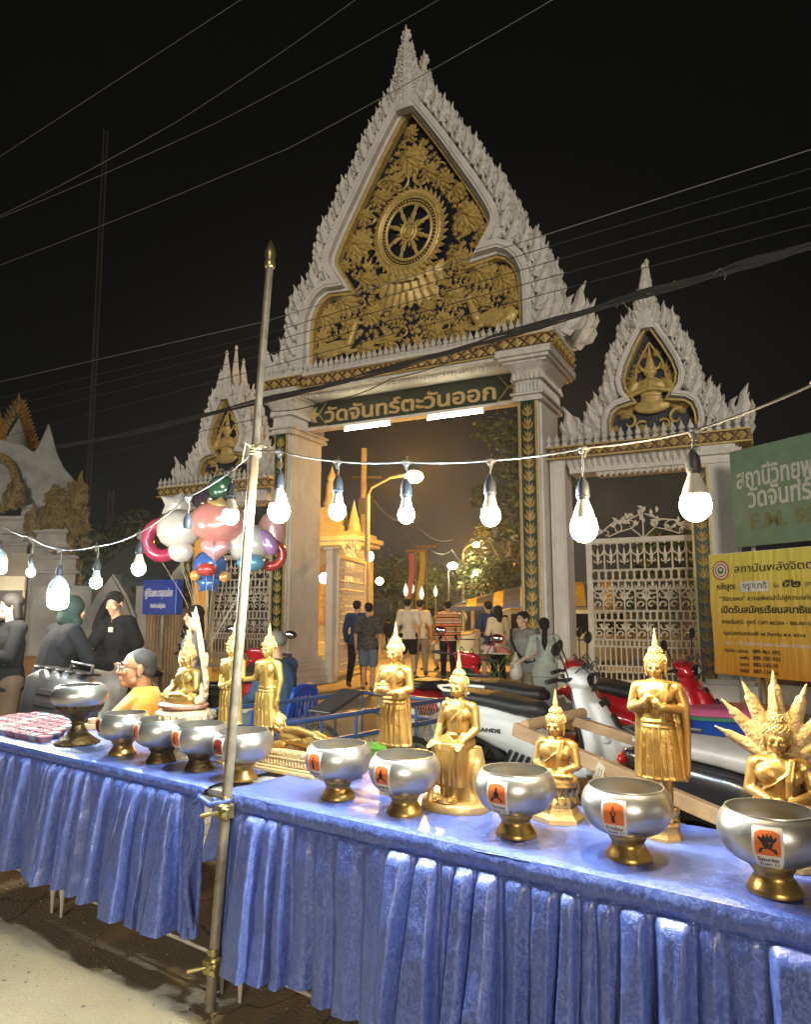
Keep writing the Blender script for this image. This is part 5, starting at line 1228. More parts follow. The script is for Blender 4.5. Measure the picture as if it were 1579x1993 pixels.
def scooter(label, loc, rz, paint, seat, lean=.12, front=True, letters=None, mirrors=M_BLACK):
    """x forward"""
    t = thing('motor_scooter', label, 'scooter', loc, rot=(lean, 0, rz), group='parked motor scooters')
    wheel(t, -.62); wheel(t, .62)
    b = Blob()
    xloft(b, [(-.98, 0, .74, .03, .03), (-.88, 0, .72, .085, .075), (-.65, 0, .66, .145, .13), (-.40, 0, .60, .165, .17), (-.16, 0, .53, .15, .17), (-.02, 0, .45, .11, .12)], 20, 2.6)
    xloft(b, [(-.30, 0, .40, .13, .10), (.05, 0, .33, .16, .06), (.34, 0, .36, .15, .06)], 18, 3)
    b.fuse('rear_body', paint, t, .014, 6)
    b = Blob()                                          # leg shield and nose
    b.loft([(.36, 0, .34, .05, .16), (.40, 0, .45, .07, .21), (.40, 0, .58, .075, .215), (.36, 0, .74, .07, .19), (.31, 0, .88, .06, .15), (.28, 0, .96, .05, .11)], 20, 2.8)
    b.loft([(.50, 0, .42, .10, .10), (.49, 0, .55, .10, .13), (.44, 0, .70, .08, .12), (.38, 0, .85, .06, .09)], 20, 2.4)
    b.fuse('leg_shield', paint, t, .014, 5)
    b = Blob(); b.loft([(.29, 0, .94, .07, .10), (.30, 0, .99, .10, .145), (.27, 0, 1.05, .085, .15), (.24, 0, 1.085, .05, .09)], 20, 2.6); b.fuse('handlebar_cover', paint, t, .014, 5)
    b = Blob(); om = [(.62+.30*cos(a), 0, .27+.31*sin(a)) for a in [pi*(.12+.72*i/9) for i in range(10)]]; b.chain(*[(p, .052) for p in om]); b.fuse('front_fender', paint, t, .013, 3)
    b = Blob(); xloft(b, [(-.92, 0, .83, .05, .02), (-.75, 0, .83, .12, .045), (-.45, 0, .81, .145, .055), (-.22, 0, .77, .13, .06), (-.05, 0, .76, .10, .055), (.02, 0, .74, .05, .03)], 20, 3); b.fuse('seat', seat, t, .013, 4)
    q = MB(); q.box((-.32, -.16, .33), (.36, .05, .09), bev=.02); q.tube([(-.20, -.15, .25), (-.5, -.17, .26), (-.88, -.19, .36)], [.03, .05, .055], 10); q.box((-.25, 0, .28), (.5, .22, .16), bev=.03); q.bar((-.62, .10, .27), (-.35, .10, .3), .05, .06); q.bar((-.62, -.10, .27), (-.75, -.12, .6), .035, .035)
    for k in range(6): q.box((-.02-.05*k, -.165, .36+.012*k), (.025, .03, .10), Euler((0, .5, 0)).to_matrix())
    q.build('engine_and_exhaust', M_BLACK, t, smooth=40)
    q = MB(); q.tube([(.20, -.33, 1.04), (.27, -.14, 1.03), (.27, .14, 1.03), (.20, .33, 1.04)], .011, 8); q.build('handlebar', M_BLACK, t, smooth=60)
    for s in (-1, 1):
        q = MB(); q.tube([(.21, s*.26, 1.04), (.17, s*.37, 1.04)], .018, 8); q.tube([(.29, s*.22, 1.03), (.27, s*.36, 1.05)], .006, 5); q.build('grip', M_RUBBER, t, smooth=60)
        q = MB(); q.tube([(.27, s*.2, 1.05), (.26, s*.24, 1.15), (.25, s*.30, 1.24)], .006, 6); q.ball((.245, s*.33, 1.27), (.022, .075, .05)); mi = q.build('mirror', mirrors, t, smooth=60)
        q = MB(); q.ball((.232, s*.33, 1.27), (.014, .063, .040)); q.build('mirror_glass', M_CHROME, mi, smooth=60)
        q = MB(); q.ball((.50, s*.11, .60), (.03, .05, .022), Euler((0, .6, s*.5)).to_matrix()); q.build('turn_signal', M_LENS, t, smooth=60)
        q = MB(); q.tube([(.62, s*.07, .27), (.50, s*.075, .55)], .02, 8); q.build('fork', M_GREYP, t, smooth=60)
    q = MB(); q.ball((.375, 0, 1.005), (.03, .10, .05)); hl_ = q.build('headlight', M_GLASSDK, t, smooth=60); q = MB(); q.ball((.395, 0, 1.005), (.018, .05, .03)); q.build('lamp_lens', M_LENS, hl_, smooth=60)
    q = MB(); q.loft([(.29, 0, .40, .035, .15), (.33, 0, .6, .04, .18), (.28, 0, .80, .035, .15), (.25, 0, .92, .03, .09)], 16, 3); q.build('inner_panel', M_BLACK, t, smooth=60)
    q = MB(); q.box((.535, 0, .72), (.02, .07, .10), Euler((0, -.45, 0)).to_matrix(), bev=.008); q.box((.44, 0, .83), (.02, .10, .05), Euler((0, -.5, 0)).to_matrix(), bev=.008); q.build('nose_grille', M_BLACK, t)
    q = MB(); q.box((-1.0, 0, .58), (.012, .20, .14), Euler((0, -.3, 0)).to_matrix(), bev=.004); q.build('number_plate', M_PAPER, t)
    q = MB(); q.ball((-.985, 0, .72), (.025, .07, .035)); q.build('tail_light', M_REDLENS, t, smooth=60)
    q = MB(); q.tube([(-.60, -.13, .87), (-.85, -.12, .88), (-.97, 0, .88), (-.85, .12, .88), (-.60, .13, .87)], .012, 6); q.build('grab_rail', M_GREYP if paint is not M_SCW else paint, t, smooth=60)
    for k in range(3):
        q = MB(); q.tube([(.27, -.1+.1*k, 1.05), (.36, -.14+.13*k, 1.12), (.42, -.08+.07*k, 1.04), (.38, -.03+.03*k, .92)], .0055, 5); q.build('cable', M_RUBBER, t, smooth=60)
    if letters:
        q = MB(); q.ball((.37, -.205, .72), (.05, .012, .03)); q.ball((.34, -.20, .745), (.03, .012, .03)); q.ball((.40, -.20, .745), (.03, .012, .03)); q.build('blue_emblem', M_SIGNBLUE, t, smooth=60)
        q = MB(); M0 = q.M; q.M = Matrix.Translation((-.30, -.172, .59)); put_text(q, letters, -.28, -.02, 0, .03, 0, .004, .03); q.build('side_lettering', M_INK, t)
    return t
scooter('pearl grey scooter behind the small meditating statue, reading GRANDE on its side', V((1.13, 5.75, 0)), R(-34), M_SCW, M_SEAT, .10, letters='GRANDE')
scooter('dark red scooter with a black seat parked just behind the pearl grey one', V((1.35, 6.85, 0)), R(-28), M_SCR, M_SEAT, .14)
scooter('dark red scooter half hidden behind the large standing statue', V((2.35, 6.75, 0)), R(-42), M_SCR, M_SEAT, .14)
scooter('red and black scooter with round red mirrors facing the gate, behind the bicycle cart', V((.42, 7.6, 0)), R(62), M_SCR, M_SEAT, .12, mirrors=M_SCR)
scooter('black scooter with a grey covered seat nearest the tables on the right', V((1.99, 3.48, 0)), R(-40), M_SCB, M_SEATG, .10)
scooter('black scooter parked in front of the picket fence near the blue sign', V((-3.05, 9.2, 0)), R(15), M_SCB, M_SEAT, .10)
scooter('black scooter parked by the arched niche behind the person in dark hood', V((-4.0, 9.2, 0)), R(140), M_SCB, M_SEAT, .10)
scooter('dark scooter behind the two slim statues, mostly hidden by the pole', V((-1.75, 8.2, 0)), R(100), M_SCR, M_SEAT, .10)

# ================================================================== BICYCLE CART, HAND CART, BOX, CHAIR
ct = thing('bicycle_cart', 'blue tubular bicycle cart with wire mesh sides behind the reclining statue', 'cart', V((-.70, 4.25, 0)), R(50))
q = MB()
for z in (.86, .72, .46):
    q.tube([(0, 0, z), (1.52, 0, z), (1.62, .06, z-.02), (1.66, .16, z-.03), (1.66, .62, z-.03), (1.60, .74, z-.02), (1.5, .8, z), (0, .8, z)], .016, 8)
for x in (0, .3, .6, .9, 1.2, 1.5):
    for y in (0, .8): q.tube([(x, y, .46), (x, y, .86)], .010, 6)
q.tube([(1.52, 0, .86), (1.35, 0, .46)], .012, 6); q.build('frame', M_BLUEF, ct, smooth=60)
q = MB()
for (y0, ax) in ((.005, 0), (.795, 0)):
    for i in range(62):
        x = i*.0245; q.tube([(x, y0, .46), (min(1.5, x+.13), y0, .72)], .0017, 3, caps=False); q.tube([(x, y0, .72), (min(1.5, x+.13), y0, .46)], .0017, 3, caps=False)
for i in range(30): y = .02+i*.026; q.tube([(1.655, y, .46), (1.655, min(.78, y+.13), .83)], .0017, 3, caps=False); q.tube([(1.655, y, .83), (1.655, min(.78, y+.13), .46)], .0017, 3, caps=False)
q.build('wire_mesh', M_STEEL, ct)
q = MB(); q.box((.75, .4, .445), (1.5, .76, .02)); q.build('cart_bed', M_WOOD, ct)
for y in (-.07, .87):
    o = MB(); o.tube([(1.05, y-.04, .33), (1.05, y+.04, .33)], .03, 10); wo = o.build('wheel', M_STEEL, ct)
    q = MB(); q.ring((1.05, y, .33), .315, .022, 40, 8, ax=(0, 1, 0)); q.build('tyre', M_RUBBER, wo, smooth=60)
    q = MB(); q.ring((1.05, y, .33), .29, .010, 40, 6, ax=(0, 1, 0))
    for i in range(28): a = 2*pi*i/28; q.tube([(1.05+.03*cos(a+.5), y+.02*(-1)**i, .33+.03*sin(a+.5)), (1.05+.29*cos(a), y, .33+.29*sin(a))], .0013, 3, caps=False)
    q.build('rim', M_STEEL, wo)
q = MB(); q.lathe([(.002, 0), (.085, 0), (.12, .05), (.135, .062), (.128, .062), (.08, .01), (.002, .008)], (0, 0, 0), 28)
tag(q.build('plastic_basin', pm('lime_green_plastic', (.20, .55, .05), .4), None, smooth=50, loc=at(738, 1470, 4.75)), 'lime green plastic basin on the bed of the blue bicycle cart', 'basin')
q = MB(); q.box((.0, 0, 0), (.36, .22, .02), Euler((0, -.35, 0)).to_matrix(), bev=.004); 
tag(q.build('black_clipboard', M_GREYP, None, loc=at(655, 1365, 5.3), rot=(0, 0, R(50))), 'grey flat board lying on the rails of the blue cart', 'board')
hc = thing('hand_cart', 'wooden hand cart with long plank shafts behind the meditating statue', 'hand cart', (0, 0, 0))
pA, pB = at(1003, 1418, 4.35), at(1470, 1618, 3.30); pC, pD = at(1118, 1402, 4.55), at(1420, 1500, 3.9); pE, pF = at(1022, 1413, 4.30), at(1135, 1388, 4.62)
q = MB(); q.bar(pA, pB, .05, .075); q.build('shaft', M_WOOD, hc, bevel=.006)
q = MB(); q.bar(pC, pD, .05, .06); q.build('shaft', M_WOOD, hc, bevel=.006)
q = MB(); q.tube([pE, pF], .036, 12); q.build('round_handle', M_WOOD, hc, smooth=60)
pm1 = pA.lerp(pB, .42); q = MB(); q.bar((pm1.x, pm1.y+.02, 0), (pm1.x, pm1.y+.02, pm1.z-.04), .05, .05, up=(1, 0, 0)); q.build('prop_leg', M_WOOD, hc)
pm2 = pC.lerp(pD, .8); q = MB(); q.bar((pm2.x, pm2.y, 0), (pm2.x, pm2.y, pm2.z-.035), .05, .05, up=(1, 0, 0)); q.build('prop_leg', M_WOOD, hc)
q = MB(); q.bar(pA.lerp(pB, .45)+V((0, .03, -.07)), pC.lerp(pD, .45)+V((0, 0, -.07)), .04, .10); q.build('cross_plank', M_WOOD, hc)
q = MB(); c = pA.lerp(pB, .42)
for i in range(4): q.ring(c+V((0, 0, -.02)), .05+.002*i, .006, 14, 5, ax=(1, -.6+.25*i, -.3))
q.tube([c+V((0, -.05, -.02)), c+V((.02, -.06, -.12)), c+V((.09, -.03, -.17)), c+V((.16, 0, -.18))], .006, 5); q.build('lashing', M_ROPE, hc, smooth=60)
bx = thing('cooler_box', 'blue plastic box with a pink lid standing below the yellow banner', 'box', V((2.80, 6.15, 0)), R(-22))
q = MB(); q.loft([(0, 0, 0, .36, .25), (0, 0, .30, .385, .27), (0, 0, .60, .40, .285), (0, 0, .62, .41, .295)], 32, 8); q.build('box', M_BLUEPL, bx, smooth=40)
q = MB(); q.loft([(0, 0, .625, .415, .30), (0, 0, .655, .415, .30)], 32, 8); q.build('green_rim', pm('green_plastic', (.02, .16, .09), .4), bx, smooth=40)
q = MB(); q.loft([(0, 0, .66, .425, .31), (0, 0, .685, .43, .315), (0, 0, .71, .41, .295), (0, 0, .72, .38, .26)], 32, 8); q.build('lid', pm('pink_plastic', (.55, .11, .24), .4), bx, smooth=40)
ch = thing('plastic_chair', 'blue plastic chair with a slotted back under the man in a cap', 'chair', V((-1.12, 6.72, 0)), R(-118))
q = MB(); q.loft([(0, 0, .42, .21, .20), (0, 0, .445, .22, .21), (0, 0, .45, .20, .19)], 24, 5); q.build('seat', M_BLUEPL, ch, smooth=40)
for sx in (-1, 1):
    for sy in (-1, 1): q = MB(); q.tube([(sx*.17, sy*.16, .43), (sx*.21, sy*.21, 0)], [.024, .018], 8); q.build('leg', M_BLUEPL, ch, smooth=60)
    q = MB(); q.tube([(sx*.205, .17, .44), (sx*.22, .05, .62), (sx*.215, -.15, .62), (sx*.2, -.18, .44)], .02, 8); q.build('armrest', M_BLUEPL, ch, smooth=60)
q = MB(); q.tube([(-.20, .17, .43), (-.20, .22, .66), (-.17, .245, .79), (-.08, .255, .84), (.08, .255, .84), (.17, .245, .79), (.20, .22, .66), (.20, .17, .43)], .024, 8)
for x in (-.12, -.06, 0, .06, .12): q.bar((x, .18, .47), (x, .25, .82), .028, .014)
q.box((0, .19, .50), (.38, .02, .07)); q.box((0, .247, .80), (.34, .02, .08)); q.build('backrest', M_BLUEPL, ch, smooth=40)
# black case behind the left table
cs = thing('travel_case', 'big dark grey ribbed plastic case standing behind the pedestal bowl', 'case', at(95, 1400, 5.35)*1.0, R(-20)); cs.location.z = .42
cs.rotation_euler = (R(-6), R(7), R(-14))
q = MB(); q.box((0, 0, .32), (.54, .30, .66), bev=.07); q.build('shell', M_GREYP, cs, smooth=50)
q = MB()
for x in (-.18, -.09, 0, .09, .18): q.box((x, 0, .658), (.045, .24, .018), bev=.006)
for z in (.18, .26, .42, .50): q.box((.05, -.155, z), (.30, .016, .045), bev=.006)
q.box((.20, -.16, .06), (.06, .03, .05), bev=.008); q.box((-.18, -.16, .06), (.06, .03, .05), bev=.008); q.build('rib', M_GREYP, cs, smooth=40)
q = MB(); q.tube([(.02, 0, .66), (.02, 0, .72), (.20, 0, .72), (.20, 0, .66)], .013, 6); q.build('handle', M_BLACK, cs, smooth=60); q = MB(); q.tube([(.275, 0, .25), (.31, 0, .25), (.31, 0, .5), (.275, 0, .5)], .013, 6); q.build('handle', M_BLACK, cs, smooth=60)
for x in (-.2, .2):
    q = MB(); q.tube([(x, -.05, .0), (x, .05, .0)], .03, 10); q.build('wheel', M_RUBBER, cs)
q = MB(); q.box((0, .02, .2), (.7, .5, .4), bev=.01); q.build('carton', pm('brown_cardboard', (.32, .21, .11), .8), None, loc=V((cs.location.x, cs.location.y+.02, 0)), rot=(0, 0, R(-14)))
tag(bpy.data.objects['carton'], 'brown cardboard box on the ground beneath the dark travel case', 'box')

# ================================================================== SWEET CUPS AND SMALL BOXES ON THE LEFT TABLE
CUPC = {'pink': (.42, .06, .09), 'pale': (.46, .38, .33), 'teal': (.16, .40, .44), 'red': (.42, .015, .03)}
M_CUPC = pm('clear_cup_plastic', (.70, .62, .60), .2, var=.05, spec=.6)
def cup(loc, colr, label, rz):
    t = thing('sweet_cup', label, 'cup', loc, rz, 'sweet cups at the left end of the table')
    q = MB(); q.loft([(0, 0, 0, .026, .026), (0, 0, .026, .036, .036), (0, 0, .030, .039, .039), (0, 0, .033, .039, .039)], 20, 5); q.build('tub', MATS['cup_'+colr+'_tub'], t, smooth=40)
    q = MB(); rn = random.Random(int(loc.x*1000))
    for i in range(7): a = 2*pi*i/7+rn.random(); q.ball((.018*cos(a), .018*sin(a), .029+.003*rn.random()), (.011, .011, .006), data=SPHS)
    q.ball((0, 0, .031), (.012, .012, .007), data=SPHS); q.build('filling', MATS['cup_'+colr], t, smooth=60)
for k_, c_ in CUPC.items(): pm('cup_'+k_, c_, .35, var=.2, vs=60); pm('cup_'+k_+'_tub', tuple(.55*x+.14 for x in c_) if k_ != 'red' else (.34, .02, .035), .22, var=.1, spec=.6)
rnc = random.Random(11)
CUPL = {'pink': 'small clear tub of pink sweets among the rows on the left table end', 'pale': 'small clear tub of pale sweets among the rows on the left table end', 'teal': 'small tub with teal filling in the back row on the left table end'}
for j in range(6):
    for i in range(12):
        u = -.72+i*.090+.02*(j % 2); v = .11+j*.088
        if u+v*.3 > .33-(.05*j): continue
        c = 'teal' if j == 5 and i % 2 else rnc.choice(('pink', 'pink', 'pink', 'pale')) if j > 0 else rnc.choice(('pink', 'pale'))
        cup(tw(u+rnc.uniform(-.006, .006), v, TZ+.002), c, CUPL[c], TR+rnc.uniform(-.2, .2))
cup(gnd(75, 1440, TZ+.002), 'red', 'deep red tub standing alone at the front edge of the left table', TR); cup(gnd(112, 1432, TZ+.002), 'red', 'deep red tub tucked against the tall lotus stand', TR+.2)
q = MB(); q.lathe([(.002, 0), (.042, 0), (.044, .006), (.044, .028), (.040, .032), (.002, .032)], (0, 0, 0), 24)
M_TINW = pm('light_wood_tin', (.55, .36, .17), .5)
tag(q.build('round_tin', M_TINW, None, smooth=40, loc=gnd(178, 1418, TZ+.002)), 'round light wooden tin on the table behind the pedestal bowl, lower one', 'tin', 'wooden tins')
q = MB(); q.lathe([(.002, 0), (.028, 0), (.03, .005), (.03, .026), (.026, .03), (.002, .03)], (0, 0, 0), 24)
tag(q.build('round_tin', M_TINW, None, smooth=40, loc=gnd(178, 1418, TZ+.002)+V((.005, .005, .033))), 'smaller round wooden tin stacked on top of the other tin', 'tin', 'wooden tins')
# ================================================================== PEOPLE (local: facing -y, 1.70 m tall)
def clothmat(name, col, **k): return pm(name, col, k.pop('rough', .9), vs=k.pop('vs', 9), bump=.25, bs=110, spec=.15, **k)
C_BLACK = clothmat('black_cotton', (.012, .012, .013)); C_NAVY = clothmat('navy_cotton', (.03, .05, .12)); C_WHITE = clothmat('white_cotton', (.62, .58, .48)); C_GREY = clothmat('grey_cotton', (.22, .22, .21)); C_LGREEN = clothmat('pale_green_grey_cotton', (.38, .42, .37))
C_DENIM = clothmat('denim', (.12, .16, .20), vs=25); C_KHAKI = clothmat('khaki_cotton', (.30, .26, .16)); C_YEL = clothmat('yellow_cotton', (.62, .42, .12)); C_OLIVE = clothmat('olive_cotton', (.26, .24, .12)); C_CREAM = clothmat('cream_knit', (.66, .60, .44)); C_DGREEN = clothmat('dark_green_knit', (.018, .035, .026)); C_BLUEW = clothmat('faded_blue_work_shirt', (.045, .085, .15))
C_BROWN = clothmat('brown_cotton', (.12, .08, .05)); C_CAP = clothmat('washed_grey_cap', (.17, .16, .13)); C_SHOE = pm('dark_shoe', (.04, .035, .03), .6); C_SAND = pm('sandal', (.16, .10, .06), .7); C_TSHIRTP = clothmat('charcoal_print_cotton', (.045, .045, .045))
n_, L_, b_ = nodes(C_TSHIRTP)                              # pale printed swirls on the back of the black T-shirt
tcp = n_.new('ShaderNodeTexCoord'); np_ = n_.new('ShaderNodeTexNoise'); np_.inputs['Scale'].default_value = 9; np_.inputs['Detail'].default_value = 2; np_.inputs['Distortion'].default_value = 2.5
rp_ = n_.new('ShaderNodeValToRGB'); rp_.color_ramp.interpolation = 'CONSTANT'
ee = rp_.color_ramp.elements; ee[0].color = (.035, .035, .036, 1); ee[1].position = .57; ee[1].color = (.035, .035, .036, 1)
for p_, c_ in ((.44, (.16, .155, .14, 1)), (.475, (.03, .03, .03, 1)), (.53, (.22, .21, .19, 1)), (.545, (.035, .035, .036, 1))): e_ = ee.new(p_); e_.color = c_
L_(tcp.outputs['Object'], np_.inputs['Vector']); L_(np_.outputs['Fac'], rp_.inputs[0]); L_(rp_.outputs[0], b_.inputs['Base Color'])
C_STRIPE = clothmat('striped_knit', (.5, .3, .2))
n_, L_, b_ = nodes(C_STRIPE)
tcs = n_.new('ShaderNodeTexCoord'); sp_ = n_.new('ShaderNodeSeparateXYZ'); m1 = n_.new('ShaderNodeMath'); m1.operation = 'MULTIPLY'; m1.inputs[1].default_value = 5.2
m2 = n_.new('ShaderNodeMath'); m2.operation = 'FRACT'; rs = n_.new('ShaderNodeValToRGB'); rs.color_ramp.interpolation = 'CONSTANT'; ee = rs.color_ramp.elements
ee[0].color = (.62, .22, .08, 1); ee[1].position = .86; ee[1].color = (.05, .04, .035, 1)
for p_, c_ in ((.22, (.05, .04, .035, 1)), (.30, (.60, .50, .36, 1)), (.42, (.55, .12, .05, 1)), (.52, (.58, .48, .34, 1)), (.60, (.05, .04, .035, 1)), (.68, (.66, .34, .12, 1))): e_ = ee.new(p_); e_.color = c_
L_(tcs.outputs['Object'], sp_.inputs[0]); L_(sp_.outputs['Z'], m1.inputs[0]); L_(m1.outputs[0], m2.inputs[0]); L_(m2.outputs[0], rs.inputs[0]); L_(rs.outputs[0], b_.inputs['Base Color'])

def p_hand(b, w, d, up, k=1.0, curl=.5, thumb=1):
    w, d, up = V(w), V(d).normalized(), V(up); sd = d.cross(up).normalized(); up = sd.cross(d).normalized()
    p = w+d*.045*k
    b.cap(w, w+d*.02*k, .021*k, .024*k)
    for o in (-1.2, -.4, .4, 1.2): b.cap(w+d*.015*k+sd*o*.010*k, w+d*.085*k+sd*o*.017*k, .0135*k, .0115*k)
    for i in range(4):
        o = sd*(i-1.5)*.0195*k; L = (.058, .070, .066, .052)[i]*k; a = w+d*.085*k+o
        m1_ = a+d*L*.5-up*curl*L*.22; m2_ = m1_+(d*(1-curl*.55)-up*curl*.8).normalized()*L*.55
        b.chain((a, .0095*k), (m1_, .0088*k), (m2_, .0072*k))
    t0 = w+d*.02*k+sd*thumb*-.026*k; b.chain((t0, .0125*k), (t0+d*.03*k-sd*thumb*.022*k-up*.010*k, .0105*k), (t0+d*.058*k-sd*thumb*.024*k-up*.022*k, .0085*k))
def p_head(b, c, yaw=0, pitch=0, k=1.0):
    """head centred at c (about eye height), returns its matrix"""
    T = Matrix.Translation(V(c)) @ Matrix.Rotation(yaw, 4, 'Z') @ Matrix.Rotation(pitch, 4, 'X') @ Matrix.Scale(k, 4)
    om = b.M; b.M = om @ T
    b.ball((0, .014, .030), (.071, .089, .080), data=SPHL); b.ball((0, -.018, -.030), (.058, .064, .082), data=SPHL); b.ball((0, -.056, -.092), (.030, .026, .022)); b.cap((-.042, -.01, -.07), (0, -.045, -.092), .022, .02); b.cap((.042, -.01, -.07), (0, -.045, -.092), .022, .02)
    b.ball((0, -.066, .022), (.050, .020, .016))
    b.chain(((0, -.082, .008), .008), ((0, -.096, -.018), .0105), ((0, -.100, -.030), .0125)); b.ball((-.0125, -.088, -.033), .0095); b.ball((.0125, -.088, -.033), .0095)
    b.cap((-.017, -.082, -.058), (.017, -.082, -.058), .0078); b.cap((-.014, -.080, -.069), (.014, -.080, -.069), .0088)
    for s in (-1, 1):
        b.ball((s*.038, -.066, -.025), (.024, .018, .022)); b.ball((s*.031, -.075, .003), (.017, .010, .010))
        b.ball((s*.078, .012, -.008), (.010, .020, .032)); b.ball((s*.080, .012, -.035), (.008, .011, .012))
    b.M = om
    return T
def eyes(T, par, kk=1.0):
    q = MB(); q.M = T
    for s in (-1, 1): q.ball((s*.031, -.0835, .003), (.0125, .0035, .0055), data=SPHS)
    w = q.build('eyes', pm('eye_white', (.6, .57, .52), .3) if 'eye_white' not in MATS else MATS['eye_white'], par, smooth=180)
    q = MB(); q.M = T
    for s in (-1, 1): q.ball((s*.031, -.0862, .003), (.0052, .002, .0052), data=SPHS); q.tube([(s*.016, -.085, .022), (s*.032, -.086, .027), (s*.048, -.076, .021)], [.003, .0042, .0022], 5)
    q.build('pupils_and_brows', M_HAIR, par, smooth=180)
def p_hair(style, T, par, mat=None, vox=.008):
    b = Blob(); b.M = T; m_ = mat or M_HAIR
    if style in ('short', 'crop'):
        e = .006 if style == 'crop' else .014
        b.ball((0, .026, .042), (.070+e, .083+e, .070+e), data=SPHL); b.ball((0, .055, .0), (.062+e*.6, .052+e, .06), data=SPHL)
        if style == 'short':
            for i in range(16): a = 2*pi*i/16; b.cap((.05*cos(a), .01+.06*sin(a), .095), (.062*cos(a+.4), -.006+.078*sin(a+.4), .082), .018, .012)
    elif style in ('long', 'bob', 'pony'):
        b.ball((0, .020, .038), (.086, .098, .088), data=SPHL)
        zb = -.15 if style == 'bob' else -.44 if style == 'long' else -.05
        if style == 'pony': b.chain(((0, .10, .02), .035), ((.02, .13, -.08), .042), ((.03, .13, -.26), .045), ((.03, .12, -.42), .026), ((.03, .12, -.50), .010)); b.ball((0, .05, -.01), (.08, .06, .06))
        else:
            for s in (-1, -.5, 0, .5, 1): b.chain(((s*.072, .035+.035*(1-abs(s)), .02), .034), ((s*.085, .045+.04*(1-abs(s)), -.10), .034), ((s*.080, .05+.045*(1-abs(s)), zb*.7), .03), ((s*.06, .055+.04*(1-abs(s)), zb), .014))
    elif style == 'cap':
        b.ball((0, .012, .040), (.088, .102, .082), data=SPHL); b.loft([(0, -.10, .028, .068, .065), (0, -.10, .036, .066, .063)], 20, 2.4); b.ball((0, .01, .122), .008)
    elif style == 'hood':
        b.ball((0, .02, .030), (.098, .112, .105), data=SPHL); b.ball((0, .04, -.07), (.10, .10, .09)); b.cap((-.07, .0, -.10), (.07, .0, -.10), .05)
    o = b.fuse({'cap': 'cap', 'hood': 'knitted_hood'}.get(style, 'hair'), m_, par, vox, 2)
    return o
def person(label, pos, rz, H=1.70, top=C_BLACK, sleeve='short', bottom=C_BLACK, legs='pants', hair='short', hairmat=None, skin=M_SKIN, shoe=C_SHOE, pose=None, vox=.011, hy=0.0, hp=0.0, group=None, fat=1.0, near=False, zoff=0.0):
    J = dict(hipL=(.095, 0, .90), hipR=(-.095, 0, .90), kneeL=(.10, -.01, .49), kneeR=(-.10, -.01, .49), ankL=(.105, .02, .085), ankR=(-.105, .02, .085), toeL=(.12, -.11, .035), toeR=(-.12, -.11, .035),
             waist=(0, 0, 1.0), chest=(0, 0, 1.26), neck=(0, .012, 1.44), head=(0, -.012, 1.585), shL=(.175, .01, 1.385), shR=(-.175, .01, 1.385), elL=(.235, .03, 1.12), elR=(-.235, .03, 1.12), wrL=(.245, -.05, .88), wrR=(-.245, -.05, .88))
    if pose: J.update(pose)
    j = {k: V(v) for k, v in J.items()}
    t = thing('person', label, 'person', V(pos)+V((0, 0, zoff)), rz, group, scale=H/1.70)
    b = Blob()
    wa, che, ne = j['waist'], j['chest'], j['neck']; hc = (j['hipL']+j['hipR'])/2
    b.chain((hc, .085), (wa, .09), (che, .11)); b.cap(j['shL'], j['shR'], .055); b.chain((che, .10), (ne-V((0, 0, .05)), .06), (ne, .052), (j['head']-V((0, 0, .05)), .052))
    for S in 'LR':
        b.chain((j['hip'+S]-V((0, .01, .03)), .070), (j['knee'+S], .055), (j['ank'+S], .036)); b.chain((j['knee'+S]*.62+j['ank'+S]*.38+V((0, .015, 0)), .052), (j['ank'+S], .036)); b.cap(j['ank'+S]-V((0, -.02, .035)), j['toe'+S], .036, .028)
        b.chain((j['sh'+S], .052), (j['el'+S], .040), (j['wr'+S], .026)); d = (j['wr'+S]-j['el'+S]).normalized(); sx = 1 if S == 'L' else -1
        p_hand(b, j['wr'+S], d, V((-sx, 0, .001)) if abs(d.x) < .8 else V((0, 0, -1)), 1.0, .5, sx)
    T = p_head(b, j['head'], hy, hp)
    body = b.fuse('body', skin, t, min(vox, .0085) if near else vox, 2)
    if near: eyes(T, t)
    # garments
    b = Blob(); f = fat
    lo = hc+V((0, 0, -.03)) if legs != 'sit' else hc
    b.chain((hc+V((0, 0, .10)), .125*f), (wa, .125*f), (che, .14*f)); b.loft([(hc.x, hc.y, hc.z-.07, .192*f, .155*f), (hc.x, hc.y, hc.z+.02, .186*f, .150*f), (hc.x, hc.y, hc.z+.14, .165*f, .130*f)], 24); b.ball(che, (.175*f, .125*f, .17)); b.cap(j['shL']*.9+ne*.1, j['shR']*.9+ne*.1, .072); b.cap(j['shL'], ne-V((0, 0, .045)), .062, .06); b.cap(j['shR'], ne-V((0, 0, .045)), .062, .06)
    for S in 'LR':
        if sleeve == 'short': e = j['sh'+S].lerp(j['el'+S], .78); b.chain((j['sh'+S], .076), (e, .074))
        elif sleeve == 'long': b.chain((j['sh'+S], .074), (j['el'+S], .060), (j['el'+S].lerp(j['wr'+S], .92), .045))
    rn = random.Random(len(label)*7+3)
    for k in range(9):                                        # soft cloth creases
        a = rn.uniform(0, 2*pi); z = rn.uniform(.05, .95); c = lo.lerp(che, z); p_ = c+V((cos(a)*.155*f, sin(a)*.122*f, 0)); b.cap(p_, p_+V((rn.uniform(-.05, .05), 0, rn.uniform(-.12, -.05))), .014, .008)
    b.fuse('shirt', top, t, vox, 3)
    b = Blob(); b.cap(j['hipL']*.9+hc*.1, j['hipR']*.9+hc*.1, .12); b.ball(hc+V((0, .01, .0)), (.17*f, .135*f, .12))
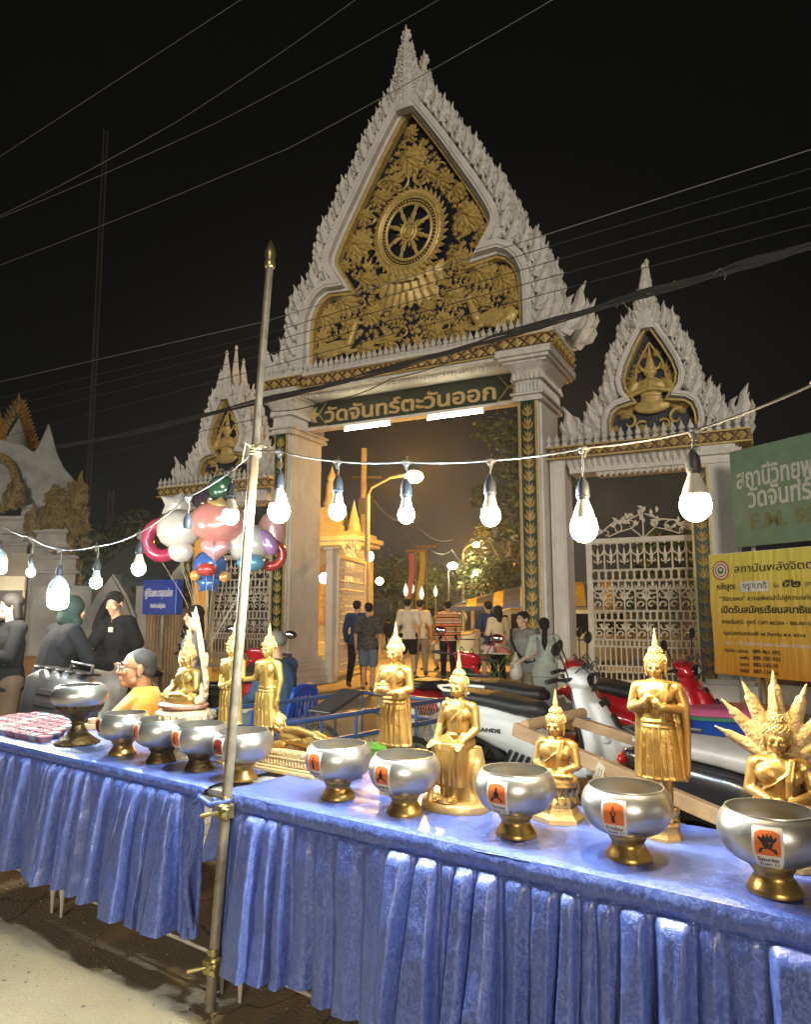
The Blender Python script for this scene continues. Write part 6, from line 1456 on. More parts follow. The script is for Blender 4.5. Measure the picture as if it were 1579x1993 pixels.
    for S in 'LR':
        if legs == 'shorts': e = j['hip'+S].lerp(j['knee'+S], .78); b.chain((j['hip'+S], .105), (e, .098))
        else: b.chain((j['hip'+S], .105), (j['knee'+S], .076), (j['ank'+S]+V((0, 0, .02)), .058))
    if legs == 'skirt': b.loft([(hc.x, hc.y, .30, .20, .17), (hc.x, hc.y, .6, .185, .155), (hc.x, hc.y, .95, .16, .13)], 24)
    b.fuse('trousers' if legs != 'shorts' else 'shorts', bottom, t, vox, 3)
    for S in 'LR':
        b = Blob(); b.cap(j['ank'+S]-V((0, -.035, .045)), j['toe'+S], .043, .036); b.cap(j['ank'+S]-V((0, -.03, .01)), j['ank'+S]-V((0, 0, .04)), .042, .04)
        b.fuse('shoe', shoe, t, .01, 2)
    if hair: p_hair(hair, T, t, hairmat, .008 if near else .010)
    return t, j, T
def bag(t, label_part, pts, col, r): pass
PG = 'people walking through the temple gate'; PB = 'people standing behind the tables on the left'
walk = dict(kneeL=(.10, -.10, .50), ankL=(.105, -.12, .10), toeL=(.12, -.25, .05), kneeR=(-.10, .02, .49), ankR=(-.105, .16, .12), toeR=(-.12, .05, .035))
walk2 = dict(kneeR=(-.10, -.10, .50), ankR=(-.105, -.12, .10), toeR=(-.12, -.25, .05), kneeL=(.10, .02, .49), ankL=(.105, .16, .12), toeL=(.12, .05, .035))
def P0_(px, Y): v = at(px, 1190, Y); v.z = 0; return v
# -- in and before the gate
person('man in a black T-shirt with pale print and denim shorts walking into the gate', gnd(716, 1351), R(172), 1.66, C_TSHIRTP, 'short', C_DENIM, 'shorts', 'short', skin=M_SKIN, shoe=C_SAND, pose=walk, group=PG, hy=.4, fat=1.08)
person('man in a navy jacket hidden behind the man with the printed T-shirt', gnd(694, 1337), R(165), 1.72, C_NAVY, 'long', C_BLACK, 'pants', 'short', pose=walk2, group=PG)
person('young man in a plain white T-shirt and black shorts seen from behind', gnd(795, 1320), R(190), 1.80, C_WHITE, 'short', C_BLACK, 'shorts', 'short', skin=M_SKIN3, pose=walk, group=PG, hy=-.5)
person('man in pale shirt and beige trousers half hidden behind the white T-shirt', gnd(818, 1316), R(170), 1.78, C_CREAM, 'short', C_KHAKI, 'pants', 'short', pose=walk2, group=PG)
person('woman in an olive blouse and pale trousers walking past the van', gnd(838, 1306), R(215), 1.62, C_OLIVE, 'long', C_CREAM, 'pants', 'bob', pose=dict(walk, elL=(.20, -.06, 1.14), wrL=(.12, -.22, 1.25)), group=PG)
person('man in a striped orange and brown jumper with black trousers facing the van', gnd(873, 1322), R(180), 1.74, C_STRIPE, 'long', C_BLACK, 'pants', 'short', group=PG, shoe=C_SHOE)
person('boy in navy shirt with a backpack beside the girl in cream', gnd(952, 1334), R(200), 1.72, C_NAVY, 'short', C_KHAKI, 'shorts', 'short', skin=M_SKIN3, group=PG, pose=dict(elR=(-.26, .06, 1.14), wrR=(-.20, -.14, 1.08)))
person('long haired girl in a cream jumper by the folding stall table', gnd(971, 1338), R(205), 1.62, C_CREAM, 'long', C_BLACK, 'pants', 'long', group=PG, pose=dict(elL=(.22, -.04, 1.12), wrL=(.14, -.25, 1.1)))
gp, jg, Tg = person('stout man in a grey T-shirt with a cross body strap turned to the left', P0_(1018, 9.4), R(-60), 1.50, C_GREY, 'short', C_KHAKI, 'pants', 'short', skin=M_SKIN3, near=True, group=PG, fat=1.22, hy=.15, pose=dict(elR=(-.24, -.05, 1.14), wrR=(-.13, -.27, 1.20), elL=(.25, -.02, 1.12), wrL=(.18, -.22, 1.0)))
q = MB(); q.tube([(-.13, -.12, 1.44), (-.05, -.185, 1.28), (.08, -.20, 1.12), (.2, -.12, .98), (.2, .08, 1.0), (.02, .18, 1.22), (-.13, .08, 1.44)], .016, 6); q.build('strap', C_BLACK, gp, smooth=60)
wp_, jw, Tw = person('woman with a long black ponytail and a pale green top seen from behind', P0_(1058, 9.2), R(185), 1.42, C_LGREEN, 'long', C_LGREEN, 'skirt', 'pony', group=PG, fat=1.1, near=False, pose=dict(elL=(.25, -.03, 1.13), wrL=(.2, -.22, 1.02), elR=(-.25, -.03, 1.13), wrR=(-.12, -.24, 1.1)))
for s in (-1, 1): q = MB(); q.tube([(s*.12, -.10, 1.30), (s*.125, .02, 1.45), (s*.13, .15, 1.34), (s*.14, .16, 1.12)], .02, 6); q.build('backpack_strap', C_GREY, wp_, smooth=60)
b = Blob(); b.chain(((0, 0, 0), .085), ((0, 0, .10), .075), ((0, 0, .20), .03), ((0, 0, .27), .012))
tag(b.fuse('plastic_bag', pm('thin_white_plastic_bag', (.55, .52, .44), .35, bump=.6, bs=40), None, .012, 1), 'white plastic shopping bag hanging from the grey shirted man\'s hand', 'bag'); bpy.data.objects['plastic_bag'].location = at(1005, 1312, 9.2)
for k, (px, py, hh, tp, rz) in enumerate(((857, 1262, 1.60, C_YEL, 190), (846, 1255, 1.68, C_BLACK, 170), (872, 1256, 1.66, C_BROWN, 200), (824, 1268, 1.66, C_NAVY, 185), (890, 1250, 1.64, C_GREY, 175), (810, 1252, 1.66, C_BROWN, 180), (835, 1246, 1.6, C_WHITE, 190), (864, 1244, 1.7, C_DENIM, 165), (900, 1243, 1.66, C_CREAM, 185))):
    lb = ('distant person in a bright yellow top in the crowd beyond the gate', 'distant dark haired person in black left of the yellow top in the crowd', 'distant person in brown just right of the yellow top in the crowd', 'distant person in navy between the white T-shirt and the olive blouse', 'distant person in grey at the right end of the far crowd', 'distant person in brown at the left end of the far crowd by the lotus lamps', 'distant person in white in the middle of the far crowd', 'distant person in grey blue behind the yellow top', 'distant person in cream farthest back near the van roof')[k]
    person(lb, gnd(px, py), R(rz), hh, tp, 'short', C_BLACK, 'pants', 'short', group='distant crowd inside the temple', vox=.02)
person('small dark figure sitting by the shrine steps', gnd(756, 1262), R(200), 1.2, C_BLACK, 'long', C_BLACK, 'pants', 'short', group='distant crowd inside the temple', vox=.02)
# -- left side
def P_(px, Y): v = at(px, 1190, Y); v.z = 0; return v
bm_, jb, Tb = person('man in a black T-shirt turning his head while reaching down at the left', P_(238, 7.7), R(-35), 1.72, C_BLACK, 'short', C_BLACK, 'shorts', 'short', near=True, skin=M_SKIN, hy=.55, hp=.25, group=PB, fat=1.12,
    pose=dict(waist=(0, .02, 1.0), chest=(0, -.02, 1.24), neck=(.0, -.06, 1.43), head=(0.0, -.10, 1.565), shL=(.175, -.03, 1.37), shR=(-.175, -.05, 1.36), elR=(-.27, -.17, 1.12), wrR=(-.30, -.36, .93), elL=(.24, .06, 1.10), wrL=(.23, .03, .85)))
q = MB(); q.box((.07, -.168, 1.30), (.07, .012, .05)); q.build('shirt_print', C_WHITE, bm_)
person('woman in a black top with a bum bag at the far left edge', P_(22, 6.5), R(-40), 1.66, C_BLACK, 'long', C_BROWN, 'pants', 'bob', near=True, skin=M_SKIN3, hy=-.2, group=PB, pose=dict(elL=(.22, -.08, 1.13), wrL=(.04, -.25, 1.18), elR=(-.23, -.05, 1.12), wrR=(-.06, -.26, 1.12)))
hd, jh, Th = person('stooping person in black with a dark green knitted hood near the big bulb', P_(105, 6.1), R(140), 1.66, C_BLACK, 'long', C_BLACK, 'pants', 'hood', C_DGREEN, group=PB, fat=1.12, pose=dict(chest=(0, -.08, 1.24), neck=(0, -.12, 1.42), head=(0, -.17, 1.55), shL=(.18, -.10, 1.36), shR=(-.18, -.10, 1.36), elL=(.25, -.26, 1.14), wrL=(.20, -.50, 1.02), elR=(-.25, -.22, 1.12), wrR=(-.16, -.46, 1.05)))
person('woman with long black hair in a grey blouse behind the seated white-arched statue', P_(380, 7.3), R(-80), 1.56, C_GREY, 'short', C_DENIM, 'pants', 'long', near=True, skin=M_SKIN3, group=PB)
sit = dict(hipL=(.10, 0, .50), hipR=(-.10, 0, .50), kneeL=(.13, -.42, .50), kneeR=(-.13, -.42, .50), ankL=(.13, -.40, .085), ankR=(-.13, -.40, .085), toeL=(.14, -.53, .035), toeR=(-.14, -.53, .035), waist=(0, .03, .62), chest=(0, 0, .88), neck=(0, -.03, 1.06), head=(0, -.06, 1.205), shL=(.18, -.02, 1.005), shR=(-.18, -.02, 1.005), elL=(.24, -.10, .76), elR=(-.24, -.10, .76), wrL=(.16, -.30, .66), wrR=(-.16, -.30, .66))
person('man in a faded blue work shirt and grey cap seated on the blue chair', V((-1.15, 6.73, 0)), R(-118), 1.70, C_BLUEW, 'long', C_DENIM, 'pants', 'cap', C_CAP, skin=M_SKIN, near=True, pose=sit, fat=1.1)
# -- the monk
MP = V((-1.62, 4.62, 0))
mk = thing('person', 'seated monk in a saffron robe with glasses and cropped hair looking left', 'person', MP, R(-62), None, scale=1.0)
b = Blob(); z = -.075
J = dict(sit); j = {k: V(v)+V((0, 0, z)) for k, v in J.items()}
hc = (j['hipL']+j['hipR'])/2; T = Matrix.Identity(4)
b.chain((hc, .13), (j['waist'], .13), (j['chest'], .13)); b.ball(j['chest']+V((0, 0, -.02)), (.175, .12, .17)); b.cap(j['shL'], j['shR'], .07); b.cap(j['shL'], j['neck'], .07, .06); b.cap(j['shR'], j['neck'], .07, .06); b.chain((j['chest'], .11), (j['neck']-V((0, 0, .04)), .068), (j['neck']+V((0, 0, .02)), .06), (j['head']-V((0, -.015, .04)), .060))
for S in 'LR':
    b.chain((j['hip'+S], .09), (j['knee'+S], .06), (j['ank'+S], .04)); b.cap(j['ank'+S]-V((0, -.02, .0)), j['toe'+S]+V((0, 0, .03)), .036, .028); b.chain((j['sh'+S], .064), (j['el'+S], .048), (j['wr'+S], .030)); d = (j['wr'+S]-j['el'+S]).normalized(); p_hand(b, j['wr'+S], d, V((0, 0, -1)), 1.0, .4, 1 if S == 'L' else -1)
HM = j['head']+V((0, -.01, .018))
T = p_head(b, HM, -.02, -.10, 1.06); b.fuse('body', M_SKIN2, mk, .006, 2); eyes(T, mk)
p_hair('crop', T, mk, pm('cropped_grey_black_hair', (.05, .042, .036), .7, vs=90, col2=(.018, .015, .013), bump=.5, bs=260), .006)
b = Blob()                                                 # robe over the left shoulder
b.chain((hc, .165), (j['waist']+V((0, 0, .02)), .155)); b.ball(j['waist']+V((.02, 0, .0)), (.20, .155, .15)); b.ball(j['chest']+V((.10, .0, -.12)), (.10, .135, .15))
for k in range(9):
    f = k/8; a = V((.075+.11*f, -.02, 1.07+z-.03*f*f)); c = V((-.17+.14*f, -.135-.02*f, .74+z+.03*f)); mdl = a.lerp(c, .5)+V((.025, -.118, .035)); bk = V((-.13+.2*f, .13, .78+z)); 
    b.chain((c, .020), (mdl, .026), (a+V((0, -.055, .022)), .026), (a+V((0, .05, .022)), .026), (a.lerp(bk, .5)+V((.02, .07, .0)), .030), (bk, .03))
b.chain((j['shL']+V((.01, 0, .0)), .088), (j['elL'], .085), (j['elL'].lerp(j['wrL'], .5), .07)); b.ball(j['shL'], (.085, .08, .07))
for S in 'LR': b.chain((j['hip'+S], .13), (j['knee'+S], .10), (j['ank'+S]+V((0, 0, .1)), .085))
b.fuse('robe', M_ROBE, mk, .009, 2)
q = MB(); q.M = T
for s in (-1, 1): q.ring((s*.034, -.098, .000), .026, .0018, 20, 5, ax=(0, 1, 0), rad2=.022); q.tube([(s*.060, -.097, .006), (s*.078, -.05, .006), (s*.083, .012, .002)], .0018, 5)
q.tube([(-.010, -.100, .004), (0, -.103, .008), (.010, -.100, .004)], .0016, 5); q.build('glasses', M_CHROME if False else M_BLACK, mk, smooth=60)
st_ = thing('stool', 'plastic stool under the seated monk', 'stool', MP, R(-78))
q = MB(); q.lathe([(.17, .385), (.17, .40), (.002, .405)], (0, 0, -.09), 24); q.build('seat', M_BLUEPL, st_)
for sx in (-1, 1):
    for sy in (-1, 1): q = MB(); q.tube([(sx*.11, sy*.11, .30), (sx*.15, sy*.15, 0)], .018, 8); q.build('leg', M_BLUEPL, st_)

# ================================================================== STALL TABLE, VAN, COVERED STALL
ft = thing('stall_table', 'small folding stall table with green legs before the boy and girl', 'table', gnd(968, 1342), GR)
q = MB(); q.box((0, 0, .70), (.62, .42, .025)); q.build('tabletop', M_WSTEEL, ft)
for sx in (-1, 1):
    for sy in (-1, 1): q = MB(); q.tube([(sx*.27, sy*.17, .69), (sx*.20*-1, sy*.17, 0)], .012, 6); q.build('leg', pm('green_leg_paint', (.05, .22, .06), .5) if 'green_leg_paint' not in MATS else MATS['green_leg_paint'], ft)
for x, mname, c, lb in ((-.15, 'milky_white_plastic', (.6, .6, .55), 'pale plastic tray on the left of the small stall table'), (.16, 'rose_plastic', (.6, .22, .2), 'rose coloured plastic tray on the right of the small stall table')):
    q = MB(); q.loft([(0, 0, 0, .12, .15), (0, 0, .10, .135, .17), (0, 0, .115, .14, .175), (0, 0, .118, .12, .15)], 24, 7)
    p = ft.location+Matrix.Rotation(GR, 3, 'Z') @ V((x, 0, .714)); tag(q.build('tray', pm(mname, c, .35), None, smooth=40, loc=p, rot=(0, 0, GR)), lb, 'tray', 'trays on the stall table')
M_VAN = pm('champagne_car_paint', (.50, .40, .20), .3, metal=.3, var=.05, coat=.4)
vn = thing('van', 'champagne coloured van parked inside the gate behind the man in stripes', 'van', V((2.95, 17.6, 0)), R(-6))
prof = [(-2.25, .35), (-2.25, .75), (-2.1, .92), (-1.35, 1.02), (-.72, 1.50), (-.45, 1.58), (2.1, 1.60), (2.28, 1.45), (2.32, .9), (2.30, .35)]
q = MB(); q.prism(prof, -.80, .80); q.build('body', M_VAN, vn, bevel=.06)
q = MB(); q.prism([(-1.18, 1.04), (-.66, 1.42), (-.50, 1.42), (-.50, 1.0)], -.812, -.79); q.build('window', M_GLASSDK, vn)
for a, b_ in ((-.42, .62), (.70, 1.45), (1.52, 2.12)): q = MB(); q.prism([(a, 1.0), (a, 1.45), (b_, 1.45), (b_, 1.0)], -.812, -.79); q.build('window', M_GLASSDK, vn)
q = MB(); q.add([(-1.33, -.7, 1.055), (-1.33, .7, 1.055), (-.76, .68, 1.505), (-.76, -.68, 1.505)], [(0, 1, 2, 3)]); q.build('windscreen', M_GLASSDK, vn, solid=.02)
for x in (-1.45, 1.4):
    o = MB(); o.tube([(x, -.80, .32), (x, -.6, .32)], .19, 16); wo = o.build('wheel', M_STEEL, vn); q = MB(); q.ring((x, -.71, .32), .255, .075, 28, 8, ax=(0, 1, 0)); q.build('tyre', M_RUBBER, wo, smooth=60)
for y in (-.6, .6): q = MB(); q.ball((-2.24, y, .72), (.05, .13, .08)); q.build('headlight', M_LENS, vn, smooth=60)
q = MB(); q.box((0, -.81, .86), (3.6, .015, .03)); q.build('side_moulding', M_GREYP, vn)
sl = thing('covered_stall', 'stall under a curved blue and yellow striped tarpaulin behind the van', 'stall', V((3.6, 21.0, 0)), R(-10))
M_TB = pm('blue_tarpaulin', (.035, .05, .13), .5, var=.2); M_TY = pm('yellow_tarpaulin', (.34, .26, .06), .5, var=.2)
q = MB()
for i in range(12):
    q.cur = i % 2
    x0, x1 = -2.2+i*.37+(.10 if i % 2 else 0), -2.2+(i+1)*.37+(0 if i % 2 else .10)
    for k in range(10):
        a0, a1 = pi*k/10, pi*(k+1)/10; f = lambda x, a: V((x, -1.2*cos(a), 1.62+.72*sin(a)*min(1, max(0, (x+2.25)/2.6))**.7))
        q.add([f(x0, a0), f(x1, a0), f(x1, a1), f(x0, a1)], [(0, 1, 2, 3)])
q.build('striped_roof', [M_TB, M_TY], sl, solid=.01)
q = MB(); q.box((0, -1.2, 1.58), (4.5, .03, .12)); q.build('valance', M_TB, sl)
for x in (-2.1, 2.1):
    for y in (-1.15, 1.15): q = MB(); q.tube([(x, y, 0), (x, y, 1.62)], .025, 6); q.build('post', M_STEEL, sl)
M_WLAMP = emat('white_stall_lamp', (.85, .95, 1), 60); q = MB(); q.ball((0, 0, 0), .08, data=SPHS)
tag(q.build('stall_lamp', M_WLAMP, None, loc=at(1003, 1192, 19.0)), 'bright white lamp beside the van roof at the right column', 'lamp')

# ================================================================== SHRINE
sh = thing('shrine', 'yellow lit cream shrine with stepped roof and small spire inside the gate', 'shrine', V((-2.45, 23.6, 0)), R(-20), scale=.88)
M_SHR = pm('cream_shrine_plaster', (.66, .58, .38), .7, vs=3, var=.12)
q = MB()
for (w, d, z0, z1) in ((3.6, 3.0, 0, .25), (3.2, 2.6, .25, .5), (2.9, 2.3, .5, .62), (3.0, 2.4, 4.05, 4.2), (3.2, 2.6, 4.2, 4.38), (2.8, 2.2, 4.38, 4.55)): q.box((0, 0, (z0+z1)/2), (w, d, z1-z0))
q.box((0, .6, 2.35), (2.5, 1.1, 3.5)); q.build('base_and_core', M_SHR, sh, bevel=.02)
for x in (-1.2, 1.2):
    q = MB(); q.loft([(x, -.85, .6, .30, .30), (x, -.85, .9, .36, .36), (x, -.85, 1.2, .20, .20), (x, -.85, 1.5, .30, .30), (x, -.85, 1.62, .32, .32), (x, -.85, 1.66, .19, .19), (x, -.85, 3.7, .17, .17), (x, -.85, 3.8, .28, .28), (x, -.85, 4.06, .34, .34)], 20, 4); q.build('column', M_SHR, sh, smooth=40)
q = MB()
for (w, z0, z1) in ((1.5, 4.55, 4.8), (1.2, 4.8, 5.1), (.9, 5.1, 5.4), (.7, 5.4, 5.55)): q.box((0, 0, (z0+z1)/2), (w, w, z1-z0))
q.lathe([(.32, 5.55), (.36, 5.7), (.26, 5.95), (.22, 6.5), (.17, 6.55), (.20, 6.7), (.10, 6.9), (.02, 7.1), (.002, 7.2)], (0, 0, 0), 12)
for x in (-1.15, 1.15): q.lathe([(.28, 4.5), (.24, 4.7), (.26, 4.72), (.19, 4.95), (.21, 4.97), (.13, 5.2), (.14, 5.22), (.06, 5.5), (.002, 5.75)], (x, -.5, 0), 10)
q.build('spire', M_SHR, sh, smooth=30)
q = MB(); q.prism([(-.75, 1.2), (-.75, 2.9), (-.55, 3.3), (0, 3.65), (.55, 3.3), (.75, 2.9), (.75, 1.2)], .02, .045); q.build('niche_panel', pm('shrine_mural', (.60, .40, .14), .6, vs=6, col2=(.36, .17, .07)), sh)
M_SLAMP = emat('warm_globe_lamp', (1.0, .80, .38), 1.0); M_SLAMP.node_tree.nodes['Principled BSDF'].inputs['Emission Strength'].default_value = 75
for px, py, Y, r, lb in ((719, 1083, 21.3, .14, 'glowing globe lamp on the right column of the shrine'), (739, 1131, 21.3, .11, 'smaller glowing globe lamp low on the shrine'), (632, 1125, 21.3, .16, 'glowing lamp on the left of the shrine beside the gate column')):
    q = MB(); q.ball((0, 0, 0), r); tag(q.build('globe_lamp', M_SLAMP, None, smooth=180, loc=at(px, py, Y)), lb, 'lamp', 'globe lamps on the shrine')

# ================================================================== LAMPS, POLES AND TREES BEYOND THE GATE
M_SOD = emat('sodium_lamp', (1.0, .47, .06), 1.0); M_SODW = emat('pale_street_lamp', (1.0, .86, .50), 1.0)
M_SOD.node_tree.nodes['Principled BSDF'].inputs['Emission Strength'].default_value = 1500; M_SODW.node_tree.nodes['Principled BSDF'].inputs['Emission Strength'].default_value = 500
def street_lamp(px, py, Y, label, mat, r, pole_px, arm=True, H=None):
    p = at(px, py, Y); base = at(pole_px, 1190, Y); base.z = 0
    t = thing('street_lamp', label, 'street lamp', base, 0, 'street lamps inside the temple grounds')
    rel = p-base
    q = MB(); q.tube([(0, 0, 0), (0, 0, rel.z-.5)], [.09, .06], 10); q.build('pole', M_CONC, t)
    q = MB(); q.tube([(0, 0, rel.z-.55), (rel.x*.08, 0, rel.z-.3), (rel.x*.5, 0, rel.z-.02), (rel.x, 0, rel.z+.06)], .03, 8); q.box((rel.x, 0, rel.z+.08), (.34, .2, .06), bev=.02); q.build('arm', M_STEEL, t, smooth=50)
    q = MB(); q.ball((rel.x, 0, rel.z), (r*1.2, r, r*.8)); q.build('lamp', mat, t, smooth=180)
street_lamp(806, 928, 19.0, 'big orange street lamp on a curved arm high in the gate opening', M_SOD, .20, 714)
street_lamp(927, 1060, 40.0, 'orange street lamp farther off, upper of the two small orange ones', M_SOD, .17, 902)
street_lamp(943, 1090, 52.0, 'orange street lamp farthest off, lower of the two small orange ones', M_SOD, .18, 922)
street_lamp(881, 1101, 36.0, 'pale yellow street lamp on a grey pole left of the van', M_SODW, .20, 873)
street_lamp(922, 1116, 44.0, 'pale yellow street lamp just below the small orange ones', M_SODW, .22, 919)
up = thing('utility_pole', 'grey concrete utility pole behind the open gate leaf', 'pole', V((at(706, 1190, 24).x, 24, 0)))
q = MB(); q.tube([(0, 0, 0), (0, 0, 7.0)], [.14, .10], 8); q.build('pole', M_CONC, up); q = MB(); q.box((.1, 0, 6.0), (1.0, .08, .08)); q.box((0, -.15, 5.0), (.3, .2, .5)); q.tube([(.3, 0, 5.6), (.35, 0, 4.6), (.25, 0, 3.6)], .03, 5); q.build('fittings', M_GREYP, up)
for k, (px, py, col, lb) in enumerate(((808, 1072, 'pink', 'long pink flag hanging from a bamboo pole inside the gate'), (829, 1064, 'yellow', 'long yellow flag hanging from a taller bamboo pole inside the gate'))):
    Y = 30.0; b0_ = at(px+2, 1190, Y); b0_.z = 0; zt = at(px, py, Y).z
    t = thing('prayer_flag', lb, 'flag', b0_, 0, 'tall prayer flags inside the gate')
    q = MB(); q.tube([(0, 0, 0), (.0, 0, zt)], [.05, .03], 6); q.tube([(-.42, 0, zt), (.42, 0, zt+.02)], .06, 6); q.build('bamboo_pole', M_WOOD, t)
    q = MB(); L = 2.6; q.grid(lambda i, j: V((-.30+.22*i-.10*j+.05*sin(6*j), .03*sin(9*j+2*i), zt-.1-L*j)), 6, 24); q.build('flag_cloth', pm(col+'_flag', (.55, .16, .20) if col == 'pink' else (.60, .46, .06), .7), t, solid=.01)
for k, (px, py, Y, lb) in enumerate(((790, 1150, 27, 'lotus bud lamp on a thin post, leftmost of the row'), (803, 1146, 33, 'small far lotus bud lamp, second from the left of the row'), (821, 1156, 27, 'lotus bud lamp on a thin post under the pink flag'), (848, 1152, 31, 'small lotus bud lamp on a thin post, rightmost of the row'))):
    p = at(px, py, Y); t = thing('lotus_lamp', lb, 'lamp', V((p.x, Y, 0)), 0, 'lotus bud lamps inside the gate')
    q = MB(); q.tube([(0, 0, 0), (0, 0, p.z-.25)], .025, 6); q.build('post', M_WSTEEL, t)
    q = MB(); q.lathe([(.03, -.20), (.07, -.12), (.095, 0), (.065, .13), (.02, .24), (.002, .30)], (0, 0, p.z), 10); q.build('bud', MATS.get('lotus_glow') or MATS.setdefault('lotus_glow', emat('lotus_bud_glow', (.95, 1.0, .8), 1.0)), t, smooth=180)
def tree(pos, H, Rr, label, mat, seed, n=2600, leaf=.16, trunk=.22, squash=.75, zc=.62):
    rn = random.Random(seed); t = thing('broadleaf_tree', label, 'tree', pos, rn.random()*6, 'trees beyond the gate and walls')
    q = MB(); lim = [(0, 0, 0), (rn.uniform(-.2, .2), rn.uniform(-.2, .2), H*.25), (rn.uniform(-.4, .4), rn.uniform(-.3, .3), H*.5), (rn.uniform(-.5, .5), rn.uniform(-.4, .4), H*.8)]
    q.tube(lim, [trunk, trunk*.8, trunk*.55, trunk*.15], 8); cl = []
    for k in range(15):
        a = rn.random()*2*pi; rr = Rr*rn.uniform(.25, .9); z = H*(zc+(rn.random()-.42)*.62*squash*1.1); c = V((rr*cos(a), rr*sin(a), z)); cl.append((c, Rr*rn.uniform(.22, .46)))
        s0_ = V(lim[1]).lerp(V(lim[3]), rn.uniform(.2, .9)); q.tube([s0_, s0_.lerp(c, .5)+V((0, 0, .2)), c], [trunk*.3, trunk*.2, trunk*.06], 5)
    q.build('trunk', M_TRUNK, t)
    q = MB()
    for i in range(n):
        c, r = cl[rn.randrange(len(cl))]; d = V((rn.gauss(0, 1), rn.gauss(0, 1), rn.gauss(0, .8))); d = d.normalized()*r*(rn.random()**.4)
        p = c+d; u = V((rn.gauss(0, 1), rn.gauss(0, 1), rn.gauss(0, .6))).normalized(); w = u.cross(V((rn.gauss(0, 1), rn.gauss(0, 1), rn.gauss(0, 1)))).normalized(); l = leaf*rn.uniform(.6, 1.3)
        q.add([p-u*l, p+w*l*.42, p+u*l, p-w*l*.42], [(0, 1, 2, 3)])
    q.build('crown', mat, t)
tree(V((-.6, 46, 0)), 5.2, 2.6, 'round bushy tree beyond the gate left of the pink flag', M_LEAF, 1)
tree(V((2.2, 50, 0)), 4.6, 2.4, 'low bushy tree beyond the gate behind the flags', M_LEAF, 2)
tree(V((4.6, 38, 0)), 4.4, 2.0, 'bushy tree beyond the gate between the pale street lamps', M_LEAF2, 3)
tree(V((6.6, 44, 0)), 7.2, 3.0, 'tall loose tree beyond the gate beside the right main column', M_LEAF2, 4, 3200)
tree(V((5.1, 29, 0)), 8.6, 2.2, 'tall dark tree rising close behind the right main column', M_LEAF, 5, 2200, zc=.75)
tree(V((-12.0, 30, 0)), 5.6, 2.6, 'dark tree beyond the left wall behind the blue sign', M_LEAF, 6)
tree(V((-8.6, 22, 0)), 4.0, 1.5, 'leafy tree behind the left side bay and the balloons', M_LEAF2, 7, 1800)
tree(V((10.0, 26, 0)), 4.4, 2.2, 'dim tree behind the right side bay ironwork', M_LEAF, 8, 2000)
# ================================================================== LEFT: PAVILION, WALL, FENCE, STALL, SIGN
pv = thing('pavilion', 'old pale pavilion with a swept concave roof and gilded carving at the left edge', 'pavilion', V((0, 15.5, 0)))
M_OLDW = pm('old_grey_plaster', (.36, .345, .31), .85, vs=2, var=.2, bump=.3, bs=50, stain=(.24, .22, .18)); M_ROOF = pm('dull_grey_roof', (.24, .245, .22), .7, vs=3, var=.2, bump=.3, bs=12); M_OLDG = pm('old_gilding', (.34, .25, .10), .55, metal=.2, vs=18, var=.4, bump=.5, bs=50)
def XZ(px, py, Y=15.5): p = at(px, py, Y); return (p.x, p.z)
q = MB(); roofp = [XZ(*p) for p in ((-60, 985), (-60, 850), (0, 858), (45, 868), (68, 884), (80, 862), (90, 840), (96, 826), (101, 842), (107, 866), (115, 892), (126, 914), (142, 932), (156, 950), (165, 968), (168, 992), (150, 996), (90, 990))]
q.prism(roofp, -.2, 3.2); q.v = [V((p.x-.42*p.y, p.y, p.z)) for p in q.v]; q.build('roof', M_ROOF, pv, bevel=.05)
q = MB()
for (a, b_, c_, d_, y0) in ((-60, 40, 1010, 1200, -.5), (45, 88, 985, 1200, -.3), (-60, 45, 1060, 1260, -.7), (66, 118, 1035, 1260, -.55), (70, 140, 1085, 1270, -.75), (-60, 200, 1130, 1330, -.1)):
    x0, z1 = XZ(a, c_); x1, z0 = XZ(b_, d_); q.box(((x0+x1)/2, 1.0+y0/2, (max(0, z0)+z1)/2), (x1-x0, 2.0-y0, z1-max(0, z0)))
    for dz, e in ((-.06, .05), (-.30, .03), (-.36, .06)): q.box(((x0+x1)/2, 1.0+y0/2, z1+dz), (x1-x0+2*e, 2.0-y0+2*e, .06))
q.v = [V((p.x-.42*p.y, p.y, p.z)) for p in q.v]; q.build('stepped_piers', M_OLDW, pv, bevel=.015)
q = MB(); rn = random.Random(12)
def clump(px0, px1, py0, py1, n, y, r):
    for i in range(n):
        x, z = XZ(rn.uniform(px0, px1), rn.uniform(py0, py1)); sprig(q, x, z, r*rn.uniform(.7, 1.2), rn.uniform(-3, 3), y)
for i in range(34):
    a = 2*pi*i/34; x, z = XZ(10+36*cos(a), 945+50*sin(a)); sprig(q, x, z, .22, a, -.35)
clump(100, 188, 980, 1075, 70, -.45, .24); clump(130, 178, 1075, 1160, 34, -.6, .2); clump(100, 160, 955, 1000, 20, -.4, .2); clump(36, 62, 945, 990, 12, -.4, .2)
for (px, py, s) in ((48, 985, 1), (168, 985, 1), (92, 1040, -1)):
    x, z = XZ(px, py); flame_at(q, x, -.5, z-.1, s*.15, .75, .2, s)
q.build('gilded_carving', M_OLDG, pv)
hl = thing('temple_hall', 'gold edged gable of a temple hall peeping over the pavilion roof', 'temple', V((0, 21, 0)))
X2 = lambda px, py: XZ(px, py, 21)
q = MB(); q.prism([X2(-20, 900), X2(38, 800), X2(66, 878), X2(64, 905)], 0, 4); q.v = [V((p.x-.5*p.y, p.y, p.z)) for p in q.v]; q.build('roof', M_ROOF, hl)
q = MB()
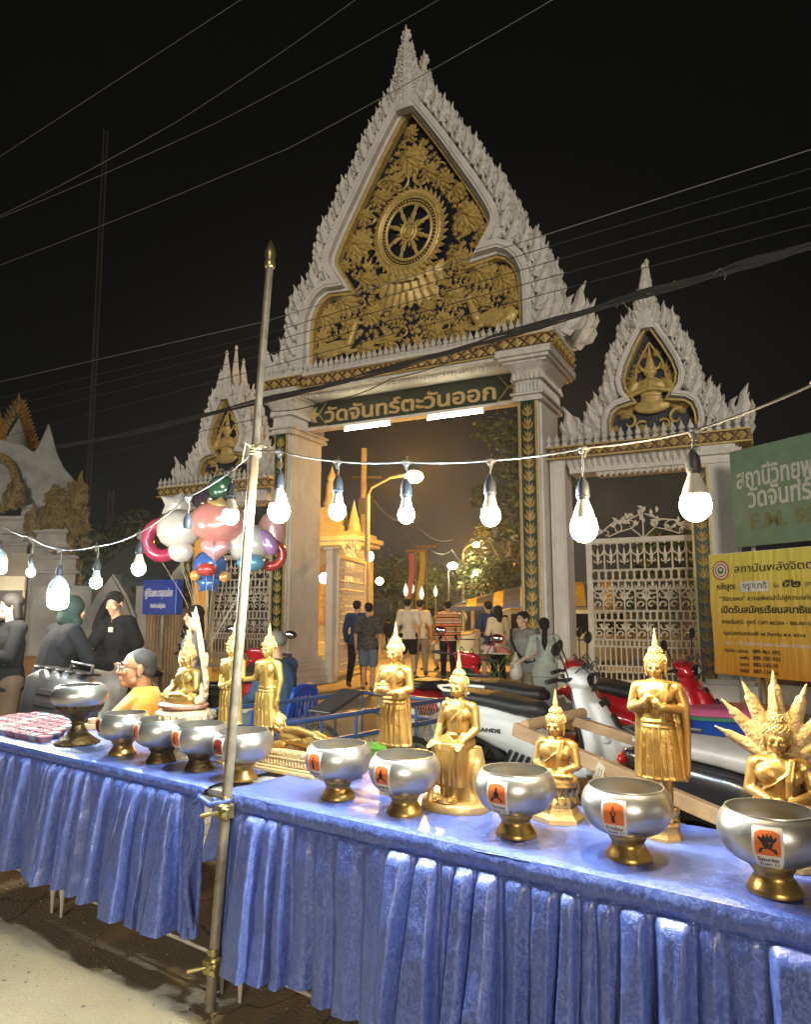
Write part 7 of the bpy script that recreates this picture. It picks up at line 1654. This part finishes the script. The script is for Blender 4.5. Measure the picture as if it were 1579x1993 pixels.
for (a, b_) in (((-15, 885), (40, 795)), ((40, 795), (66, 875))):
    for i in range(12): k = i/11; x, z = X2(a[0]+(b_[0]-a[0])*k, a[1]+(b_[1]-a[1])*k); flame_at(q, x, -.1, z-.15, (-.5 if a[0] < 0 else .5), .42, .25)
x, z = X2(40, 800); flame_at(q, x, -.1, z-.1, 0, .6, .2); q.build('gilded_edge', M_OLDG, hl)
q = MB(); x, z = XZ(-42, 740, 18); q.lathe([(1.0, -4.6), (.9, -2), (.5, -.6), (.36, 0), (.42, .35), (.3, .7), (.36, 1.2), (.30, 1.5), (.1, 1.9), (.02, 2.4)], (0, 0, 0), 16); o = q.build('stupa', M_OLDG, None, smooth=40, loc=V((x, 18, z))); tag(o, 'old gilded stupa spire cut off by the left edge of the photo', 'stupa')
lw = thing('boundary_wall', 'plastered boundary wall with a pointed niche holding a black iron gate', 'wall', V((0, 12.2, 0)))
XW = lambda px, py: XZ(px, py, 12.2)
x0, _ = XW(60, 1200); x1, _ = XW(286, 1200); xn0, _ = XW(176, 1200); xn1, _ = XW(262, 1200); zt = XW(0, 1140)[1]; za = XW(0, 1163)[1]
q = MB(); q.box(((x0+xn0)/2, .2, zt/2), (xn0-x0, .4, zt)); q.box(((x1+xn1)/2, .2, zt/2), (x1-xn1, .4, zt))
xc = (xn0+xn1)/2; hw_ = (xn1-xn0)/2
o1 = [(xc-hw_, 0), (xc-hw_, za-.35), (xc-hw_*.6, za), (xc, za+.35), (xc+hw_*.6, za), (xc+hw_, za-.35), (xc+hw_, 0)]; o2 = [(xc-hw_*.74, 0), (xc-hw_*.74, za-.45), (xc-hw_*.45, za-.16), (xc, za+.12), (xc+hw_*.45, za-.16), (xc+hw_*.74, za-.45), (xc+hw_*.74, 0)]
q.band(o1, o2, -.14, .3); o3 = [(xc+(x-xc)*1.12, z+.05 if z > 0 else 0) for x, z in o1]; q.band(o3, o1, -.08, .3); q.build('wall', M_OLDW, lw, bevel=.01)
q = MB(); q.prism(o2, .12, .16); q.build('niche_back', M_BLACK, lw)
q = MB(); 
for i in range(9): x = xc+hw_*.7*(i-4)/4.2; q.tube([(x, .02, 0), (x, .02, za-.5)], .012, 5)
for zz in (.4, .95, 1.3): q.tube([(xc-hw_*.7, .02, zz), (xc+hw_*.7, .02, zz)], .012, 5)
for s in (-1, 1):
    for zz in (1.12, .7): s_scroll(q, xc+s*.15, zz, .12, 1, s)
q.build('iron_leaf', M_GREYP, lw)
q = MB(); zr = XW(0, 1085)[1]; q.add([(xn0-.2, .1, zt), (x1+.3, .1, zt), (x1+.0, 1.6, zr+.3), (xn0+.3, 1.6, zr+.3)], [(0, 1, 2, 3)])
for i in range(24): x = xn0-.1+i*(x1-xn0+.3)/24; q.tube([(x, .06, zt+.03), (x+.1, 1.55, zr+.32)], .04, 6)
q.build('tiled_coping', pm('dark_roof_tile', (.05, .05, .045), .7, var=.3), lw, solid=.03)
pf_ = thing('picket_fence', 'tan upright picket fence between the blue sign and the left side bay', 'fence', V((0, 11.6, 0)))
q = MB(); xa, z1 = XZ(286, 1180, 11.6); xb, _ = XZ(372, 1180, 11.6); n = 30
for i in range(n): x = xa+(xb-xa)*i/(n-1); q.tube([(x, 0, 0), (x+.01*sin(i*3), 0, z1+.04*sin(i*7))], .014, 5)
for zz in (.25, 1.25): q.box(((xa+xb)/2, .03, zz), (xb-xa, .03, .05))
q.build('pickets', M_WOOD, pf_)
bs = thing('blue_sign', 'blue light box sign with condensed white Thai lettering at the left', 'sign', at(310, 1162, 9.6), GR)
q = MB(); q.box((0, .06, 0), (.60, .13, .46), bev=.01); q.build('box', M_BLUEPL, bs); q = MB(); q.box((-.005, -.008, 0), (.56, .01, .43)); q.build('face', M_SIGNBLUE, bs)
q = MB(); put_text(q, 'กุฏิที่เรือนพระนางสุธรรมรักษา', -.25, .25, .01, .10, -.014, .002, .008); put_text(q, 'จำหน่ายที่ ดอกไม้ธูปเทียน', -.14, .13, -.14, .055, -.014, .002, .008); q.build('lettering', M_LETTERWHITE, bs)
q = MB(); q.tube([(.0, .08, -.2), (.0, .08, -bs.location.z)], .025, 8); q.build('post', M_STEEL, bs)
ms = thing('market_stall', 'stall with a cream fascia reading FRIEND at the left edge', 'market stall', V((0, 9.0, 0)))
XM = lambda px, py: XZ(px, py, 9.0)
xa, zb_ = XM(-60, 1148); xb, zt_ = XM(50, 1122); q = MB(); q.box(((xa+xb)/2, 0, (zb_+zt_)/2), (xb-xa, .04, zt_-zb_)); q.add([(xa, 0, zt_), (xb, 0, zt_), (xb-.3, .9, zt_+.35), (xa, .9, zt_+.35)], [(0, 1, 2, 3)]); q.build('fascia', M_CREAM, ms, solid=.01)
q = MB(); x_, z_ = XM(2, 1143); put_text(q, 'FRIEND', XM(-6, 0)[0], XM(26, 0)[0], z_, .055, -.024, .002, .01); q.build('lettering', M_GREYP, ms)
for x in (xa+.1, xb-.02): q = MB(); q.tube([(x, .02, 0), (x, .02, zb_)], .02, 6); q.build('post', M_STEEL, ms)
q = MB(); q.box(((xa+xb)/2, .5, .45), (xb-xa, .9, .9)); q.build('counter', M_WOOD, ms)
q = MB(); q.ball((0, 0, 0), .05); M_STB = emat('stall_bulb', (1, .78, .42), 40); tag(q.build('stall_bulb', M_STB, None, smooth=180, loc=at(18, 1182, 8.9)), 'bright warm bulb hanging in the stall at the left edge', 'light bulb')
b = Blob(); 
for i in range(10): b.ball((.16*cos(i*2.4)*(.3+.07*i), .12*sin(i*2.4), .18+.03*i), (.20, .16, .16))
tag(b.fuse('rubbish_sack', pm('pale_grey_sack', (.36, .34, .29), .6, bump=.8, bs=14, vs=4, var=.2), None, .02, 1), 'pale grey plastic sack heaped between the hooded person and black T-shirt man', 'sack'); bpy.data.objects['rubbish_sack'].location = P_(175, 6.6)+V((0, 0, .25)); bpy.data.objects['rubbish_sack'].scale = (1.1, 1.1, 1.35)
q = MB(); q.box((0, 0, .2), (.6, .5, .4), bev=.01); tag(q.build('crate', M_WOOD, None, loc=P_(175, 6.6)), 'wooden crate under the pale grey sack', 'crate')

# ================================================================== BALLOONS (plain foil balloons, tied in one bunch)
def foil(col, nm): return pm(nm, col, .22, metal=.25, var=.04, coat=.6)
F_W, F_P, F_C, F_B, F_R, F_G, F_K, F_PK, F_O, F_V = foil((.60, .58, .54), 'white_foil'), foil((.72, .28, .24), 'coral_foil'), foil((.45, .04, .10), 'crimson_foil'), foil((.05, .14, .42), 'blue_foil'), foil((.50, .06, .05), 'red_foil'), foil((.035, .12, .06), 'green_foil'), foil((.05, .03, .045), 'black_foil'), foil((.66, .36, .36), 'pink_foil'), foil((.62, .30, .08), 'orange_foil'), foil((.36, .20, .44), 'violet_foil')
BK = at(402, 1265, 7.4)
def balloon(px, py, w, h, Y, mat, label, shape='round', rz=0.0, tilt=0.0):
    k = Y/1400*1.0; a, c_ = w*k/2, h*k/2; p = at(px, py, Y); t = thing('foil_balloon', label, 'balloon', p, 0, 'plain foil balloons tied in a bunch', rot=(0, tilt, rz))
    q = MB()
    if shape == 'ring': q.ring((0, 0, 0), (a+c_)/2*.72, (a+c_)/2*.30, 40, 12, ax=(0, 1, 0))
    elif shape == 'heart':
        n = 40; 
        for i in range(1): pass
        out = []
        for i in range(n): u = 2*pi*i/n; out.append((a*(sin(u)**3), c_*(13*cos(u)-5*cos(2*u)-2*cos(3*u)-cos(4*u))/15))
        vs = []; fs = []; L = 7
        for s in (1, -1):
            base = len(vs)
            for l in range(L):
                f = 1-l/(L-1)*.98; d = a*.42*sqrt(max(0, 1-f*f))
                vs += [(x*f, -s*d, z*f) for x, z in out]
            for l in range(L-1):
                for i in range(n):
                    qd = (base+l*n+i, base+l*n+(i+1) % n, base+(l+1)*n+(i+1) % n, base+(l+1)*n+i); fs.append(qd if s > 0 else qd[::-1])
        q.add(vs, fs)
    elif shape == 'star':
        vs = []; n = 10; out = [((a if i % 2 == 0 else a*.62)*sin(2*pi*i/n), (c_ if i % 2 == 0 else c_*.62)*cos(2*pi*i/n)) for i in range(n)]
        vs = [(x, 0, z) for x, z in out]+[(x*.55, -a*.34, z*.55) for x, z in out]+[(x*.55, a*.34, z*.55) for x, z in out]+[(0, -a*.42, 0), (0, a*.42, 0)]; fs = []
        for i in range(n): k_ = (i+1) % n; fs += [(i, k_, n+k_, n+i), (k_, i, 2*n+i, 2*n+k_), (n+i, n+k_, 3*n), (2*n+k_, 2*n+i, 3*n+1)]
        q.add(vs, fs)
    else:
        q.ball((0, 0, 0), (a, a*.62, c_), data=sph_data(28, 18))
        for v in range(len(q.v)):                            # crimped seam of a foil balloon
            p_ = q.v[v]; r_ = sqrt((p_.x/a)**2+(p_.z/c_)**2)
            if r_ > .8: an = atan2(p_.z, p_.x); f = 1+.02*sin(an*22)*(r_-.8)*5; q.v[v] = V((p_.x*f, p_.y*(1-.5*(r_-.8)*5*.5), p_.z*f))
    q.build('foil_skin', mat, t, smooth=50 if shape != 'round' else 180)
    q = MB(); rel = Matrix.Rotation(-rz, 3, 'Z') @ (BK-p); q.M = Matrix.Rotation(-tilt, 4, 'Y')
    q.tube([(0, 0, -c_*.97), rel*.5+V((0, 0, -.05)), rel], .0022, 4); q.build('ribbon', M_ROPE, t)
for args in ((432, 950, 56, 52, 7.7, F_G, 'dark green foil balloon at the very top of the bunch', 'round'),
    (345, 985, 76, 60, 7.8, F_W, 'white star balloon at the upper left of the bunch', 'star', .2, .3), (408, 975, 70, 52, 7.9, F_K, 'black foil balloon at the top behind the coral one', 'round'),
    (318, 1050, 84, 92, 7.7, F_C, 'crimson ring balloon at the left of the bunch', 'ring'), (348, 1030, 88, 78, 7.35, F_W, 'big white round balloon at the left of the bunch', 'round'),
    (425, 1015, 112, 86, 7.3, F_P, 'large coral balloon in the middle of the bunch', 'round'), (427, 985, 58, 40, 7.22, foil((.62, .46, .16), 'gold_foil'), 'small golden star balloon in front of the coral one', 'star', 0, .2),
    (485, 1058, 86, 76, 7.4, F_W, 'white balloon just right of the pole in the bunch', 'round'), (352, 1072, 50, 44, 7.3, F_W, 'small white balloon under the big white one', 'round'),
    (420, 1068, 60, 50, 7.3, F_PK, 'pale pink heart balloon under the coral one', 'heart'), (408, 1100, 66, 58, 7.4, F_B, 'blue round balloon low in the bunch', 'round'), (402, 1108, 40, 26, 7.2, F_R, 'small red balloon in front of the blue ones', 'round'), (405, 1135, 58, 42, 7.4, F_B, 'blue star balloon lowest in the bunch', 'star'),
    (380, 1120, 22, 22, 7.35, F_O, 'tiny orange balloon left of the lowest blue one', 'round'), (437, 1122, 22, 22, 7.35, F_O, 'tiny orange balloon right of the lowest blue one', 'round'),
    (488, 1095, 56, 34, 7.3, foil((.12, .36, .52), 'sky_blue_foil'), 'sky blue balloon under the right white one', 'round'), (528, 1035, 56, 80, 7.6, F_PK, 'pink balloon at the right end of the bunch', 'round'), (527, 1080, 58, 66, 7.5, F_R, 'red ring balloon at the lower right of the bunch', 'ring'), (520, 1055, 34, 56, 7.35, F_V, 'small violet balloon at the right of the bunch', 'round', 0, -.6)):
    balloon(*args)

# ================================================================== OVERHEAD WIRES AND MAST
def wire(pts, r, mat, label, group='overhead wires across the street', name='overhead_wire', n=1, spread=0.0, sag=.0):
    P3 = [at(x, y, Y) for x, y, Y in pts]; q = MB(); rn = random.Random(len(label))
    for k in range(n):
        o = V((0, rn.uniform(-spread, spread), rn.uniform(-spread, spread))) if n > 1 else V((0, 0, 0)); out = []
        for a, b_ in zip(P3, P3[1:]):
            for i in range(10): t_ = i/10; w = rn.uniform(-1, 1)*spread*.12; out.append(a.lerp(b_, t_)+o*(.7+.3*sin(5*t_+k))+V((0, 0, w-sag*4*t_*(1-t_))))
        out.append(P3[-1]+o); q.tube(out, r, 5)
    tag(q.build(name, mat, None, smooth=60), label, 'wire', group)
wire([(-20, 318, 16), (500, -20, 11)], .006, M_PWIRE, 'highest thin wire crossing the top left corner'); wire([(-20, 430, 16), (340, 240, 13), (720, -20, 10)], .006, M_PWIRE, 'second wire crossing the upper left sky below the corner wire', sag=.05)
wire([(-20, 432, 17), (420, 240, 13), (880, -15, 10)], .006, M_PWIRE, 'third wire of the upper left sky, starting beside the second', sag=.05); wire([(-20, 524, 16), (560, 290, 11.0), (1110, -20, 8)], .006, M_PWIRE, 'pale wire passing just below the tip of the gate gable', sag=.04)
wire([(-20, 748, 17), (520, 625, 12.0), (1070, 455, 9), (1600, 285, 7)], .007, M_PWIRE, 'bright pale wire crossing the foot of the main gable')
for k, (y0, y1, y2, y3) in enumerate(((780, 650, 480, 322), (800, 668, 510, 360), (822, 690, 540, 398), (858, 715, 570, 432))):
    wire([(-20, y0, 17), (520, y1, 12.0), (1070, y2, 9), (1600, y3, 7)], .006, M_WIRE, ('upper dark wire under the bright pale wire', 'second dark wire under the bright pale wire', 'third dark wire under the bright pale wire', 'lowest thin dark wire above the thick cable bundle')[k])
wire([(-20, 893, 16.5), (250, 845, 14.4), (470, 790, 12.6), (700, 735, 11), (960, 660, 9.4), (1200, 588, 8.2), (1420, 525, 7.2), (1620, 465, 6.5)], .011, M_WIRE, 'thick sagging bundle of black cables in front of the name board', 'overhead cable bundles', 'cable_bundle', 9, .055)
wire([(-20, 925, 16.5), (260, 870, 14.4), (500, 815, 12.6), (520, 808, 12.3)], .006, M_WIRE, 'loose dark cable under the bundle at the left', 'overhead cable bundles'); wire([(520, 800, 12.3), (640, 780, 11.4), (760, 738, 10.6), (960, 668, 9.4)], .009, M_WIRE, 'drooping black cable below the bundle by the left capital', 'overhead cable bundles', sag=.06)
wire([(1200, 600, 8.2), (1205, 588, 8.18), (1215, 590, 8.1), (1222, 602, 8.1)], .004, M_PWIRE, 'pale wire tie curling on the bundle near the right gable', 'wire ties'); wire([(1310, 556, 7.7), (1312, 548, 7.68), (1318, 549, 7.66), (1318, 556, 7.66)], .007, M_ROPE, 'small white hook on the bundle near the right gable tip', 'wire ties'); wire([(1388, 536, 7.3), (1402, 522, 7.25), (1414, 534, 7.2), (1410, 545, 7.2)], .004, M_PWIRE, 'pale curled tie on the bundle at the right', 'wire ties')
def mast(px0, py0, px1, py1, Y, w, label):
    a = at(px1, py1, Y); bb = at(px0, py0, Y); t = thing('lattice_mast', label, 'mast', V((a.x, Y, 0)), 0, 'lattice masts'); H_ = bb.z; dx = bb.x-a.x
    q = MB(); n = int(H_/ (w*1.4))
    c = lambda z, k: V((dx*z/H_+w*cos(2*pi*k/3)*.6, w*sin(2*pi*k/3)*.6, z))
    for k in range(3): q.tube([c(0, k), c(H_, k)], .035, 4)
    for i in range(n):
        z0_, z1_ = H_*i/n, H_*(i+1)/n
        for k in range(3): q.tube([c(z0_, k), c(z1_, (k+1) % 3)], .018, 3, caps=False)
    q.build('lattice', pm('dull_red_steel', (.03, .022, .02), .8) if 'dull_red_steel' not in MATS else MATS['dull_red_steel'], t)
mast(206, 255, 178, 905, 40, .22, 'tall thin lattice radio mast against the dark sky'); mast(216, 955, 212, 1090, 34, .22, 'short distant lattice mast beside the pavilion')
wire([(722, 965, 24), (800, 1010, 30), (880, 1050, 36)], .012, M_PWIRE, 'upper wire between the poles inside the gate', 'wires inside the temple grounds', sag=.4); wire([(790, 1038, 30), (830, 1062, 33), (880, 1070, 36), (920, 1100, 44)], .012, M_PWIRE, 'lower wire between the poles inside the gate', 'wires inside the temple grounds', sag=.3)
# ================================================================== HAZE: warm night air lit by the lamps
hz = MB(); hz.box((0, 36, 7.4), (130, 84, 16.8))
hm = bpy.data.materials.new('night_haze'); hm.use_nodes = True; hn = hm.node_tree.nodes; hn.clear()
ho = hn.new('ShaderNodeOutputMaterial'); hv = hn.new('ShaderNodeVolumePrincipled')
hv.inputs['Color'].default_value = (.92, .89, .84, 1); hv.inputs['Density'].default_value = .0007; hv.inputs['Anisotropy'].default_value = .78
hm.node_tree.links.new(hv.outputs[0], ho.inputs['Volume'])
tag(hz.build('haze', hm), kind='stuff')

# grit on the road in front of the tables
q = MB(); rn = random.Random(21)
for i in range(900):
    x, y = rn.uniform(-3.4, .2), rn.uniform(1.8, 4.6); r = rn.choice((.002, .003, .003, .004, .006))*rn.uniform(.7, 1.4)
    q.ball((x, y, r*.4), (r, r*rn.uniform(.6, 1), r*.6), data=SPHS)
tag(q.build('road_grit', M_CONC, None), kind='stuff')
